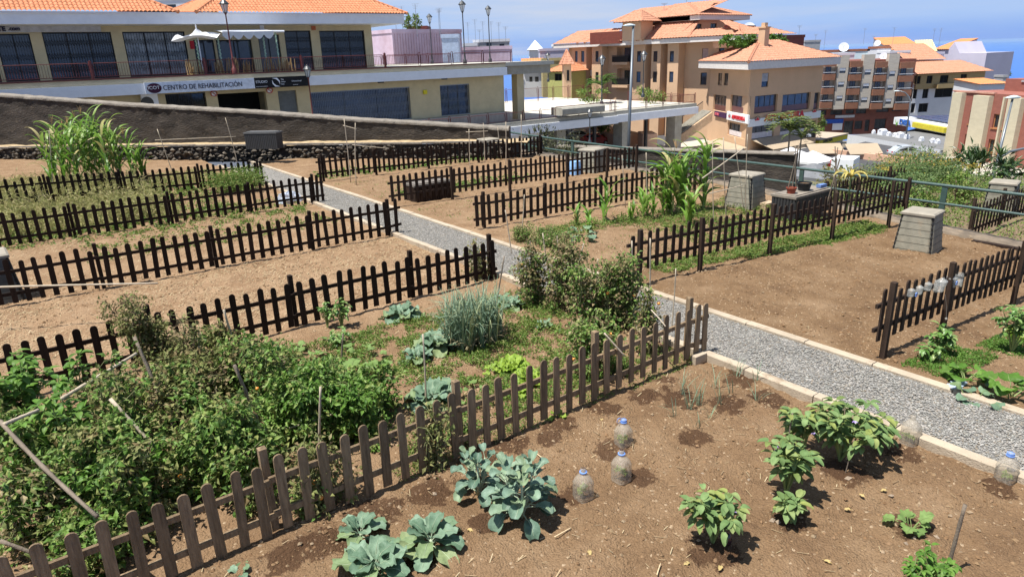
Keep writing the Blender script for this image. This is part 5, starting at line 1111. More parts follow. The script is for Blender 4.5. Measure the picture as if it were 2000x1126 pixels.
# balconies openings
bal = [FW.rect(1205, 92, 1233, 122), FW.rect(1205, 134, 1233, 166), FW.rect(1157, 140, 1174, 166)]
FW.skin(bm, 0, FW.W, zl, ze, rs_+bal, .9)
bm.build('wall', PEACH, PB)
for r in rs_: window(FW, PB, r, .15, nx=1, shut=.85 if r is rs_[0] else 0, shm=mat('pink_shutter', (.42, .30, .28)))
for r in bal:
    m = MB(); m.add([FW.p(r[0]-.1, -.9, r[2]), FW.p(r[1]+.1, -.9, r[2]), FW.p(r[1]+.1, -.9, r[3]), FW.p(r[0]-.1, -.9, r[3])], [(0, 1, 2, 3)]); m.build('recess_wall', PEACH, PB)
    m = MB(); FW.box(m, r[0]-.2, r[1]+.1, .0, .9, r[2]-.35, r[2]+.05); m.build('balcony_slab', PEACH, PB)
    m = MB(); [FW.box(m, r[0]-.15+i*.14, r[0]-.12+i*.14, .85, .88, r[2]+.05, r[2]+1.0) for i in range(int((r[1]-r[0]+.2)/.14))]; FW.box(m, r[0]-.2, r[1]+.1, .84, .9, r[2]+1.0, r[2]+1.06); FW.box(m, r[0]-.2, r[1]+.1, .80, .83, r[2]+.1, r[2]+.9); m.build('balcony_railing', FRAME, PB)
    window(FW, PB, ((r[0]+r[1])/2-.7, (r[0]+r[1])/2+.8, r[2]+.05, r[2]+2.1), .0, off=-.84, nx=2)
m = MB(); FW.box(m, FW.hit(1180, 148)[0]-3.2, FW.hit(1180, 148)[0]-2.2, .02, .4, dz(FW, 1170, 148), dz(FW, 1170, 137)); m.build('air_conditioner', WHITEP, PB)
EAVE = mat('eave_white', (.66, .62, .58), var=.1)
m = MB(); FW.box(m, -1.2, FW.W+4, -1, 2.3, ze-.05, ze+.55); m.build('eave', EAVE, PB)
# wing roof: front slope with hips seen as ribs, taller in the middle
def roofat(name, pts, mt=TILE, tw=.5, ns=4): m = MB(); tiles(m, *pts, tw=tw, ns=ns, amp=.09, course=.6); return m, name
m = MB(); z0 = ze+.55; u1200 = FW.hit(1205, 84)[0]; u1250 = FW.hit(1240, 84)[0]; u1320 = FW.hit(1322, 84)[0]; u1436 = FW.W+3.5
hz = lambda px, py, off: FW.hit(px, py, off)[1]
tiles(m, FW.p(-1.3, 2.4, z0), FW.p(u1200, 2.4, z0), FW.p(.8, -1.4, z0+1.9), FW.p(u1200, -1.4, z0+1.9), tw=.5, ns=4, amp=.09, course=.6)
tiles(m, FW.p(u1200, 2.4, z0), FW.p(u1320+2, 2.4, z0), FW.p(u1200+6, -6, z0+4.9), FW.p(u1320+2, -6, z0+4.9), tw=.5, ns=4, amp=.09, course=.6)
ug = FW.hit(1368, 84)[0]; up_ = FW.hit(1345, 60)[0]; tiles(m, FW.p(u1320-1, 2.5, z0+.02), FW.p(ug, 2.5, z0+.02), FW.p(up_, -2.4, z0+2.6), FW.p(up_, -2.4, z0+2.6), tw=.5, ns=4, amp=.09, course=.6); tiles(m, FW.p(ug-3, 2.45, z0+.01), FW.p(u1436, 2.45, z0+.01), FW.p(ug-3, .2, z0+.95), FW.p(u1436-2.6, .2, z0+.95), tw=.5, ns=4, amp=.09, course=.6); tiles(m, FW.p(u1436, 2.45, z0), FW.p(u1436, -9, z0), FW.p(u1436-2.6, .2, z0+.95), FW.p(u1436-2.6, -6, z0+.95), tw=.5, ns=4, amp=.09, course=.6)
m.add([FW.p(u1200, 2.3, z0), FW.p(u1200+6, -6, z0+4.9), FW.p(u1200, -6, z0)], [(0, 1, 2)]); m.add([FW.p(-1.2, 2.3, z0), FW.p(u1436, 2.3, z0), FW.p(u1436, -9, z0), FW.p(-1.2, -9, z0)], [(0, 1, 2, 3)])
caps(m, FW.p(u1200, 2.4, z0), FW.p(u1200+6, -6, z0+4.9)); caps(m, FW.p(u1436, 2.5, z0), FW.p(u1436-2.6, -.2, z0+1.35)); caps(m, FW.p(u1320-1, 2.5, z0), FW.p(up_, -2.4, z0+2.6)); caps(m, FW.p(ug, 2.5, z0), FW.p(up_, -2.4, z0+2.6)); caps(m, FW.p(u1250+3, 2.4, z0), FW.p(u1250+6, -3, z0+3.2))
for px in (1148, 1163, 1176, 1265, 1277, 1296): u = FW.hit(px, 84)[0]; caps(m, FW.p(u, 2.4, z0), FW.p(u+1.4, -1.4 if px < 1200 else -1.2, z0+1.9), .16)
m.build('roof', TILEP, PB)
# upper storey with its own roof
UC = atD(1362, 50, 95); UL = atX(1290, 50, float(UC[0])); UR = atY(1432, 50, float(UC[1])); FU = Fac(UC, UR); FU2 = Fac(UL, UC)
zt = FU.hit(1400, 40)[1]; zb = z0-.5; m = MB(); rr_ = [FU.rect(1362+0, 47, 1370, 56), FU.rect(1388, 46, 1400, 56), FU.rect(1417, 45, 1428, 56)]
FU.skin(m, 0, FU.W, zb, zt, rr_, .3); FU2.skin(m, 0, FU2.W, zb, zt, [], .3); FU.box(m, .3, FU.W, -10, -.35, zb, zt-.03); FU2.box(m, -8, 0, -10, -.1, zb, zt); m.build('upper_storey', PEACH, PB)
for r in rr_: window(FU, PB, r, .2, nx=2)
m = MB(); FU.box(m, -1.5, FU.W+1.6, -11, 1.6, zt, zt+.6); FU2.box(m, -3, FU2.W-.1, -9, 1.5, zt+.004, zt+.59); m.build('eave', EAVE, PB)
o = hip(FU, PB, -1.7, FU.W+1.8, -11.2, 1.8, zt+.6, 2.0, TILEP, tw=.5, ns=4, hl=5, hr=5); m = MB(); tiles(m, FU2.p(-9, 1.7, zt+.6), FU2.p(FU2.W+1, 1.7, zt+.6), FU2.p(-9, -5.5, zt+2.6), FU2.p(FU2.W+1, -5.5, zt+2.6), tw=.5, ns=4, amp=.09, course=.6); m.build('roof', TILEP, PB)
# terrace parapet with dark red panels
a = FU.hit(1374, 66)[0]; b = FU.hit(1438, 62)[0]; z = FU.hit(1400, 67, 3.2)[1]; m = MB(); FU.box(m, a, b, 3.1, 3.3, z-1.5, z+.2); FU.box(m, a, a+.25, -.2, 3.1, z-1.5, z+.2); m.build('terrace_parapet', PEACH, PB)
m = MB(); FU.box(m, a+.3, b, 3.15, 3.22, z+.2, z+1.1); m.build('terrace_screen', mat('rusty_red_panel', (.22, .06, .035), var=.2), PB)
# little tower and chimney like parts
T0 = atD(1236, 45, 97); FT = Fac(atD(1216, 45, 98), atD(1252, 45, 96)); m = MB(); zt2 = FT.hit(1234, 43)[1]; FT.box(m, 0, FT.W, -3, 0, z0, zt2); m.build('roof_tower', PEACH, PB); hip(FT, PB, -.9, FT.W+.9, -3.9, .9, zt2, 1.5, TILEP, tw=.5, ns=4, hl=1.9, hr=1.9)
m = MB(); FT.box(m, -7.2, -.3, -2, -1.8, FT.hit(1195, 71)[1]-1, FT.hit(1195, 61)[1]); m.build('terrace_screen', mat('dark_red_fence', (.17, .045, .03)), PB)
# front block: chamfer (FL) and right face (FR)
zE = FR.hit(1470, 135)[1]-.0; zS = FR.hit(1470, 243)[1]; zB = -12.5
colz = lambda F, px, y0, y1: (F.hit(px, y1)[1], F.hit(px, y0)[1])
rL = [FL.rect(1402, 143, 1410, 167), FL.rect(1414, 143, 1422, 167)]; rLw = [FL.rect(1393, 186, 1418, 217), FL.rect(1426, 187, 1461, 222)]; rLs = [FL.rect(1421, 242, 1456, 268)]
rR = [FR.rect(1488, 143, 1501, 170)]; rRw = [FR.rect(1474, 186, 1518, 220), FR.rect(1528, 183, 1582, 216), FR.rect(1590, 181, 1600, 213)]; rRs = [FR.rect(1469, 241, 1512, 270), FR.rect(1524, 238, 1574, 266), FR.rect(1584, 236, 1593, 262)]
m = MB(); FL.skin(m, 0, FL.W, zB, zE, rL+rLw+rLs, .35); FR.skin(m, 0, FR.W, zB, zE, rR+rRw+rRs, .35); sides(FR, m, .05, FR.W, zB, zE, 14, off=-.04, sk=.75); m.build('wall', PEACH, PB)
for r in rL: window(FL, PB, r, .15, nx=1)
for r in rR: window(FR, PB, r, .15, nx=1, shut=.6, shm=mat('grey_blue_shutter', (.35, .37, .42)))
BRN = mat('brown_lower_panel', (.15, .06, .045), rough=.3, spec=.5)
for F, L_ in ((FL, rLw), (FR, rRw)):
    for r in L_: window(F, PB, r, .3, nx=4, ny=1, gl=GLASSB, fw=.08); mm = MB(); F.box(mm, r[0]+.08, r[1]-.08, -.26, -.2, r[2]+.08, r[2]+(r[3]-r[2])*.36); mm.build('lower_panel', BRN, PB)
for F, L_ in ((FL, rLs), (FR, rRs)):
    for r in L_: window(F, PB, r, .3, nx=4, ny=1, gl=GLASSB, fw=.08); mm = MB(); F.box(mm, r[0]+.08, r[1]-.08, -.26, -.2, r[2]+.08, r[2]+(r[3]-r[2])*.42); mm.build('poster_band', mat('white_poster', (.68, .62, .62), var=.15, vs=3), PB)
zc = FR.hit(1520, 129)[1]; m = MB(); 
for F_e, a_, b_ in ((FR, 0, 1), (FL, 1, 0)):
    o_, i_ = inter(FR, 1.3, FL, 1.3, zE), inter(FR, -1, FL, -1, zE); p_, q_ = (FR.p(FR.W+1.6, 1.3, zE), FR.p(FR.W+1.6, -1, zE)) if F_e is FR else (FL.p(-1, 1.3, zE), FL.p(-1, -1, zE)); P_ = [o_, p_, q_, i_]
    m.prism([x[:2] for x in P_], zE, zE+.85)
m.build('eave', EAVE, PB)
m = MB(); z1 = zE+.85; ec = inter(FR, 1.4, FL, 1.4, z1); rc = inter(FR, -4.2, FL, -4.2, z1+2.3); tiles(m, ec, FR.p(FR.W+1.7, 1.4, z1), rc, FR.p(FR.W-4, -4.2, z1+2.3), tw=.5, ns=4, amp=.09, course=.6)
tiles(m, FL.p(-1.0, 1.4, z1), ec, FL.p(.5, -4.2, z1+2.3), rc, tw=.5, ns=4, amp=.09, course=.6); caps(m, ec, rc, .2)
m.add([(rc[0], rc[1], z1+2.2), FR.p(FR.W-4, -4.1, z1+2.2), FR.p(FR.W-2, -14, z1+2.2), FR.p(11, -14, z1+2.2)], [(0, 1, 2, 3)]); tiles(m, FR.p(FR.W+1.7, 1.4, z1), FR.p(FR.W+1.7, -12, z1), FR.p(FR.W-4, -4.2, z1+2.3), FR.p(FR.W-4, -8, z1+2.3), tw=.5, ns=4, amp=.09, course=.6); m.build('roof', TILEP, PB)
# terrace wall + chimney + greenery on roof
u = FR.hit(1530, 100)[0]; m = MB(); FR.box(m, u-.45, u+.45, -3.3, -2.4, z1, z1+3.7); FR.box(m, u-.55, u+.55, -3.4, -2.3, z1+3.7, z1+3.85); FR.box(m, u-.3, u+.3, -3.1, -2.6, z1+3.85, z1+4.3); m.build('chimney', PEACH, PB)
m = MB(); ta, tb = FR.hit(1430, 95, -7)[0], FR.hit(1472, 95, -7)[0]; FR.box(m, ta, tb, -10, -7, z1+1.6, z1+3.7); m.build('terrace_room', PEACH, PB); m = MB(); tiles(m, FR.p(ta-.3, -6.6, z1+3.6), FR.p(tb+.5, -6.6, z1+3.6), FR.p(ta+1, -10, z1+4.9), FR.p(tb-1.5, -10, z1+4.9), tw=.5, ns=4, amp=.09, course=.6); m.build('roof', TILEP, PB)
rt = thing('terrace_plants', 'row of bright green bushes on the roof terrace of the peach building', 'plants', FR.p(3, -4.6, z1+2.3)); mf = MB()
ga, gb = FR.hit(1424, 100, -5)[0], FR.hit(1520, 100, -5)[0]
for i in range(9): foliage(mf, 330, FR.p(ga+(gb-ga)*i/8, -5+R_.uniform(-.3, .3), z1+2.35), (1.0, .8, .55), .4, .22, clump=.5)
mf.build('foliage', LEAF_BRIGHT, rt)
# AUTOESCUELA signs
SIGNW = mat('white_sign_board', (.78, .80, .80), var=.04); REDT = mat('red_lettering', (.55, .02, .03), rough=.5, var=.05); GRNT = mat('sign_edge_green', (.10, .35, .28))
def board(F, x0, y0, x1, y1, o0, o1, mt, root, name='sign_board'):
    a, b, c, d = F.rect(x0, y0, x1, y1, o1); m = MB(); F.box(m, a, b, o0, o1, c, d); return (a, b, c, d), m.build(name, mt, root)
sg = thing('shop_sign', 'long white sign with big red letters AUTOESCUELA on the peach building', 'sign', FR.p(8, .1, zS)); (a, b, c, d), _ = board(FR, 1464, 225, 1602, 239, .02, .22, SIGNW, sg)
c = FR.hit(1466, 242, .22)[1]; d = FR.hit(1466, 226, .22)[1]; hh = d-c
text('AUTOESCUELA', hh*.95, FR.p(a+3.0, .26, c+hh*.14), (FR.d[0], FR.d[1], 0), (0, 0, 1), REDT, sg, depth=.03, bold=.06, xs=(b-a-6)/(hh*.95*7.7)*1.0)
def carlogo(F, u, z, s, root, off):
    m = MB(); F.box(m, u-s, u+s, off, off+.04, z-s*.45, z-s*.05); m.add([F.p(u-s*.6, off+.045, z-s*.05), F.p(u+s*.6, off+.045, z-s*.05), F.p(u+s*.3, off+.045, z+s*.4), F.p(u-s*.3, off+.045, z+s*.4)], [(0, 1, 2, 3)]); m.build('red_car_emblem', REDT, root)
    m = MB(); m.tube([F.p(u+s*1.25*math.cos(q), off+.02, z-s*.2+s*1.0*math.sin(q)) for q in np.linspace(0, math.pi, 12)], s*.07, 5); m.build('emblem_arc', FRAME, root)
carlogo(FR, a+1.5, (c+d)/2, hh*.42, sg, .24); carlogo(FR, b-1.6, (c+d)/2+.1, hh*.42, sg, .24)
sg = thing('shop_sign', 'smaller white sign with red letters AUTOESCUELA round the corner', 'sign', FL.p(8, .1, zS)); (a, b, c, d), _ = board(FL, 1419, 221, 1461, 238, .02, .22, SIGNW, sg)
text('AUTOESCUELA', (d-c)*.55, FL.p(a+(b-a)*.27, .26, c+(d-c)*.3), (FL.d[0], FL.d[1], 0), (0, 0, 1), REDT, sg, depth=.03, bold=.03, xs=(b-a)*.68/((d-c)*.55*7.7)); carlogo(FL, a+(b-a)*.15, (c+d)/2, (d-c)*.26, sg, .24)
sg = thing('shop_sign', 'narrow dark purple OUTLET sign left of the driving school signs', 'sign', FL.p(2, .1, zS)); (a, b, c, d), _ = board(FL, 1395, 219, 1418, 229, .02, .2, mat('purple_board', (.06, .02, .07)), sg)
text('OUTLET', (d-c)*.62, FL.p(a+.25, .23, c+(d-c)*.3), (FL.d[0], FL.d[1], 0), (0, 0, 1), mat('pink_letters', (.6, .12, .16)), sg, depth=.02, bold=.02)
# awnings
AWN = mat('cream_awning_canvas', (.38, .30, .21), var=.08, vs=1)
for F, x0, x1, y0, y1, lb in ((FR, 1466, 1545, 272, 288, 'wide cream canvas awning above the ground floor of the peach building'), (FL, 1400, 1461, 272, 288, 'cream canvas awning round the corner of the peach building')):
    a, _, _, _ = F.rect(x0, y0, x0+4, y1); b = F.rect(x1-4, y0, x1, y1)[1]; zt_ = F.hit(x0+5, y0)[1]; m = MB()
    V = [F.p(a, .05, zt_), F.p(b, .05, zt_), F.p(b, 3.2, zt_-.9), F.p(a, 3.2, zt_-.9)]; V += [(x, y, z-.06) for x, y, z in V]; m.add(V, [(0, 1, 2, 3), (7, 6, 5, 4), (0, 4, 5, 1), (1, 5, 6, 2), (2, 6, 7, 3), (3, 7, 4, 0)]); F.box(m, a, b, 3.15, 3.2, zt_-1.5, zt_-.9)
    tag(m.build('awning', AWN, origin=F.p(a, 0, zt_)), lb, 'awning')
# stair
ST = mat('stair_render', (.55, .38, .24)); s0 = atD(1330, 262, 84); s1 = atD(1392, 217, 84); FS = Fac(s0, s1); root = thing('staircase', 'peach outdoor staircase climbing to the deck beside the driving school', 'stairs', tuple(s0)); m = MB(); n = 22
m.add([FS.p(0, 0, s0[2]-1.2), FS.p(FS.W, 0, s1[2]-1.2), FS.p(FS.W, 0, s1[2]-.1), FS.p(0, 0, s0[2]-.1), FS.p(0, -.3, s0[2]-1.2), FS.p(FS.W, -.3, s1[2]-1.2), FS.p(FS.W, -.3, s1[2]-.1), FS.p(0, -.3, s0[2]-.1)], [(0, 1, 2, 3), (3, 2, 6, 7), (7, 6, 5, 4), (0, 4, 5, 1), (1, 5, 6, 2), (3, 7, 4, 0)]); m.build('stair_stringer', ST, root)
m = MB(); [FS.box(m, FS.W*i/n, FS.W*(i+1)/n, -2.6, -.31, s0[2]+(s1[2]-s0[2])*i/n-.5, s0[2]+(s1[2]-s0[2])*(i+.9)/n) for i in range(n)]; m.build('steps', CONC, root)
m = MB(); m.tube([FS.p(0, -2.6, s0[2]+1.0), FS.p(FS.W, -2.6, s1[2]+1.0)], .05, 6); [m.tube([FS.p(FS.W*i/30, -2.6, s0[2]+(s1[2]-s0[2])*i/30), FS.p(FS.W*i/30, -2.6, s0[2]+(s1[2]-s0[2])*i/30+1)], .025, 4) for i in range(31)]; m.build('handrail', FRAME, root)
# ------------------------------------------------------------------ generic town blocks
def block(label, x0, x1, yt, yb, D, D2, thick, wall, wins=(), roof=None, rm=None, rh=1.5, over=.4, name='house', cat='building', frm=None, gl=None, nx=2, sill=None, group=None, shut=0, ledge=None, base=None, sk=0.0):
    F = Fac(atD(x0, (yt+yb)/2, D), atD(x1, (yt+yb)/2, D2)); zt_ = F.hit((x0+x1)/2, yt)[1]; zb_ = F.hit((x0+x1)/2, yb)[1] if base is None else base
    root = thing(name, label, cat, F.p(F.W/2, 0, zb_), group); rs_ = [F.rect(*w) for w in wins]; m = MB(); F.skin(m, 0, F.W, zb_, zt_, rs_, .3); sides(F, m, 0, F.W, zb_, zt_, thick, sk=sk)
    m.build('wall', wall, root)
    for r in rs_: window(F, root, r, .22, nx=nx, fr=frm, gl=gl, fw=.08, sill=sill, shut=shut)
    if roof == 'hip': hip(F, root, -over, F.W+over, -thick-over, over, zt_, rh, rm or TILEP, tw=.5, ns=4)
    if roof == 'shed':
        m = MB(); tiles(m, F.p(-over, over, zt_-.1), F.p(F.W+over, over, zt_-.1), F.p(-over, -thick, zt_+rh), F.p(F.W+over, -thick, zt_+rh), tw=.5, ns=4, amp=.08, course=.6); m.add([F.p(-over, over, zt_-.12), F.p(F.W+over, over, zt_-.12), F.p(F.W+over, -thick, zt_+rh-.05), F.p(-over, -thick, zt_+rh-.05)], [(0, 1, 2, 3)]); m.build('roof', rm or TILEO, root)
        m = MB(); [m.add([F.p(u, 0, zt_-.1), F.p(u, -thick, zt_-.1), F.p(u, -thick, zt_+rh-.06)], [(0, 1, 2)]) for u in (0, F.W)]; m.build('gable', wall, root)
    if roof == 'flat': m = MB(); [F.box(m, -.1, F.W+.1, a, b, zt_-.02, zt_+.45) for a, b in ((-.12, .1), (-thick-.1, -thick+.12))]; [F.box(m, u-.1, u+.12, -thick+.12, -.12, zt_-.02, zt_+.449) for u in (0, F.W-.02)]; m.build('parapet', ledge or wall, root)
    return F, root, zt_, zb_
WALLW = mat('white_house_wall', (.66, .67, .70), var=.08, vs=.3); WALLL = mat('lilac_house_wall', (.50, .47, .56), var=.08, vs=.25); WALLP = mat('pink_house_wall', (.52, .36, .42), var=.2, vs=.25, c2=(.56, .46, .56)); WALLR = mat('dark_red_house_wall', (.20, .055, .045), var=.15, vs=.5); WALLG = mat('grey_house_wall', (.36, .36, .37), var=.12, vs=.4); WALLY = mat('yellow_green_house_wall', (.46, .46, .16), var=.1); WALLBL = mat('pale_blue_house_wall', (.60, .70, .74), var=.06)
# apartment block with brick balconies
BSTONE = mat('buff_stone_cladding', (.50, .45, .38), var=.12, vs=.8, stretch=(1, 1, 4)); OBRK = mat('orange_brick', (.25, .115, .07), var=.15, vs=1); RBRK = mat('dark_red_brick', (.20, .075, .055), var=.2, vs=1); RECW = mat('recess_render', (.46, .42, .37), var=.1)
F, root, zt_, zb_ = block('five storey block with buff stone piers and orange brick balconies', 1591, 1779, 118, 262, 140, 140, 14, RBRK, wins=[(1603, 255-40, 1614, 225), (1622, 215, 1645, 224), (1652, 214, 1668, 222), (1672, 212, 1692, 222), (1712, 210, 1736, 219), (1742, 208, 1760, 217), (1648, 236, 1666, 262), (1669, 236, 1684, 252), (1689, 234, 1698, 256), (1708, 232, 1730, 252)], name='apartment_building', gl=GLASSB)
zf = F.hit(1690, 211)[1]
for k, (a, b) in enumerate(((1627, 1648), (1676, 1697), (1724, 1744))):
    ua, ub = F.hit(a, 165)[0], F.hit(b, 165)[0]; rw = [F.rect(a+4, y, b-4, y+10.5, 1.2) for y in (133, 160, 187)]; rw = [(ua+.45, ub-.45, r[2]-k*.3, r[3]-k*.3) for r in rw]; m = MB(); F2 = Fac(F.p(0, 1.2, 0), F.p(F.W, 1.2, 0)); F2.skin(m, ua, ub, zf, zt_+1.1, rw, .2); [F.box(m, u-.05, u+.05, 0, 1.199, zf, zt_+1.09) for u in (ua+.05, ub-.05)]; F.box(m, ua+.1, ub-.1, .05, 1.19, zt_+1.0, zt_+1.08); m.build('stone_pier', BSTONE, root)
    for r in rw: window(F2, root, r, .15, nx=2, shut=.5, gl=GLASSB)
for k, (a, b) in enumerate(((1600, 1625), (1650, 1675), (1699, 1723), (1746, 1776))):
    ua, ub = F.hit(a, 165)[0], F.hit(b, 165)[0]; m = MB(); F.box(m, ua-.3, ub+.3, .0, .06, zf, zt_-.6); m.build('recess_wall', RECW, root); F.box
    for y in (120, 145.5, 173, 200):
        z = F.hit((a+b)/2, y+3+ (1 if y > 130 else 0), 1.4)[1]-k*.1; m = MB(); F.box(m, ua, ub-.2, .3, 1.6, z-.75, z+.42); m.build('balcony', OBRK, root)
        if y > 125: m = MB(); F.box(m, ua, ub-.2, 1.4, 1.5, z+.72, z+.80); m.build('balcony_rail', WHITEP, root); window(F, root, (ua+.9, ua+2.0, z+.3, z+1.9), .0, off=.12, nx=2, gl=GLASSB)
sg = thing('shop_sign', 'blue shop sign at the foot of the block with brick balconies', 'sign', F.p(9, .2, zb_)); board(F, 1613, 233, 1647, 241, .05, .3, mat('blue_sign', (.03, .10, .45)), sg); a, b, c, d = F.rect(1626, 241, 1645, 254, .2); m = MB(); F.box(m, a, b, .05, .2, c, d); m.build('shop_window', WHITEP, sg)
sg = thing('shop_sign', 'pale grey shop sign right of the blue one', 'sign', F.p(12, .2, zb_+3)); board(F, 1632, 225, 1669, 230, .05, .25, mat('pale_sign', (.55, .56, .58)), sg)
# beige and white houses with tiled roofs to the right
YB = mat('ochre_render', (.40, .29, .14), var=.1)
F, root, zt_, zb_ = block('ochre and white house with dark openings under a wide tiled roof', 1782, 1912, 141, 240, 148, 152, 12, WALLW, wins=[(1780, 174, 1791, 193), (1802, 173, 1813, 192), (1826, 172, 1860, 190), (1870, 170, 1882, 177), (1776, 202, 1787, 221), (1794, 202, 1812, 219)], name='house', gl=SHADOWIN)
m = MB(); rr_ = [F.rect(1787, 149, 1798, 164, .5), F.rect(1810, 148, 1821, 163, .5), F.rect(1836, 147, 1852, 162, .5), F.rect(1876, 145, 1888, 160, .5)]; F2 = Fac(F.p(0, .5, 0), F.p(F.W, .5, 0)); zm = F.hit(1840, 172)[1]; F2.skin(m, 0, F.W, zm, zt_, rr_, .3); F.box(m, 0, F.W, .05, .49, zm, zm+.1); [F.box(m, u-.02, u+.03, 0.01, .49, zm+.1, zt_) for u in (.03, F.W-.04)]; m.build('upper_storey', YB, root)
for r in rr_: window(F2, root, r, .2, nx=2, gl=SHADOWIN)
a, b, c, d = F.rect(1829, 164, 1866, 172, 1.2); m = MB(); F.box(m, a, b, .5, 1.6, c, d); m.build('balcony', YB, root)
m = MB(); tiles(m, F.p(-1.2, 1.6, zt_-.1), F.p(F.W+1, 1.6, zt_-.1), F.p(.8, -4, zt_+2.2), F.p(F.W-2.5, -4, zt_+2.2), tw=.6, ns=4, amp=.08, course=.7); m.add([F.p(-1.2, 1.6, zt_-.1), F.p(F.W+1, 1.6, zt_-.1), F.p(F.W+1, -6, zt_-.1), F.p(-1.2, -6, zt_-.1)], [(0, 1, 2, 3)]); tiles(m, F.p(.3, -4, zt_+2.6), F.p(F.W*.63, -4, zt_+2.6), F.p(.8, -10, zt_+6.0), F.p(F.W*.58, -10, zt_+6.0), tw=.6, ns=4, amp=.08, course=.7); F.box(m, .3, F.W*.6, -10, -4.1, zt_, zt_+2.5); m.build('roof', TILEP, root)
F, root, zt_, zb_ = block('tall windowless lilac gable wall behind the ochre house', 1842, 1916, 104, 230, 168, 160, 10, WALLL, name='house'); m = MB(); V = [F.p(0, 0, zt_), F.p(F.W*.3, 0, zt_+.0), F.p(F.W*.12, 0, F.hit(1866, 82)[1]), F.p(0, 0, F.hit(1850, 95)[1])]; V2 = [F.p(0, -10, zt_), F.p(F.W*.3, -10, zt_), F.p(F.W*.12, -10, F.hit(1866, 82)[1]), F.p(0, -10, F.hit(1850, 95)[1])]; m.add(V+V2, [(0, 1, 2, 3), (1, 5, 6, 2), (2, 6, 7, 3), (3, 7, 4, 0)]); m.build('gable', WALLL, root)
block('house with bright orange roof and chimney left of the lilac gable', 1823, 1852, 96, 130, 172, 168, 8, WALLL, roof='shed', rm=TILEO, rh=2.2)
block('house with broad orange roof and white chimneys in the middle of the far row', 1741, 1800, 96, 125, 175, 175, 10, WALLW, roof='shed', rm=TILEO, rh=3.0)
block('little house with steep orange roof at the left of the broad orange roof', 1726, 1741, 88, 110, 176, 176, 4, WALLW, roof='shed', rm=TILEO, rh=1.4)
block('house with yellow sloping canopy between the orange roofs', 1796, 1824, 100, 130, 171, 170, 8, WALLW, roof='shed', rm=mat('yellow_canopy', (.70, .60, .28)), rh=2.6)
block('low roof terrace house with pink wall below the orange roofs', 1784, 1842, 106, 130, 160, 160, 8, WALLL, roof='flat')
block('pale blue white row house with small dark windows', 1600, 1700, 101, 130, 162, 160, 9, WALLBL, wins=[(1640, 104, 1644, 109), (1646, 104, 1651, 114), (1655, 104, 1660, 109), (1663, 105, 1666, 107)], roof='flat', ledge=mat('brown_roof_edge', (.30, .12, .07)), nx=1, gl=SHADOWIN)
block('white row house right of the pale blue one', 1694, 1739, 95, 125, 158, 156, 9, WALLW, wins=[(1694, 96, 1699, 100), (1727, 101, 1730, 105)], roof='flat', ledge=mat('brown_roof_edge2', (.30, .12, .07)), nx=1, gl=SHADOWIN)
block('curved white water tank roof house behind the right end of the brick block', 1737, 1776, 103, 125, 152, 152, 8, WALLW, roof='flat')
block('low grey white house at the far left of the blue row', 1571, 1601, 82, 110, 175, 175, 9, WALLG, roof='flat')
block('white terrace wall house behind the brick block', 1612, 1668, 108, 125, 150, 150, 8, WALLW, roof='flat')
# roof tanks, chimneys, dishes
for lb, px, py, D, s in (('white satellite dish on the far white roofs', 1648, 92, 160, 1.1), ('white dish on the roof left of the orange roofs', 1714, 84, 165, .7), ('white dish on top of the brick block roof', 1726, 110, 145, .8), ('grey dish on the dark red house', 1463, 55, 116, 1.0)):
    c = atD(px, py, D); root = thing('satellite_dish', lb, 'satellite dish', (c[0], c[1], c[2]-s*1.2)); m = MB(); nn = Vector((-CF[0]*.8-.3, -CF[1]*.8, .35)).normalized(); a = nn.orthogonal().normalized(); b = nn.cross(a); V = [tuple(Vector(c)-nn*s*.25)]
    for q in range(16): t = q*math.pi/8; V.append(tuple(Vector(c)+a*(s*math.cos(t))+b*(s*math.sin(t))))
    m.add(V, [(0, 1+q, 1+(q+1) % 16) for q in range(16)]); m.build('dish', WHITEP, root); m = MB(); m.tube([(c[0], c[1], c[2]-s*2.0), tuple(c)], .06, 5); m.tube([tuple(c), tuple(Vector(c)+nn*s)], .03, 4); m.build('mast', GREYM, root)
def antenna(px, py, D, h, group='roof aerials on the skyline'):
    c = atD(px, py, D); m = MB(); x, y, z = c; m.tube([(x, y, z-1.0), (x, y, z+h)], .035, 4)
    for k, w_ in enumerate((.5, .42, .35, .3)): zz = z+h*(1-k*.06); m.tube([(x-w_*.6, y+w_*.8, zz), (x+w_*.6, y-w_*.8, zz)], .018, 3)
    tag(m.build('roof_aerial', GREYM, origin=(x, y, z)), 'thin grey television aerial standing on a far roof', 'aerial', group)
for px, py, D, h in ((1610, 88, 150, 3), (1592, 86, 150, 2), (1687, 78, 160, 2.5), (1744, 80, 165, 3), (1822, 82, 165, 3), (1706, 84, 160, 1.5), (1833, 92, 155, 4), (774, 58, 95, 3), (787, 58, 95, 3), (814, 56, 90, 3), (858, 56, 95, 2.5), (860, 54, 95, 2.5), (915, 80, 120, 3), (929, 80, 120, 3.5), (944, 78, 120, 3), (960, 78, 120, 3), (975, 80, 120, 3), (988, 82, 120, 2.5), (937, 82, 120, 2), (1340, 18, 100, 1.5), (1297, 24, 100, 1.2), (1560, 72, 130, 2)): antenna(px, py, D, h)
# dark red building behind the peach one
F, root, zt_, zb_ = block('dark red terraced building behind the chimney of the peach building', 1500, 1569, 74, 112, 118, 122, 10, WALLR, wins=[(1546, 92, 1560, 104)], roof='flat', ledge=WALLR)
block('upper part of the dark red building with a glazed window', 1465, 1508, 59, 100, 116, 116, 9, WALLR, wins=[(1489, 66, 1498, 76)], roof='flat', ledge=WALLW, gl=GLASSB)
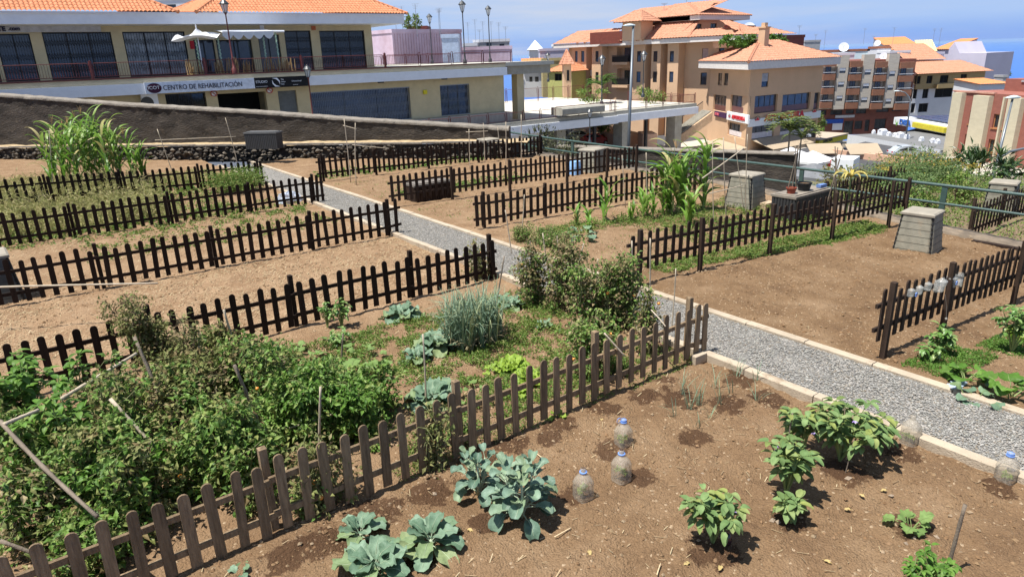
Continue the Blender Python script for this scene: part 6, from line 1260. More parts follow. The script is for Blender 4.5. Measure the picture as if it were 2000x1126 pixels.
# left of the peach building
block('white church like gable house on the far left skyline', 1035, 1058, 98, 118, 150, 150, 8, WALLW, roof='hip', rm=WALLW, rh=2.0)
block('long lilac house with blue graffiti like paint left of the peach building', 1055, 1118, 99, 135, 130, 130, 8, WALLL, roof='flat')
block('white house with roof structures left of the peach building', 1082, 1112, 90, 110, 140, 140, 8, WALLW, wins=[(1086, 94, 1092, 97)], roof='flat')
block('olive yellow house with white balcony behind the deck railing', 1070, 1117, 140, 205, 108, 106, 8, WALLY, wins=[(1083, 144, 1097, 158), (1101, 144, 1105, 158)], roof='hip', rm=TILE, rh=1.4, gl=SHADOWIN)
block('lower wing of the peach building with its own tiled roof', 1101, 1116, 126, 190, 99, 99, 3, PEACH, wins=[(1107, 137, 1112, 158)], roof='hip', rm=TILEP, rh=2.0)
block('yellow beige flat house behind the concrete arm', 1060, 1102, 119, 190, 118, 118, 6, mat('olive_beige_wall', (.42, .36, .18)), roof='flat')
block('distant white houses behind the concrete column', 1024, 1060, 132, 190, 125, 125, 6, WALLW, wins=[(1034, 150, 1040, 160), (1045, 150, 1052, 160)], roof='shed', rm=TILEO)
# brick and cream building on the right
BRK = mat('red_brick_wall', (.28, .105, .078), var=.12, vs=1.5, stretch=(1, 1, 3)); CRM = mat('cream_pier', (.56, .50, .36), var=.08, vs=1, stretch=(1, 1, 3)); WFR = mat('orange_wood_frame', (.42, .19, .07))
wr = [(1857, 211, 1865, 239), (1893, 216, 1902, 243), (1939, 223, 1957, 251), (1960, 225, 1972, 253), (1848, 257, 1857, 284), (1883, 262, 1893, 290), (1929, 272, 1947, 299), (1950, 275, 1962, 302), (1843, 302, 1850, 330), (1922, 320, 1938, 345)]
F, root, zt_, zb_ = block('red brick building with tall cream piers on the right edge', 1845, 2040, 183, 400, 80, 67, 16, BRK, wins=wr, name='brick_building', frm=WFR, sill=True, gl=GLASS, base=-14, sk=.1)
for a, b in ((1864.5, 1883), (1906, 1937), (1960, 1963.2), (1974.5, 2000)):
    xm = lambda x, y: x
    ua, ub = F.hit(a-3, 230)[0], F.hit(b-3, 230)[0]
    if a == 1866 or a == 1903: pass
    m = MB(); F.box(m, ua, ub, .0, 0.55 if b-a > 6 else .3, -14, zt_-.1-.15*(a > 1900)); m.build('cream_pier', CRM, root)
m = MB(); F.box(m, -.1, 5.9, -.25, .12, zt_-.05, zt_+.12); F.box(m, 6.95, F.W, -3, -2.6, zt_, zt_+1.3); F.box(m, 6.5, F.W, -9, -4, zt_, zt_+2.9) if False else None; m.build('parapet', mat('brick_coping', (.48, .26, .20)), root)
m = MB(); ua = F.hit(1963, 165, -4)[0]; zz = F.hit(1975, 154, -4)[1]; F.box(m, ua, ua+9, -9, -4, zt_-.5, zz); m.build('roof_block', BRK, root); m = MB(); F.box(m, ua+1.5, ua+1.9+1, -4.0, -3.8, zt_, zz-.05) if False else F.box(m, ua+2.2, ua+9, -3.99, -3.9, zt_+1, zz-.1); m.build('pale_panel', WALLG, root)
block('far terrace roofs with orange tiles below the sea horizon', 1912, 1966, 163, 190, 130, 130, 8, WALLW, roof='shed', rm=TILEO, rh=.6); block('white far house with chimney right of the lilac gable', 1916, 1962, 158, 175, 170, 170, 8, WALLW, roof='flat'); block('small round topped chimney house near the far trees', 1958, 1966, 151, 170, 150, 150, 3, WALLG, roof='flat')
# petrol station, low white building, kiosk
STW = mat('station_white', (.72, .74, .76), var=.05); STY = mat('station_yellow', (.62, .52, .04)); SOLB = mat('solar_panel_blue', (.035, .06, .14), rough=.25, spec=.6)
FG = Fac(atD(1745, 240, 122), atD(1850, 255, 106)); root = thing('petrol_station', 'petrol station canopy with yellow band, blue letters and solar panels on top', 'petrol station', FG.p(4, 0, -12)); zt_ = FG.hit(1770, 233)[1]; zb_ = FG.hit(1770, 247)[1]; m = MB(); FG.box(m, 0, FG.W, -16, 0, zb_, zt_); m.build('canopy', STW, root)
m = MB(); u = FG.hit(1787, 246)[0]; FG.box(m, u, FG.W, .02, .5, zb_+.2, zb_+1.0); m.build('yellow_band', STY, root); _u0, _u1 = FG.hit(1757, 243)[0], FG.hit(1781, 245)[0]; text('DISA', 1.25, FG.p(_u0, .1, zb_+.2), (FG.d[0], FG.d[1], 0), (0, 0, 1), mat('blue_letters', (.02, .12, .45)), root, depth=.04, bold=.03, xs=(_u1-_u0)/(1.25*2.3)); m = MB(); u = FG.hit(1752, 236)[0]; m.add([FG.p(u-.6, .08, zt_-.2), FG.p(u+.1, .08, zt_-1.4), FG.p(u+.7, .08, zt_-.4), FG.p(u+.1, .08, zt_-.9)], [(0, 1, 2, 3)]); m.build('green_leaf_emblem', mat('leaf_green', (.15, .4, .05)), root)
m = MB(); [FG.box(m, 2.2+i*1.75, 3.8+i*1.75, -14+j*1.8, -12.4+j*1.8, zt_+.25+j*0, zt_+.35) for i in range(9) for j in range(7)]; m.build('solar_panels', SOLB, root); m = MB(); [FG.box(m, u, u+.5, -8, -7.5, zb_-5, zb_) for u in (3, 10, 17)]; m.build('column', STW, root)
GRF = mat('grey_roof_felt', (.16, .16, .16), var=.15, vs=.5)
FH = Fac(atD(1655, 268, 112), atD(1838, 290, 92.5)); zt_ = FH.hit(1745, 277)[1]; root = thing('flat_roofed_building', 'low white building with flat grey roof and rooftop units', 'building', FH.p(5, 0, -13)); m = MB(); rr_ = [FH.rect(1768, 287, 1776, 303), FH.rect(1784, 290, 1792, 305)]; FH.skin(m, 0, FH.W, -14, zt_, rr_, .2); sides(FH, m, 0, FH.W, -14, zt_-.3, 12); m.build('wall', mat('pale_grey_wall', (.60, .62, .65), var=.06), root); m = MB(); FH.box(m, .1, FH.W, -11.9, -.1, zt_-.3, zt_-.1); m.build('roof', GRF, root)
for r in rr_: window(FH, root, r, .1, nx=3, gl=GLASS)
for i, (px, py, s) in enumerate(((1718, 258, 1.2), (1730, 264, .6), (1742, 265, .6), (1752, 262, 1.0), (1765, 269, .7), (1793, 275, .6), (1815, 274, .6), (1825, 276, .6), (1700, 262, .5))):
    a, z = FH.hit(px, py+3, -4); m = MB(); FH.box(m, a-s*.5, a+s*.5, -4.5-s*.4, -4.5+s*.4, zt_-.1, zt_+s*.55); m.lathe([(s*.5, 0), (s*.45, .15), (0, .25)], FH.p(a, -4.5, zt_+s*.55), 8); m.build('rooftop_unit', WHITEP, root)
FK = Fac(atD(1601, 262, 94), atD(1656, 262, 100)); zt_ = FK.hit(1640, 265)[1]; zb_ = FK.hit(1640, 275)[1]; root = thing('kiosk', 'low kiosk with bright yellow fascia and beige flat roof', 'kiosk', FK.p(3, 0, -11)); m = MB(); FK.box(m, 0, FK.W, -7, 0, zb_, zt_-.05); m.build('fascia', STY, root); m = MB(); FK.box(m, -.1, FK.W+.1, -7.1, .1, zt_-.05, zt_+.1); m.build('roof', mat('beige_roof', (.42, .34, .26)), root); m = MB(); FK.box(m, .5, FK.W-.3, -6, -.5, -12.5, zb_); m.build('glass_walls', GLASSB, root); text('LIBRERIA', .75, FK.p(1.2, .04, zb_+.25), (FK.d[0], FK.d[1], 0), (0, 0, 1), FRAME, root, depth=.02)
sg = thing('shop_sign', 'small black sign ending in white letters ria, beside the palm', 'sign', FR.p(FR.W+.5, 0, -9)); F3 = Fac(atD(1565, 263, 79), atD(1592, 263, 79)); (a, b, c, d), _ = board(F3, 1565, 260, 1592, 269, 0, .2, mat('black_board', (.012, .012, .014)), sg); text('ria', (d-c)*1.05, F3.p(a+.55, .24, c+.14), (F3.d[0], F3.d[1], 0), (0, 0, 1), WHITEP, sg, depth=.02, bold=.02)
# marquees and parasols
CANV = mat('white_canvas', (.66, .66, .66), var=.04)
def tent(label, px, py, D, w_, h=.85, hh=2.4, name='parasol', cat='parasol', mt=None, group=None):
    c = atD(px, py, D); root = thing(name, label, cat, (c[0], c[1], c[2]-hh-h), group); m = MB(); V = [tuple(c)]; r = w_/2
    q = [(-r, -r), (r, -r), (r, r), (-r, r)]; V += [(c[0]+a, c[1]+b, c[2]-h) for a, b in q]+[(c[0]+a, c[1]+b, c[2]-h-.2) for a, b in q]; m.add(V, [(0, 1, 2), (0, 2, 3), (0, 3, 4), (0, 4, 1), (1, 5, 6, 2), (2, 6, 7, 3), (3, 7, 8, 4), (4, 8, 5, 1)]); m.build('canopy', mt or CANV, root)
    m = MB(); [m.tube([(c[0]+a*.94, c[1]+b*.94, c[2]-h-hh), (c[0]+a*.94, c[1]+b*.94, c[2]-h)], .04, 5) for a, b in q]; m.build('frame_legs', GREYM, root)
tent('large white peaked canopy left of the red kiosk', 1545, 287, 66, 3.2, name='canopy_tent', cat='tent'); tent('second white peaked canopy nearer the red kiosk', 1588, 294, 62, 2.9, name='canopy_tent', cat='tent'); tent('low white canopy edge above the end of the stone wall', 1508, 295, 68, 3.0, .5, name='canopy_tent', cat='tent')
tent('grey corrugated canopy roof beside the railing', 1590, 318, 46, 3.4, .7, 1.3, name='canopy_tent', cat='tent', mt=mat('grey_corrugated', (.15, .155, .165), var=.2, vs=2))
def slope_canopy(label, x0, x1, y0, y1, D):
    F = Fac(atD(x0, y0, D), atD(x1, y1, D)); z = atD(x0, y0, D)[2]; m = MB(); V = [F.p(0, 0, z), F.p(F.W, 0, z), F.p(F.W, 1.7, z-.9), F.p(0, 1.7, z-.9)]; V += [(a, b, c-.07) for a, b, c in V]; m.add(V, [(0, 1, 2, 3), (7, 6, 5, 4), (0, 4, 5, 1), (1, 5, 6, 2), (2, 6, 7, 3), (3, 7, 4, 0)]); [m.tube([F.p(u, 1.7, z-.9), F.p(u, 1.7, z-4)], .05, 5) for u in (.1, F.W-.1)]; tag(m.build('canopy', AWN, origin=F.p(0, 0, z)), label, 'canopy')
slope_canopy('long cream canopy along the lower street, right one', 1650, 1712, 281, 290, 75); slope_canopy('cream canopy between the palm and the kiosk', 1575, 1640, 281, 287, 78)
g = atD(1630, 322, 62); root = thing('red_kiosk', 'red printed cabinet beside a white container', 'kiosk', (g[0], g[1], g[2]-1.6)); m = MB(); m.box((g[0], g[1], g[2]-.6), (1.2, 1.2, 2.2), rz=.6); m.build('cabinet', mat('red_print', (.55, .03, .03), var=.3, vs=3), root)
g = atD(1650, 325, 61); root = thing('white_container', 'white cabin with dark door right of the red cabinet', 'cabin', (g[0], g[1], g[2]-1.8)); m = MB(); m.box((g[0], g[1], g[2]-.6), (2.6, 1.8, 2.8), rz=.3); m.build('cabin_body', STW, root); F3 = Fac(atD(1638, 325, 60), atD(1660, 325, 60)); m = MB(); F3.box(m, .1, .8, .02, .06, g[2]-1.9, g[2]+.3); m.build('door', GLASS, root)
# planter walls and low wall on the lower street
PLW = mat('salmon_render_wall', (.62, .38, .26), var=.08)
for lb, x0, x1, y0, D, D2, h in (('salmon planter wall with small trees under the deck', 1143, 1202, 252, 94, 84, 2.2), ('salmon wall block left of the staircase', 1256, 1284, 262, 80, 80, 3.8), ('low ochre street wall with pillars in front of the parked car', 1610, 1850, 296, 78, 66, .9)):
    F = Fac(atD(x0, y0, D), atD(x1, y0+(8 if D2 == 84 else 0)+(22 if D2 == 66 else 0), D2)); z = F.hit((x0+x1)/2, y0+(4 if D2 == 84 else 0)+(8 if D2 == 66 else 0))[1]; root = thing('planter_wall' if h > 1 else 'street_wall', lb, 'wall', F.p(F.W/2, 0, z-h)); m = MB(); F.box(m, 0, F.W, -.4 if h < 1 else -3.5, 0, z-h, z); m.build('wall_face', PLW, root)
    if h < 1: m = MB(); [F.box(m, u, u+.45, -.45, .05, z-h, z+.15) for u in np.arange(0, F.W, 3.2)]; m.build('pillars', PLW, root)
m = MB(); V = [tuple(atD(1620, 306, 74)), tuple(atD(1750, 332, 66)), tuple(atD(1760, 322, 70)), tuple(atD(1640, 296, 80))]
# ------------------------------------------------------------------ cars
TYRE = mat('tyre_rubber', (.02, .02, .02)); CGL = glassmat('car_glass', (.015, .02, .025), .05); RIM = mat('alloy_rim', (.45, .45, .45), metal=.6, rough=.35)
def car(label, pos, rz, paint, group='cars parked below the deck'):
    root = thing('parked_car', label, 'car', pos, group); c, s = math.cos(rz), math.sin(rz); T = lambda x, y, z: (pos[0]+x*c-y*s, pos[1]+x*s+y*c, pos[2]+z)
    prof = [(-2.05, .35), (-2.1, .62), (-2.0, .9), (-1.75, 1.02), (-1.45, 1.3), (-.9, 1.47), (.15, 1.48), (.75, 1.2), (1.05, 1.0), (1.75, .88), (2.05, .7), (2.1, .4), (1.9, .25), (-1.9, .25)]
    m = MB(); k = len(prof); V = []
    for y, f in ((-.86, .0), (-.80, .04), (.80, .04), (.86, .0)):
        for x, z in prof: zz = z; yy = y*(1 if z < 1.0 else .86); V.append(T(x*(1 if abs(y) < .85 else .985), yy, zz))
    m.add(V, [tuple(range(k)), tuple(range(4*k-1, 3*k-1, -1))]+[(r*k+i, (r+1)*k+i, (r+1)*k+(i+1) % k, r*k+(i+1) % k) for r in range(3) for i in range(k)]); m.build('body', paint, root, smooth=False)
    m = MB()
    for y in (-.81, .81):
        q = [(-1.35, 1.0), (-1.15, 1.27), (-.35, 1.38), (-.35, 1.0)], [(-.25, 1.0), (-.25, 1.38), (.15, 1.38), (.75, 1.02)]
        for w_ in q: m.add([T(x, (y if z < 1.1 else y*.90)+(.012 if y > 0 else -.012), z) for x, z in w_], [(0, 1, 2, 3)])
    m.add([T(.22, -.64, 1.475), T(.22, .64, 1.475), T(.98, .72, 1.07), T(.98, -.72, 1.07)], [(0, 1, 2, 3)]); m.add([T(-.98, -.62, 1.475), T(-.98, .62, 1.475), T(-1.62, .7, 1.14), T(-1.62, -.7, 1.14)], [(3, 2, 1, 0)]); m.build('windows', CGL, root)
    for x in (-1.3, 1.3):
        for y in (-.84, .84):
            m = MB(); m.tube([T(x, y-.1, .32), T(x, y+.1, .32)], .32, 16); w_ = m.build('wheel', TYRE, root); m = MB(); m.tube([T(x, y-.11, .32), T(x, y+.11, .32)], .19, 12); m.build('rim', RIM, w_)
    for y in (-.6, .6): m = MB(); m.box(T(2.06, y, .68), (.08, .32, .14), rz=rz); m.build('headlight', LGLASS, root); m = MB(); m.box(T(-2.06, y, .8), (.06, .25, .18), rz=rz); m.build('tail_light', REDT, root)
def cpaint(n, c): return mat(n, c, rough=.25, var=.04, spec=.7)
RC = cpaint('red_car_paint', (.50, .03, .02)); WC = cpaint('white_car_paint', (.72, .74, .76)); SC = cpaint('silver_car_paint', (.42, .46, .50))
p = atD(1166, 276, 88); car('red hatchback parked behind the railing, nearest the deck columns', (p[0], p[1], p[2]-.4), rad(-52), RC)
p = atD(1137, 270, 92); car('white car parked behind the red hatchback', (p[0], p[1], p[2]-.4), rad(-50), WC)
p = atD(1085, 259, 92); car('white off road car at the left end of the parked row', (p[0], p[1], p[2]-.4), rad(-40), WC)
p = atD(1107, 262, 96); car('silver grey car between the white ones under the deck', (p[0], p[1], p[2]-.4), rad(-40), SC)
p = atD(1771, 303, 84); car('pale blue silver car parked by the low white building', (p[0], p[1], p[2]-.3), rad(-40), SC)
# ------------------------------------------------------------------ modern street lamps
POLE = mat('galvanised_pole', (.17, .19, .21), rough=.4, metal=.3, var=.1); HEADM = mat('lamp_head_grey', (.52, .60, .62), rough=.5)
def pole(label, foot, top, r0, r1, head=None, curve=None, group='tall street lamps'):
    root = thing('street_lamp', label, 'street lamp', foot, group); m = MB(); pts = [foot, top] if curve is None else [foot]+curve; m.tube(pts, list(np.linspace(r0, r1, len(pts))), 10); m.build('pole', POLE, root, smooth=True)
    if head:
        c, dx, s = head; m = MB(); V = []
        for t in np.linspace(0, 1, 9):
            w_ = s*.22*math.sin(math.pi*min(1, t*.8+.12)); hh = s*.11*math.sin(math.pi*min(1, t*.85+.1))
            for q in range(8): a = q*math.pi/4; V.append((c[0]+dx[0]*t*s-dx[1]*w_*math.cos(a), c[1]+dx[1]*t*s+dx[0]*w_*math.cos(a), c[2]+hh*math.sin(a)*(1.4 if math.sin(a) > 0 else .7)))
        m.add(V, [(i*8+q, i*8+(q+1) % 8, (i+1)*8+(q+1) % 8, (i+1)*8+q) for i in range(8) for q in range(8)]+[tuple(range(8)), tuple(range(71, 63, -1))]); m.build('lamp_head', HEADM, root, smooth=True)
rx = (-CR[0], -CR[1])
t = atD(1237, 52, 38); f = atD(1226, 300, 38); pole('tall leaning grey street lamp in front of the peach building', tuple(f-np.array([0, 0, 1.0])), tuple(t), .10, .06, ((t[0]-rx[0]*.1, t[1]-rx[1]*.1, t[2]+.05), rx, .68))
t = atD(1978, 192, 40); f = atD(1930, 385, 40); pole('tall street lamp with a flat pale head near the right edge', tuple(f), tuple(t), .10, .06, ((t[0]-rx[0]*.45, t[1]-rx[1]*.45, t[2]+.03), rx, .9))
c = [tuple(atD(a, b, 30)) for a, b in ((1936, 345), (1942, 325), (1955, 307), (1972, 296), (2000, 290), (2030, 288))]; pole('dark curved steel arm pole at the right edge', tuple(atD(1933, 375, 30)), None, .06, .05, None, c)
c = [tuple(atD(a, b, 104)) for a, b in ((1778, 200), (1776, 190), (1768, 181), (1758, 178))]; pole('pale curved street lamp in front of the brick balconies block', tuple(atD(1770, 262, 104)), None, .12, .08, ((c[-1]), rx, 1.0), c)
# ------------------------------------------------------------------ stone wall beyond the railing, shrubs, trees
tp = []; F = Fac(atD(1088, 285, 40), atD(1552, 303, 32)); root = thing('stone_wall', 'dark rough wall with pale top beyond the green railing', 'wall', F.p(F.W/2, 0, -3)); m = MB(); V = []; n = 90
for i in range(n+1):
    u = F.W*i/n; zt_ = lerp(u, [0, F.W], [F.hit(1088, 286)[1], F.hit(1552, 301)[1]])
    for j in range(8): z = -4.5+(zt_+4.5)*j/7; o = noise.noise((u*1.1, z*1.4, 8))*.08; V.append(F.p(u, o, z))
m.add(V, [(i*8+j, (i+1)*8+j, (i+1)*8+j+1, i*8+j+1) for i in range(n) for j in range(7)]); m.add([F.p(F.W, 0, -4.5), F.p(F.W, -.6, -4.5), F.p(F.W, -.6, zt_), F.p(F.W, 0, zt_)], [(0, 1, 2, 3)]); m.build('wall_face', DARKW, root, smooth=True)
m = MB(); V = []
for i in range(n+1):
    u = F.W*i/n; zt_ = lerp(u, [0, F.W], [F.hit(1088, 286)[1], F.hit(1552, 301)[1]])
    for a, b in ((.08, -.05), (.1, .03), (-.3, .08), (-.65, .0)): V.append(F.p(u, a, zt_+b+noise.noise((u*2, a*3, 5))*.03))
m.add(V, [(i*4+j, (i+1)*4+j, (i+1)*4+j+1, i*4+j+1) for i in range(n) for j in range(3)]); m.build('coping', CAPM, root, smooth=True)
def shrub(label, c, r, n, mts, L=.12, W=.07, name='shrub', cat='shrub', stems=14, clump=.4):
    root = thing(name, label, cat, (c[0], c[1], c[2]-r[2])); m = MB()
    for i in range(stems): a = R_.uniform(0, 6.28); q = R_.uniform(.2, .8); m.tube([(c[0], c[1], c[2]-r[2]), (c[0]+r[0]*q*.5*math.cos(a), c[1]+r[1]*q*.5*math.sin(a), c[2]-r[2]*.2), (c[0]+r[0]*q*math.cos(a), c[1]+r[1]*q*math.sin(a), c[2]+r[2]*R_.uniform(.1, .7))], [.04, .025, .008], 5)
    m.build('branches', STEMB, root)
    for mt, k in mts: m = MB(); foliage(m, int(n*k), c, r, L, W, clump=clump); m.build('foliage', mt, root)
MANGO = leafmat('yellow_flower_heads', [(.50, .38, .05), (.42, .36, .09), (.45, .28, .06)], trans=.3)
LEAF_OLD = leafmat('grey_green_shrub_leaf', [(.13, .22, .07), (.19, .29, .10), (.27, .34, .14), (.10, .16, .05)], trans=.3)
for i, (px, py, D, rx_, rz_) in enumerate(((1745, 362, 26, 1.5, .8), (1790, 352, 27, 1.8, 1.1), (1835, 362, 26, 1.6, .95))):
    c = atD(px, py, D); lb = ('left', 'middle', 'right')[i]; shrub('yellow topped grey green shrub beyond the railing, %s part of the hedge' % lb, c, (rx_, rx_, rz_), 5200, [(LEAF_OLD, 1)], .17, .04)
    m = MB(); foliage(m, 300, (c[0], c[1], c[2]+rz_*.8), (rx_*.8, rx_*.8, .25), .10, .05, clump=.5); o = m.build('flower_heads', MANGO, bpy.data.objects['shrub' if i == 0 else 'shrub.%03d' % i]); o['kind'] = 'stuff'
c = atD(1915, 345, 28); shrub('dark green spiky leaved shrub in front of the brick building', c, (1.7, 1.7, 1.15), 700, [(leafmat('dark_shrub_leaf', [(.03, .07, .02), (.05, .10, .03), (.08, .13, .04)], trans=.15, rough=.35, spec=.5), 1)], .38, .09, name='tall_shrub')
root = bpy.data.objects['tall_shrub']; m = MB()
for k in range(11):
    a = R_.uniform(0, 6.28); q = R_.uniform(0, 1.0); t = (c[0]+1.3*q*math.cos(a), c[1]+1.3*q*math.sin(a), c[2]+R_.uniform(.3, 1.1))
    for j in range(16): strap(m, t, R_.uniform(0, 6.28), R_.uniform(.45, .7), .1, lean=R_.uniform(.2, 1.3), curl=.6, n=4)
m.build('leaf_rosettes', bpy.data.materials['dark_shrub_leaf'], root)
c = atD(1870, 378, 27); shrub('green bush under the dark spiky shrub', c, (1.8, 1.6, .7), 2200, [(LEAF_WEED, 1)], .12, .06); c = atD(1985, 375, 28); shrub('green bush right of the right street lamp', c, (1.4, 1.4, .9), 1800, [(LEAF_WEED, 1)], .13, .06)
c = atD(1985, 402, 25.5); shrub('orange and yellow flowering bush at the right edge', c, (1.0, 1.0, .35), 900, [(leafmat('orange_flowers', [(.6, .35, .03), (.65, .12, .03), (.3, .35, .06), (.6, .5, .05)], trans=.3), 1)], .12, .08)
c = atD(1075, 275, 38); shrub('dark olive bush behind the farthest railing post', (c[0], c[1], c[2]-1.2), (2.6, 2.0, 2.0), 2600, [(leafmat('dark_olive_leaf', [(.06, .075, .03), (.10, .11, .05), (.14, .14, .07)], trans=.15), 1)], .2, .07, clump=.35)
for i, (px, py) in enumerate(((1044, 250), (1052, 246), (1057, 252), (1068, 250), (1035, 255))): c = atD(px, py+10, 38); m = MB(); [strap(m, c, R_.uniform(0, 6.28), R_.uniform(.3, .5), .05, lean=R_.uniform(0, .5), curl=.2, n=3) for _ in range(9)]; tag(m.build('spiky_shoot', bpy.data.materials['dark_olive_leaf'], origin=c), 'upright dark shoot above the olive bush', 'plant', 'shoots above the olive bush')
def palm(label, foot, top, n, L, mts=LEAF_BRIGHT, r=.09, w_=.05, shaft=True):
    root = thing('palm_tree', label, 'palm tree', foot); m = MB(); f, t = np.array(foot), np.array(top); m.tube([tuple(f+(t-f)*k/5) for k in range(6)], list(np.linspace(r*1.25, r*.7, 6)), 8); m.build('trunk', mat('palm_trunk', (.24, .20, .15), bump=.5), root, smooth=True); m = MB()
    for i in range(n):
        az = i*2.4+R_.uniform(-.3, .3); lean = R_.uniform(.1, 1.1); ang = math.pi/2-lean; x = z = 0; st = L/12; P = []
        for k in range(13): P.append((t[0]+x*math.cos(az), t[1]+x*math.sin(az), t[2]+z, ang)); x += math.cos(ang)*st; z += math.sin(ang)*st; ang -= .10+.10*k/12*1.6
        m.tube([p[:3] for p in P], list(np.linspace(.025, .006, 13)), 4, caps=False)
        for k in range(2, 13):
            for s_ in (-1, 1):
                for jj in range(3): q = P[k]; b_ = az+s_*(1.1); strap(m, (q[0]+R_.uniform(-.04, .04), q[1]+R_.uniform(-.04, .04), q[2]), b_, L*.24*math.sin(math.pi*(k/14+.08)), w_, lean=1.35, curl=1.3, n=3, fold=.1)
    m.build('fronds', mts, root)
PF = leafmat('palm_frond', [(.12, .20, .04), (.18, .27, .06), (.26, .32, .09), (.34, .34, .12)], trans=.3, rough=.4)
t = atD(1543, 258, 52); palm('feathery palm in front of the driving school sign', (t[0], t[1], t[2]-4.2), tuple(t), 22, 2.5, PF, r=.08, w_=.15); t = atD(1565, 270, 54); palm('second slimmer palm beside the white canopies', (t[0], t[1], t[2]-3.6), tuple(t), 14, 1.8, PF, r=.07, w_=.13)
t = atD(1176, 168, 86); palm('bright palm behind the deck railing in front of the peach building', (t[0], t[1], t[2]-5), tuple(t), 20, 2.6, LEAF_BRIGHT, w_=.16); 
for lb, px, py, D, r_ in (('low green planting behind the deck railing, right of the bright palm', 1275, 180, 84, 1.6), ('agave like plants at the foot of the bright palm', 1160, 182, 84, 1.4), ('small yellow green tree in the planter under the deck', 1200, 246, 86, 1.0), ('slim tree in the planter left of the small one', 1172, 247, 88, .8)):
    c = atD(px, py, D); shrub(lb, c, (r_*1.3, r_*1.3, r_*.7), 600, [(LEAF_WEED, 1)], .35, .14)
for lb, px, py, D, r_ in (('dark tree among the far roofs at the right', 1955, 146, 165, 1.5), ('smaller dark tree among the far roofs', 1967, 142, 165, 1.0), ('green tree beside the ochre street wall', 1596, 244, 110, 1.5), ('dark tree on the skyline behind the left building', 804, 50, 105, 1.3)):
    c = atD(px, py, D); shrub(lb, c, (r_, r_, r_*1.1), 700, [(LEAF_WEED, 1)], .4, .2, name='tree', cat='tree')
# lower terrace beyond the railing: more plots
m = MB(); V = []
for j in range(26):
    for i in range(22): x, y = 19.8+i*.45, -5+j*.75; V.append((x, y, -.95+noise.noise((x, y, 3))*.06))
m.add(V, [(j*22+i, j*22+i+1, (j+1)*22+i+1, (j+1)*22+i) for j in range(25) for i in range(21)]); tag(m.build('lower_terrace_soil', mat('terrace_soil', (.17, .12, .075), var=.3, vs=3, bump=.8, bs=20), smooth=True), kind='structure')
lo = lambda x: -.92
p1 = gz(1735, 392, -.5); p2 = gz(1955, 372, -.5)
fence('dark picket fence on the lower terrace beyond the green railing', 20.6, 26.5, 7.3, [20.8, 22.8, 24.8, 26.4], 1.0, .1, WOOD_R, seed=21, slope=lo, group='picket fences on the lower terrace')
fence('second picket fence on the lower terrace, seen between the canes and the railing', 20.4, 25.5, 11.4, [20.6, 22.6, 24.6], 1.0, .1, WOOD_R, seed=22, slope=lo, group='picket fences on the lower terrace')
m_ = MB()
for (x0, x1, y0, y1, n_, mt_, L_, h_) in ((20, 28, 2.5, 7.0, 6000, LEAF_WEED, .09, .35), (20, 28.5, 7.5, 13, 9000, LEAF_WEED, .09, .5)):
    P = np.stack([NP.uniform(x0, x1, n_), NP.uniform(y0, y1, n_), -.9+NP.uniform(0, h_, n_)], 1); V, Fq = leafset(P, NP.normal(size=(n_, 3)), NP.normal(size=(n_, 3))*.5+np.array([0, 0, 1]), NP.uniform(.05, .12, n_), NP.uniform(.02, .05, n_)); m_.arr(V, Fq)
tag(m_.build('terrace_weeds', LEAF_WEED), 'green weeds on the lower terrace beyond the railing', 'weeds', kind='stuff')
for i, (x_, y_, r_, lb) in enumerate(((21.6, 9.2, .7, 'leafy bush on the lower terrace behind the nearest compost bin'), (23.5, 10.3, .9, 'larger leafy bush farther out on the lower terrace'), (21.2, 12.3, .6, 'small bush on the lower terrace below the storage chest'), (25.2, 9.4, .8, 'bush on the lower terrace close to the yellow topped hedge'), (21.4, 4.4, .45, 'low bush on the lower terrace at the right edge'), (24.0, 12.6, .9, 'bush on the lower terrace seen between the canes'))):
    shrub(lb, (x_, y_, -.9+r_*.6), (r_, r_, r_*.6), 900, [((LEAF_WEED, LEAF_OLD, LEAF_OLIVE)[i % 3], 1)], .13, .06)
bin_('pale compost bin on the lower terrace, at the right edge beyond the railing', (22.6, 5.6, -.92), h=1.0, w0=.9, w1=.7, rz=.2); bin_('second pale compost bin on the lower terrace behind the picket fence', (24.6, 8.0, -.92), h=1.0, w0=.9, w1=.7, rz=.2)
# ------------------------------------------------------------------ the long building on the left
YF = 55.0; FF = Fac((-30, YF), (60, YF)); YU = 59.3; YE = 56.9; FE = Fac((-30, YE), (60, YE)); FUp = Fac((-30, YU), (60, YU)); YL = 56.2; FLo = Fac((-30, YL), (60, YL))
uX = lambda F, px, py: F.hit(px, py)[0]
zev = FE.hit(400, 47)[1]; zet = FE.hit(400, 27.5)[1]; zdk = 3.62; zfb = FF.hit(605, 167)[1]; zft = FF.hit(605, 148.5)[1]
uW = uX(FUp, 729, 100); uE = uX(FE, 789, 38); uD = uX(FF, 988, 140); uLo = uX(FLo, 985, 190)
print('LEFT', zev, zet, zfb, zft, uW, uE, uD, uLo)
root = thing('shopping_building', 'long cream two storey building with tiled roof and grilled shop fronts', 'building', FLo.p(30, 0, -.9)); LB = root
GRI = [(0-60, 66, -8, 157), (0, 66, 68, 155), (91, 63, 225, 150), (246, 62, 367, 142), (382, 78, 422, 140), (426, 78, 495, 138), (508, 68, 549, 136), (559, 60, 610, 134), (627, 60, 714, 131)]
rs_ = [FUp.rect(*r) for r in GRI]; rs_ = [(a, b, zdk, d) for a, b, c, d in rs_]
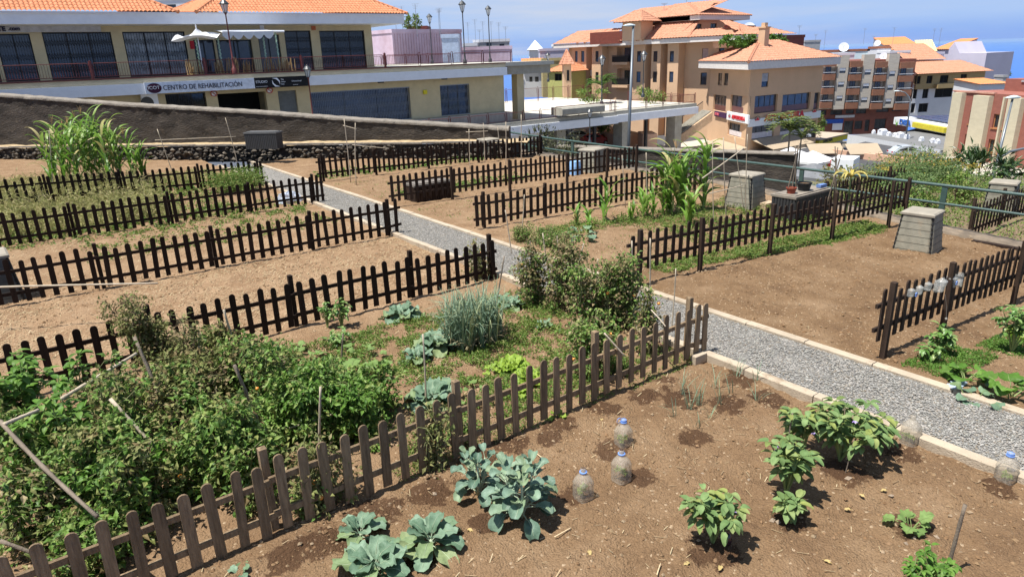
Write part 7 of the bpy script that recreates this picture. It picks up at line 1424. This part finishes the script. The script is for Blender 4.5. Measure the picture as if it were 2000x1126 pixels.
m = MB(); FUp.skin(m, 0, uW, zdk, zev+.1, rs_, .25); FUp.box(m, 0, uW, -9, -1.0, zdk, zev); m.add([FUp.p(uW, 0, zdk), FUp.p(uW, -9, zdk), FUp.p(uW, -9, zev+.1), FUp.p(uW, 0, zev+.1)], [(0, 1, 2, 3)]); m.build('upper_wall', CREAM, LB)
def grille(F, r, mt, dens=.14, off=0.0):
    a, b, c, d = r; m = MB(); n = int((b-a)/dens); F.box(m, a, b, off-.12, off-.04, d-.08, d); F.box(m, a, b, off-.12, off-.04, c, c+.06)
    for i in range(n+1):
        u = a+.02+(b-a-.04)*i/n; F.box(m, u-.011, u+.011, off-.10, off-.08, c, d)
    for zc in (.22, .5, .78):
        z = c+(d-c)*zc
        for i in range(n):
            u = a+.02+(b-a-.04)*i/n; w_ = (b-a)/n
            for s_ in (1, -1):
                p, q = F.p(u, off-.07, z-.22*s_), F.p(u+w_, off-.07, z+.22*s_); m.tube([p, q], .010, 3, caps=False)
    return m.build('folding_grille', mt, LB)
for k, r in enumerate(rs_):
    w_ = window(FUp, LB, r, .22, nx=max(2, int((r[1]-r[0])/1.3)), fr=BLACKM, gl=mat('white_curtain_glass', (.30, .34, .38), var=.5, vs=2.5, rough=.3) if k in (3,) else (mat('grey_curtain_glass', (.16, .18, .20)) if k == 6 else GLASS), fw=.09, name='shop_window')
    if k not in (4, 5, 6): grille(FUp, r, BLACKM, .16 if k != 3 else .18)
# eave, deck slab, lower fascia
m = MB(); FE.box(m, 0, uE, -15, 0, zev, zet); m.build('eave_fascia', WHITEP, LB)
m = MB(); FE.box(m, 0, uE-.03, .002, .14, zet-.02, zet+.10); m.build('gutter', WHITEP, LB)
m = MB(); FF.box(m, 0, uD, -34, -.02, zdk-.35, zdk); FF.box(m, 0, uD, -1.4, 0.0, zft-.02, zdk-.1); m.build('deck_slab', BEIGEC, LB)
m = MB(); FF.box(m, 0, uD+.04, -.75, .18, zfb, zft); m.build('white_band', WHITEP, LB); m = MB(); FF.box(m, 0, uD, .0, .05, zdk-.06, zdk+.03); m.build('red_edge', MAROON, LB)
m = MB(); FF.box(m, 20, uD+3, -34, -1.5, zdk-.002, zdk+.012) if False else None
# roofs (two hipped blocks)
zr = zet+.08
m = MB(); rg = 4.4; dp = 8.0
ua = uX(FE, 348, 27); ub = uX(FE, 382, 27); 
tiles(m, FE.p(-6, .25, zr), FE.p(ua, .25, zr), FE.p(-6, -dp, zr+rg), FE.p(ua-dp, -dp, zr+rg), tw=.27, ns=6, amp=.10, course=.42); tiles(m, FE.p(ua, .25, zr), FE.p(ua, -2*dp, zr), FE.p(ua-dp, -dp, zr+rg), FE.p(ua-dp, -dp, zr+rg), tw=.27, ns=6, amp=.10, course=.42); caps(m, FE.p(ua, .25, zr+.05), FE.p(ua-dp, -dp, zr+rg+.05), .14)
caps(m, FE.p(-6, -dp, zr+rg), FE.p(ua-dp, -dp, zr+rg), .14)
uc = uE+.25
tiles(m, FE.p(ub, .25, zr), FE.p(uc, .25, zr), FE.p(ub+dp, -dp, zr+rg), FE.p(uc-dp, -dp, zr+rg), tw=.27, ns=6, amp=.10, course=.42)
tiles(m, FE.p(ub, -2*dp, zr), FE.p(ub, .25, zr), FE.p(ub+dp, -dp, zr+rg), FE.p(ub+dp, -dp, zr+rg), tw=.27, ns=6, amp=.10, course=.42)
tiles(m, FE.p(uc, .25, zr), FE.p(uc, -2*dp, zr), FE.p(uc-dp, -dp, zr+rg), FE.p(uc-dp, -dp, zr+rg), tw=.4, ns=4, amp=.06, course=.42)
for a, b in ((ub, ub+dp), (uc, uc-dp)): caps(m, FE.p(a, .25, zr+.05), FE.p(b, -dp, zr+rg+.05), .14)
caps(m, FE.p(ub+dp, -dp, zr+rg), FE.p(uc-dp, -dp, zr+rg), .14); FE.box(m, ua-.5, ub+.5, -12, .1, zr-.05, zr+.06)
m.build('roof', TILE, LB); m = MB(); u = uX(FE, 668, 5); FE.box(m, u-.7, u+.7, -10, -8.6, zr+3.0, zr+5.0); m.build('chimney', mat('brick_chimney', (.40, .18, .10)), LB)
# lower wall
LOW = [(325, 182, 404, 222), (608, 175, 802, 228), (861, 165, 918, 236), (-20, 190, 60, 222)]
rl = [FLo.rect(*r) for r in LOW]; door = FLo.rect(427, 181, 522, 225); side = FLo.rect(545, 177, 581, 222); zg = -.9
rl = [(a, b, zg+.05, d) for a, b, c, d in rl]; door = (door[0], door[1], zg+.05, door[3]); side = (side[0], side[1], zg+.05, side[3])
m = MB(); FLo.skin(m, 0, uLo, zg, zfb+.02, rl+[door, side], .5); FLo.box(m, 0, uLo, -12, -3.2, zg, zfb); m.add([FLo.p(uLo, 0, zg), FLo.p(uLo, -12, zg), FLo.p(uLo, -12, zfb), FLo.p(uLo, 0, zfb)], [(0, 1, 2, 3)]); m.build('lower_wall', CREAM, LB)
for k, r in enumerate(rl): window(FLo, LB, r, .45, nx=3, gl=GLASSB if k == 1 else GLASS, name='shop_window'); grille(FLo, r, GREYM if k in (1, 2) else BLACKM, .15)
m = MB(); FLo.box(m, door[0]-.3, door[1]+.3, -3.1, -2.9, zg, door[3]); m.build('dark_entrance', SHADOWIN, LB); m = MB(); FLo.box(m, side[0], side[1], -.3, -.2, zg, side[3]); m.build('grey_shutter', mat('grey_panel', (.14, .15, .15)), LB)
m = MB(); a, b, c, d = FLo.rect(276, 184, 308, 200, .4); FLo.box(m, a, b, .02, .5, c-.6, d); ac = m.build('air_conditioner', WHITEP, LB); m = MB(); m.lathe([(0, 0), (.01, 0)], (0, 0, 0), 4) if False else None; mm = MB(); cc = FLo.p(a+(b-a)*.3, .515, (c+d)/2-.3); V = [cc]+[FLo.p(a+(b-a)*.3+.42*math.cos(t), .515, (c+d)/2-.3+.42*math.sin(t)) for t in np.linspace(0, 2*math.pi, 17)[:-1]]; mm.add(V, [(0, 1+i, 1+(i+1) % 16) for i in range(16)]); mm.build('fan', mat('dark_fan', (.07, .07, .07)), ac)
for px, py in ((744, 162), (868, 154)): a, z = FF.hit(px, py, -.4); m = MB(); FF.box(m, a-.25, a+.25, -.5, -.3, zfb-.12, zfb-.01); m.build('ceiling_lamp', BLACKM, LB)
a, b, c, d = FLo.rect(827, 176, 834, 184, .1); m = MB(); FLo.box(m, a, b, .01, .15, c, d); m.build('yellow_alarm_box', mat('yellow_box', (.65, .55, .03)), LB)
# signs
sg = thing('clinic_sign', 'white sign reading CENTRO DE REHABILITACION with a dark round emblem', 'sign', FF.p(25, .3, zfb)); a, b, c, d = FF.rect(281, 153, 497, 174, .3); zs0, zs1 = FF.hit(390, 178.5, .3)[1], FF.hit(390, 157, .3)[1]
m = MB(); FF.box(m, a, b, .2, .34, zs0, zs1); m.build('sign_board', mat('clinic_white', (.70, .74, .82)), sg); hs = zs1-zs0
DK = mat('dark_blue_letters', (.012, .012, .04)); MR = mat('maroon_emblem', (.05, .008, .03))
m = MB(); pu = (b-a)/216; uc_, zc_ = a+17*pu, (zs0+zs1)/2; V = [FF.p(uc_, .36, zc_)]+[FF.p(uc_+13.5*pu*math.cos(t), .36, zc_+hs*.42*math.sin(t)*(1 if math.sin(t) > 0 else 1.1-.0)) for t in np.linspace(0, 2*math.pi, 25)[:-1]]; m.add(V, [(0, 1+i, 1+(i+1) % 24) for i in range(24)]); m.build('round_emblem', MR, sg)
text('ICOT', hs*.40, FF.p(uc_-12*pu, .38, zc_-hs*.1), (1, 0, 0), (0, 0, 1), WHITEP, sg, depth=.01, bold=.0, xs=24*pu/(hs*.42*2.45))
tx = 'CENTRO DE REHABILITACI\u00d3N'; text(tx, hs*.62, FF.p(a+33*pu, .37, zs0+hs*.27), (1, 0, 0), (0, 0, 1), DK, sg, depth=.01, bold=.0, xs=174*pu/(hs*.62*15.2))
sg = thing('black_sign', 'black sign with white emblem and small white words beside the clinic sign', 'sign', FF.p(34, .3, zfb)); a, b = FF.rect(496, 149, 603, 170, .3)[:2]; zs0, zs1 = FF.hit(550, 170.5, .3)[1], FF.hit(550, 150, .3)[1]; hs = zs1-zs0; m = MB(); FF.box(m, a+.04, b, .2, .32, zs0, zs1); m.build('sign_board', mat('black_panel', (.008, .008, .01)), sg)
for s_, f, u_, z_ in (('STUDIO', .28, .25, .5), ('centro de entrenamiento', .10, .2, .14), ('The', .16, 4.6, .68), ('Other', .16, 4.6, .46), ('Side', .16, 4.6, .24), ('Schwarzkopf', .17, 6.5, .48), ('professional', .09, 6.7, .16)): text(s_, hs*f*1.15, FF.p(a+u_*(b-a)/9.6, .33, zs0+hs*z_), (1, 0, 0), (0, 0, 1), WHITEP, sg, depth=.008)
m = MB(); uc_ = a+(b-a)*.39; zc_ = (zs0+zs1)/2; q = hs*.42
for sx in (1, -1): m.add([FF.p(uc_+sx*x*q, .335, zc_+sx*y*q) for x, y in ((-.9, 1), (.35, 1), (.9, .3), (.9, -.6), (.6, .2), (.1, .65), (-.9, 1))], [(0, 1, 5), (1, 2, 4, 5), (2, 3, 4)])
m.build('white_leaf_emblem', WHITEP, sg)
sg = thing('web_sign', 'grey white fascia sign ending in dark letters .com at the left edge', 'sign', FUp.p(5, .3, zev-.5)); a, b, c, d = FUp.rect(-60, 50, 197, 63, .2); m = MB(); FUp.box(m, a, b, .05, .2, c, d); m.build('sign_board', mat('pale_sign_board', (.50, .50, .50)), sg)
a, z = FUp.hit(-4, 62, .25); text('TE', (d-c)*.95, FUp.p(a, .23, c+.08), (1, 0, 0), (0, 0, 1), DK, sg, depth=.01, bold=.02); a, z = FUp.hit(17, 62, .25); text('.com', (d-c)*.8, FUp.p(a, .23, c+.12), (1, 0, 0), (0, 0, 1), DK, sg, depth=.01, bold=.015)
for lb, px, py, c_, F in (('small red and white plate left of the folding umbrella', 375, 84, REDT, FUp), ('second small red plate below the first', 376, 92, REDT, FUp), ('small orange white number plate above the black shop fronts', 613, 55, mat('orange_plate', (.5, .14, .06)), FUp), ('small white plate on the upper wall', 512, 53, WHITEP, FUp), ('no parking sign on the wall right of the entrance', 527, 178, WHITEP, FLo), ('no dogs sign on the wall left of the entrance', 418, 184, WHITEP, FLo)):
    r = FLo.rect(px-4, py-4, px+4, py+4, .1) if F is FLo else FUp.rect(px-4, py-4, px+4, py+4, .1); rt = thing('wall_plate', lb, 'sign', F.p(r[0], .1, r[2])); m = MB(); F.box(m, r[0], r[1], .01, .07, r[2], r[3]); m.build('plate', c_, rt)
    if F is FLo: m = MB(); cz = (r[2]+r[3])/2+.05; cu = (r[0]+r[1])/2; m.tube([F.p(cu+.24*math.cos(t), .085, cz+.2*math.sin(t)) for t in np.linspace(0, 6.28, 18)], .025, 4); m.tube([F.p(cu-.15, .085, cz+.14), F.p(cu+.15, .085, cz-.14)], .025, 4); m.build('prohibition_ring', REDT, rt)
# upper railing
rt = thing('railing', 'maroon railing along the upper deck of the long building', 'railing', FF.p(20, 0, zdk)); A = FF.p(0, -.15, zdk+.01); B = FF.p(uW-1.0, -.15, zdk+.01); nb = 8
railing(rt, A, B, 1.12, nb, 'fat'); rt = thing('railing', 'maroon railing along the right part of the upper deck', 'railing', FF.p(40, 0, zdk)); railing(rt, B, FF.p(uD+.8, -.15, zdk+.01), 1.08, 4)
rt = thing('railing', 'maroon railing at the back of the upper deck, before the pink house', 'railing', FF.p(38, -14, zdk)); railing(rt, FF.p(uW+.5, -15, zdk), FF.p(uD+3, -15, zdk), 1.1, 5)
m = MB(); FF.box(m, uW, uD+6, -34, -.1, zdk-.33, zdk+.005); tag(m.build('upper_deck', mat('deck_paving', (.46, .44, .38), var=.1)), kind='structure')
# dried palm fences behind the railing, umbrella, gazebo
DRYP = leafmat('dried_palm_frond', [(.50, .34, .17), (.58, .42, .22), (.40, .26, .12), (.34, .20, .09)], trans=.1, rough=.8)
rt = thing('reed_screen', 'rough screen of dried palm stems behind the upper railing', 'screen', FF.p(27, -.5, zdk)); m = MB()
for (x0, x1) in ((366, 404), (424, 445), (478, 505), (515, 542), (545, 585), (440, 470)):
    a, b = uX(FF, x0, 130), uX(FF, x1, 130); n = int((b-a)*14)
    for i in range(n): u = R_.uniform(a, b); l = R_.uniform(.5, 1.15); t = R_.uniform(-.35, .35); p = FF.p(u, -.55+R_.uniform(-.15, .1), zdk+.02); m.tube([p, (p[0]+t*l*.6, p[1], p[2]+l)], [.045, .02], 4)
o = m.build('palm_stems', DRYP, rt); o['kind'] = 'stuff'
def upx(px, py, Y): return atY(px, py, Y)
rt = thing('market_umbrella', 'white square umbrella open on the upper deck at the left', 'umbrella', tuple(upx(395, 140, 56.5)[:2])+(zdk,)); t = upx(383, 55, 55.8); m = MB(); e = [upx(334, 81, 55.1), upx(424, 74, 55.1), upx(446, 69, 56.6), upx(356, 72, 56.6)]; P = [tuple(t)]
for i in range(4):
    a, b = np.array(e[i]), np.array(e[(i+1) % 4]); k0 = len(P)
    for s_ in range(7):
        ed = a+(b-a)*s_/6; ed[2] -= .0; 
        for r_ in range(6): q = r_/5; p = t+(ed-t)*q; p[2] += -.38*math.sin(math.pi*q)*(1)+.28*q*abs(math.sin(math.pi*s_/6)); P.append(tuple(p))
    m.add(P[k0:], [(s_*6+r_, (s_+1)*6+r_, (s_+1)*6+r_+1, s_*6+r_+1) for s_ in range(6) for r_ in range(5)])
m.build('canopy', CANV, rt, smooth=True); m = MB(); m.tube([(t[0], t[1], zdk), tuple(t+np.array([0, 0, .25]))], .04, 6); m.build('pole', WHITEP, rt)
rt = thing('gazebo', 'white scalloped shade roof on slim garland wrapped posts on the upper deck', 'gazebo', tuple(upx(480, 140, 57)[:2])+(zdk,)); a = upx(434, 66, 55.3); b = upx(534, 64, 55.3); m = MB(); n = 60; V = []
for i in range(n+1):
    p = a+(b-a)*i/n; dr = .30*abs(math.sin(math.pi*i/12))+.12; V += [(p[0], 55.3, p[2]+.12), (p[0], 55.28, p[2]-dr), (p[0], 57.6, p[2]+.35)]
m.add(V, [(3*i, 3*i+3, 3*i+4, 3*i+1) for i in range(n)]+[(3*i, 3*i+2, 3*i+5, 3*i+3) for i in range(n)]); m.build('scalloped_canopy', CANV, rt)
m = MB(); c = upx(540, 58, 56); d_ = upx(555, 64, 56); m.tube([tuple(a+np.array([0, 0, .15])), tuple(d_+np.array([0, 0, .1]))], .09, 6); m.add([tuple(upx(505, 66, 57.5)), tuple(upx(540, 59, 56.0)), tuple(upx(552, 60, 56.2)), tuple(upx(545, 66, 57.5))], [(0, 1, 2, 3)]); m.build('roller_tube', WHITEP, rt)
GAR = mat('garland', (.40, .55, .42), var=.7, vs=18)
for px, pt in ((386, 76), (429, 73), (540, 60), (517, 74)):
    t = upx(px-4 if px < 500 else px-3, pt, 56.0); m = MB(); m.tube([(t[0]+.0, 56.0, zdk), (t[0], 56.0, t[2])], .045, 6); m.tube([(t[0]+.06*math.cos(k*1.3), 56.0+.06*math.sin(k*1.3), zdk+(t[2]-zdk)*k/44) for k in range(45)], .035, 5); m.build('post', GAR, rt)
# lamps along the decks
def lampY(label, px, pyt, Y, zb, s): t = atY(px, pyt, Y); lantern(label, (t[0], t[1], zb), t[2]-zb, s)
lampY('lantern street lamp on the upper deck, tallest one against the sky', 902, 1, 59.5, zdk, 1.5); lampY('lantern street lamp on the upper deck at the right, against the sky', 953, 11, 63, zdk, 1.4); lampY('lantern street lamp farther back on the upper deck, before the pink house', 838, 27, 70, zdk, 1.4)
lampY('dark red lamp post rising in front of the white umbrella', 436, -2, 54.6, zdk, 1.4); lampY('dark red lantern lamp standing before the lower wall, beside the black sign', 599, 127, 53.2, -.9, 1.35)
# ------------------------------------------------------------------ lower deck
YD = 54.3; FD = Fac((20, YD), (90, YD)); zD = FD.hit(1300, 209)[1]; zw1 = FD.hit(1300, 216)[1]; zw0 = FD.hit(1300, 230)[1]; u0 = uX(FD, 860, 240); u1 = uX(FD, 1370, 205); ujog = uX(FD, 1205, 215)
print('DECK', zD, zw1, zw0, u0, u1)
rt = thing('deck', 'raised concrete deck with white painted edge and maroon railing over the parked cars', 'deck', FD.p(30, 0, -7.6)); m = MB(); FD.box(m, u0-25, ujog, -1.6, 0, zw1-.03, zD); FD.box(m, ujog, u1, -2.4, -.7, zw1-.03, zD-.005); m.build('concrete_edge', CONC, rt)
m = MB(); FD.box(m, u0-25, ujog+.02, -1.2, .22, zw0, zw1); FD.box(m, ujog+.02, u1+.1, -2.0, -.48, zw0, zw1-.004); m.build('white_edge', WHITEP, rt)
m = MB(); FD.box(m, u0-25, u1, -27, -1.0, zD-.3, zD-.01); m.build('deck_floor', PLAZA, rt)
for px in (1111, 1238, 1340): u = uX(FD, px, 260); m = MB(); FD.box(m, u-.6, u+.6, -2.6, -1.2, -8, zw0); m.build('column', CONC, rt)
for px in (1184, 1285): u = uX(FD, px, 260); m = MB(); FD.box(m, u-.15, u+.15, -2.0, -1.7, -8, zw0); m.build('slim_column', FRAME, rt)
a = FD.p(uX(FD, 800, 240), -.25, zD); b = FD.p(uX(FD, 1090, 220), -.25, zD); r2 = thing('railing', 'maroon railing along the lower deck before the grilled shop front', 'railing', a); railing(r2, a, b, 1.0, 8)
a = FD.p(uX(FD, 1178, 213), -.25, zD); b = FD.p(ujog, -.25, zD); r2 = thing('railing', 'maroon railing of the lower deck right of the concrete planter', 'railing', a); railing(r2, a, b, 1.15, 1); railing(r2, FD.p(ujog, -1.0, zD), FD.p(u1, -1.0, zD), 1.15, 5); railing(r2, FD.p(u1, -1.0, zD), FD.p(u1, -12, zD), 1.1, 3)
m = MB(); p0, p1 = FD.p(uX(FD, 1088, 212), -.2, zD), FD.p(uX(FD, 1176, 205), -.2, zD); 
for h_ in (1.05, .45): m.tube([(p0[0], p0[1], p0[2]+h_), (p1[0], p1[1], p1[2]+h_)], .035, 6)
for k in range(3): q = p0[0]+(p1[0]-p0[0])*k/2; m.tube([(q, p0[1], zD), (q, p0[1], zD+1.05)], .035, 6)
m.build('plain_handrail', MAROON, r2)
pl = thing('concrete_planter', 'long rounded concrete block hanging on the edge of the lower deck', 'planter', FD.p(uX(FD, 1130, 215), 0, zD)); a, b, c, d = FD.rect(1094, 207, 1177, 222, .5); m = MB(); n = 14; pr = [(.75, c-.0), (.85, c+.1), (.85, d-.15), (.7, d), (-.9, d), (-.9, c)]
V = [FD.p(a, o, z) for o, z in pr]+[FD.p(b, o, z) for o, z in pr]; m.add(V, [tuple(range(6)), tuple(range(11, 5, -1))]+[(i, (i+1) % 6, 6+(i+1) % 6, 6+i) for i in range(6)]); m.build('block', CONC, pl)
# back railing of the plaza and ramp
r2 = thing('railing', 'maroon railing along the far side of the sunlit plaza', 'railing', FD.p(30, -26, zD)); railing(r2, FD.p(uX(FD, 985, 190)+3, -26, zD), FD.p(u1+2, -20, zD), 1.9, 12)
# concrete arm on column at the end of the upper deck
ca_ = thing('concrete_canopy', 'massive concrete cantilever block on a square column at the end of the upper deck', 'canopy', FF.p(uD+2, -1, zD)); a, b, c, d = FF.rect(992, 120, 1075, 144, -.5); FA = Fac(FF.p(a, -.5, 0), FF.p(b, -.5, 0)); m = MB(); FA.box(m, 0, FA.W, -2.6, 0, c, d); m.build('concrete_block', CONC, ca_); u = FA.hit(1017, 180, -1)[0]; m = MB(); FA.box(m, u-.42, u+.42, -1.9, -1.0, zD, c); m.build('column', CREAM, ca_)
for lb, px, pyt, pyb, D, s in (('lantern street lamp on the sunlit plaza, left one', 1176, 107, 205, 78, 1.75), ('lantern street lamp on the sunlit plaza, right one', 1258, 99, 190, 80, 1.75), ('lantern street lamp in the street below the deck edge', 1152, 212, 282, 62, 1.2), ('small lantern lamp far behind the concrete arm', 1070, 103, 160, 95, 1.5)): lamp_at(lb, px, pyt, pyb, D, s)
# ------------------------------------------------------------------ houses behind the upper deck
block('pink corrugated clad house behind the upper deck railing', 768, 902, 64, 125, 92, 100, 8, WALLP, name='house', roof='flat'); F4 = Fac(atD(768, 90, 91.9), atD(902, 90, 99.9)); m = MB(); [F4.box(m, u, u+.06, .02, .06, F4.hit(800, 110)[1], F4.hit(800, 66)[1]) for u in np.arange(.3, F4.W, .45)]; tag(m.build('metal_screen', mat('pinkish_ribs', (.45, .30, .36)), origin=F4.p(0, 0, 3)), 'upright ribs of a metal screen before the pink house', 'screen')
block('blue shed like block with yellow stair on the right of the pink house', 864, 896, 74, 125, 88, 88, 3, mat('pale_blue_wall', (.40, .48, .62)), roof='flat'); block('grey white house with two windows at the corner of the left building', 729, 765, 72, 125, 100, 100, 6, WALLG, wins=[(731, 88, 736, 98), (752, 88, 760, 98)], roof='flat', ledge=WALLW); block('dark red roofed strip above the grey white house', 727, 757, 63, 72, 110, 110, 6, WALLR); block('small dark red roof house on the skyline above the pink house', 797, 834, 57, 70, 108, 108, 5, WALLR, roof='flat')
block('white and grey cluster of far houses behind the right lantern', 925, 995, 82, 110, 122, 122, 8, WALLG, wins=[(950, 84, 960, 90), (975, 86, 985, 92)], roof='flat', ledge=WALLW); block('white far house left of the lantern cluster', 905, 932, 90, 115, 118, 118, 8, WALLW, roof='flat'); block('pink low houses seen through the deck railing', 900, 1000, 97, 125, 105, 105, 6, WALLP, roof='flat')
block('white apartment block above the left roof', 298, 378, 0, 40, 110, 110, 10, WALLW, wins=[(315, 9, 344, 17)], roof='flat'); block('yellow house peeking above the left roofs', 372, 396, 1, 40, 112, 112, 6, mat('yellow_wall', (.62, .55, .20)), wins=[(382, 6, 388, 11)], roof='flat'); block('small house with tiled roof in the valley between the left roofs', 345, 385, 19, 40, 90, 90, 5, WALLW, roof='hip', rm=TILE, rh=1.2)
# ------------------------------------------------------------------ light, sky, camera
SUN_EL = 69.0; SUN_AZ = (-.988, .155)
sd = bpy.data.lights.new('sun', 'SUN'); sd.energy = 5.0; sd.angle = rad(.53); sd.color = (1.0, .965, .90)
so = bpy.data.objects.new('sun', sd); COL.objects.link(so)
ca = math.cos(rad(SUN_EL)); dv = Vector((SUN_AZ[0]*ca, SUN_AZ[1]*ca, math.sin(rad(SUN_EL)))); so.rotation_euler = dv.to_track_quat('Z', 'Y').to_euler(); so.location = (0, 0, 60)
wd = bpy.data.worlds.new('World'); scn.world = wd; wd.use_nodes = True; nt = wd.node_tree; L = nt.links.new
for n in list(nt.nodes): nt.nodes.remove(n)
out = N(nt, 'ShaderNodeOutputWorld'); bg = N(nt, 'ShaderNodeBackground'); bg.inputs['Strength'].default_value = .068
sk = N(nt, 'ShaderNodeTexSky'); sk.sky_type = 'NISHITA'; sk.sun_disc = False; sk.sun_elevation = rad(SUN_EL); sk.sun_rotation = math.atan2(SUN_AZ[0], SUN_AZ[1]); sk.altitude = 300; sk.air_density = 1.0; sk.dust_density = .6; sk.ozone_density = 2.0
tc = N(nt, 'ShaderNodeTexCoord'); sep = N(nt, 'ShaderNodeSeparateXYZ'); L(tc.outputs['Generated'], sep.inputs[0])
# horizon tint: bluish sea haze; then thin cloud streaks
hr = ramp(nt, [(.0, (1, 1, 1)), (.10, (.8, .8, .8)), (.4, (.1, .1, .1))]); L(sep.outputs['Z'], hr.inputs[0]); hc = ramp(nt, [(.0, (.24, .41, .90)), (.020, (.29, .49, .95)), (.030, (.37, .57, .98)), (.12, (.43, .63, 1.0))]); L(sep.outputs['Z'], hc.inputs[0]); hm = N(nt, 'ShaderNodeMix', data_type='RGBA', blend_type='MULTIPLY'); hm.inputs[0].default_value = 1; hm.inputs[7].default_value = (8.8, 8.8, 8.8, 1); L(hc.outputs[0], hm.inputs[6])
mx = N(nt, 'ShaderNodeMix', data_type='RGBA'); L(hr.outputs[0], mx.inputs[0]); L(sk.outputs[0], mx.inputs[6]); L(hm.outputs[2], mx.inputs[7])
mp = N(nt, 'ShaderNodeMapping'); mp.inputs['Scale'].default_value = (2.2, 2.2, 22); L(tc.outputs['Generated'], mp.inputs['Vector'])
cn = N(nt, 'ShaderNodeTexNoise'); cn.inputs['Scale'].default_value = 1.3; cn.inputs['Detail'].default_value = 7; cn.inputs['Roughness'].default_value = .55; L(mp.outputs[0], cn.inputs['Vector'])
cr = ramp(nt, [(.34, (0, 0, 0)), (.60, (1, 1, 1))]); L(cn.outputs['Fac'], cr.inputs[0])
# more cloud towards +Y (upper left), clear towards +X (sea)
yr = N(nt, 'ShaderNodeMapRange'); yr.inputs['From Min'].default_value = .25; yr.inputs['From Max'].default_value = .85; yr.inputs['To Min'].default_value = .15; yr.inputs['To Max'].default_value = 1.0; L(sep.outputs['Y'], yr.inputs['Value'])
ml = N(nt, 'ShaderNodeMath', operation='MULTIPLY'); L(cr.outputs[0], ml.inputs[0]); L(yr.outputs[0], ml.inputs[1])
m2 = N(nt, 'ShaderNodeMath', operation='MULTIPLY'); m2.inputs[1].default_value = .95; L(ml.outputs[0], m2.inputs[0])
mc = N(nt, 'ShaderNodeMix', data_type='RGBA'); L(m2.outputs[0], mc.inputs[0]); L(mx.outputs[2], mc.inputs[6]); mc.inputs[7].default_value = (5.6, 6.2, 7.5, 1)
L(mc.outputs[2], bg.inputs['Color']); L(bg.outputs[0], out.inputs['Surface'])
cd = bpy.data.cameras.new('camera'); co = bpy.data.objects.new('camera', cd); COL.objects.link(co); scn.camera = co
cd.sensor_fit = 'HORIZONTAL'; cd.sensor_width = 36; cd.lens = F_/2000*36; cd.clip_start = .05; cd.clip_end = 120000
from mathutils import Matrix
Mx = Matrix(((CR[0], CU[0], -CF[0], 0), (CR[1], CU[1], -CF[1], 0), (CR[2], CU[2], -CF[2], H), (0, 0, 0, 1))); co.matrix_world = Mx
scn.render.resolution_x, scn.render.resolution_y = 1024, 576
scn.view_settings.view_transform = 'Standard'; scn.view_settings.look = 'None'; scn.view_settings.gamma = 1; scn.view_settings.exposure = .70
try: scn.cycles.transparent_max_bounces = 12
except Exception: pass

# ------------------------------------------------------------------ sea haze
hm_, hnt, hout = _nt('sea_haze'); pv = N(hnt, 'ShaderNodeVolumePrincipled'); pv.inputs['Color'].default_value = (.46, .68, 1, 1); pv.inputs['Density'].default_value = 1.3e-5; pv.inputs['Anisotropy'].default_value = 0.0
hnt.links.new(pv.outputs[0], hout.inputs['Volume']); m = MB(); m.bb(-95000, -95000, -262.5, 95000, 95000, 14.0); tag(m.build('haze', hm_), kind='stuff', label='thin pale blue sea haze over town and water')
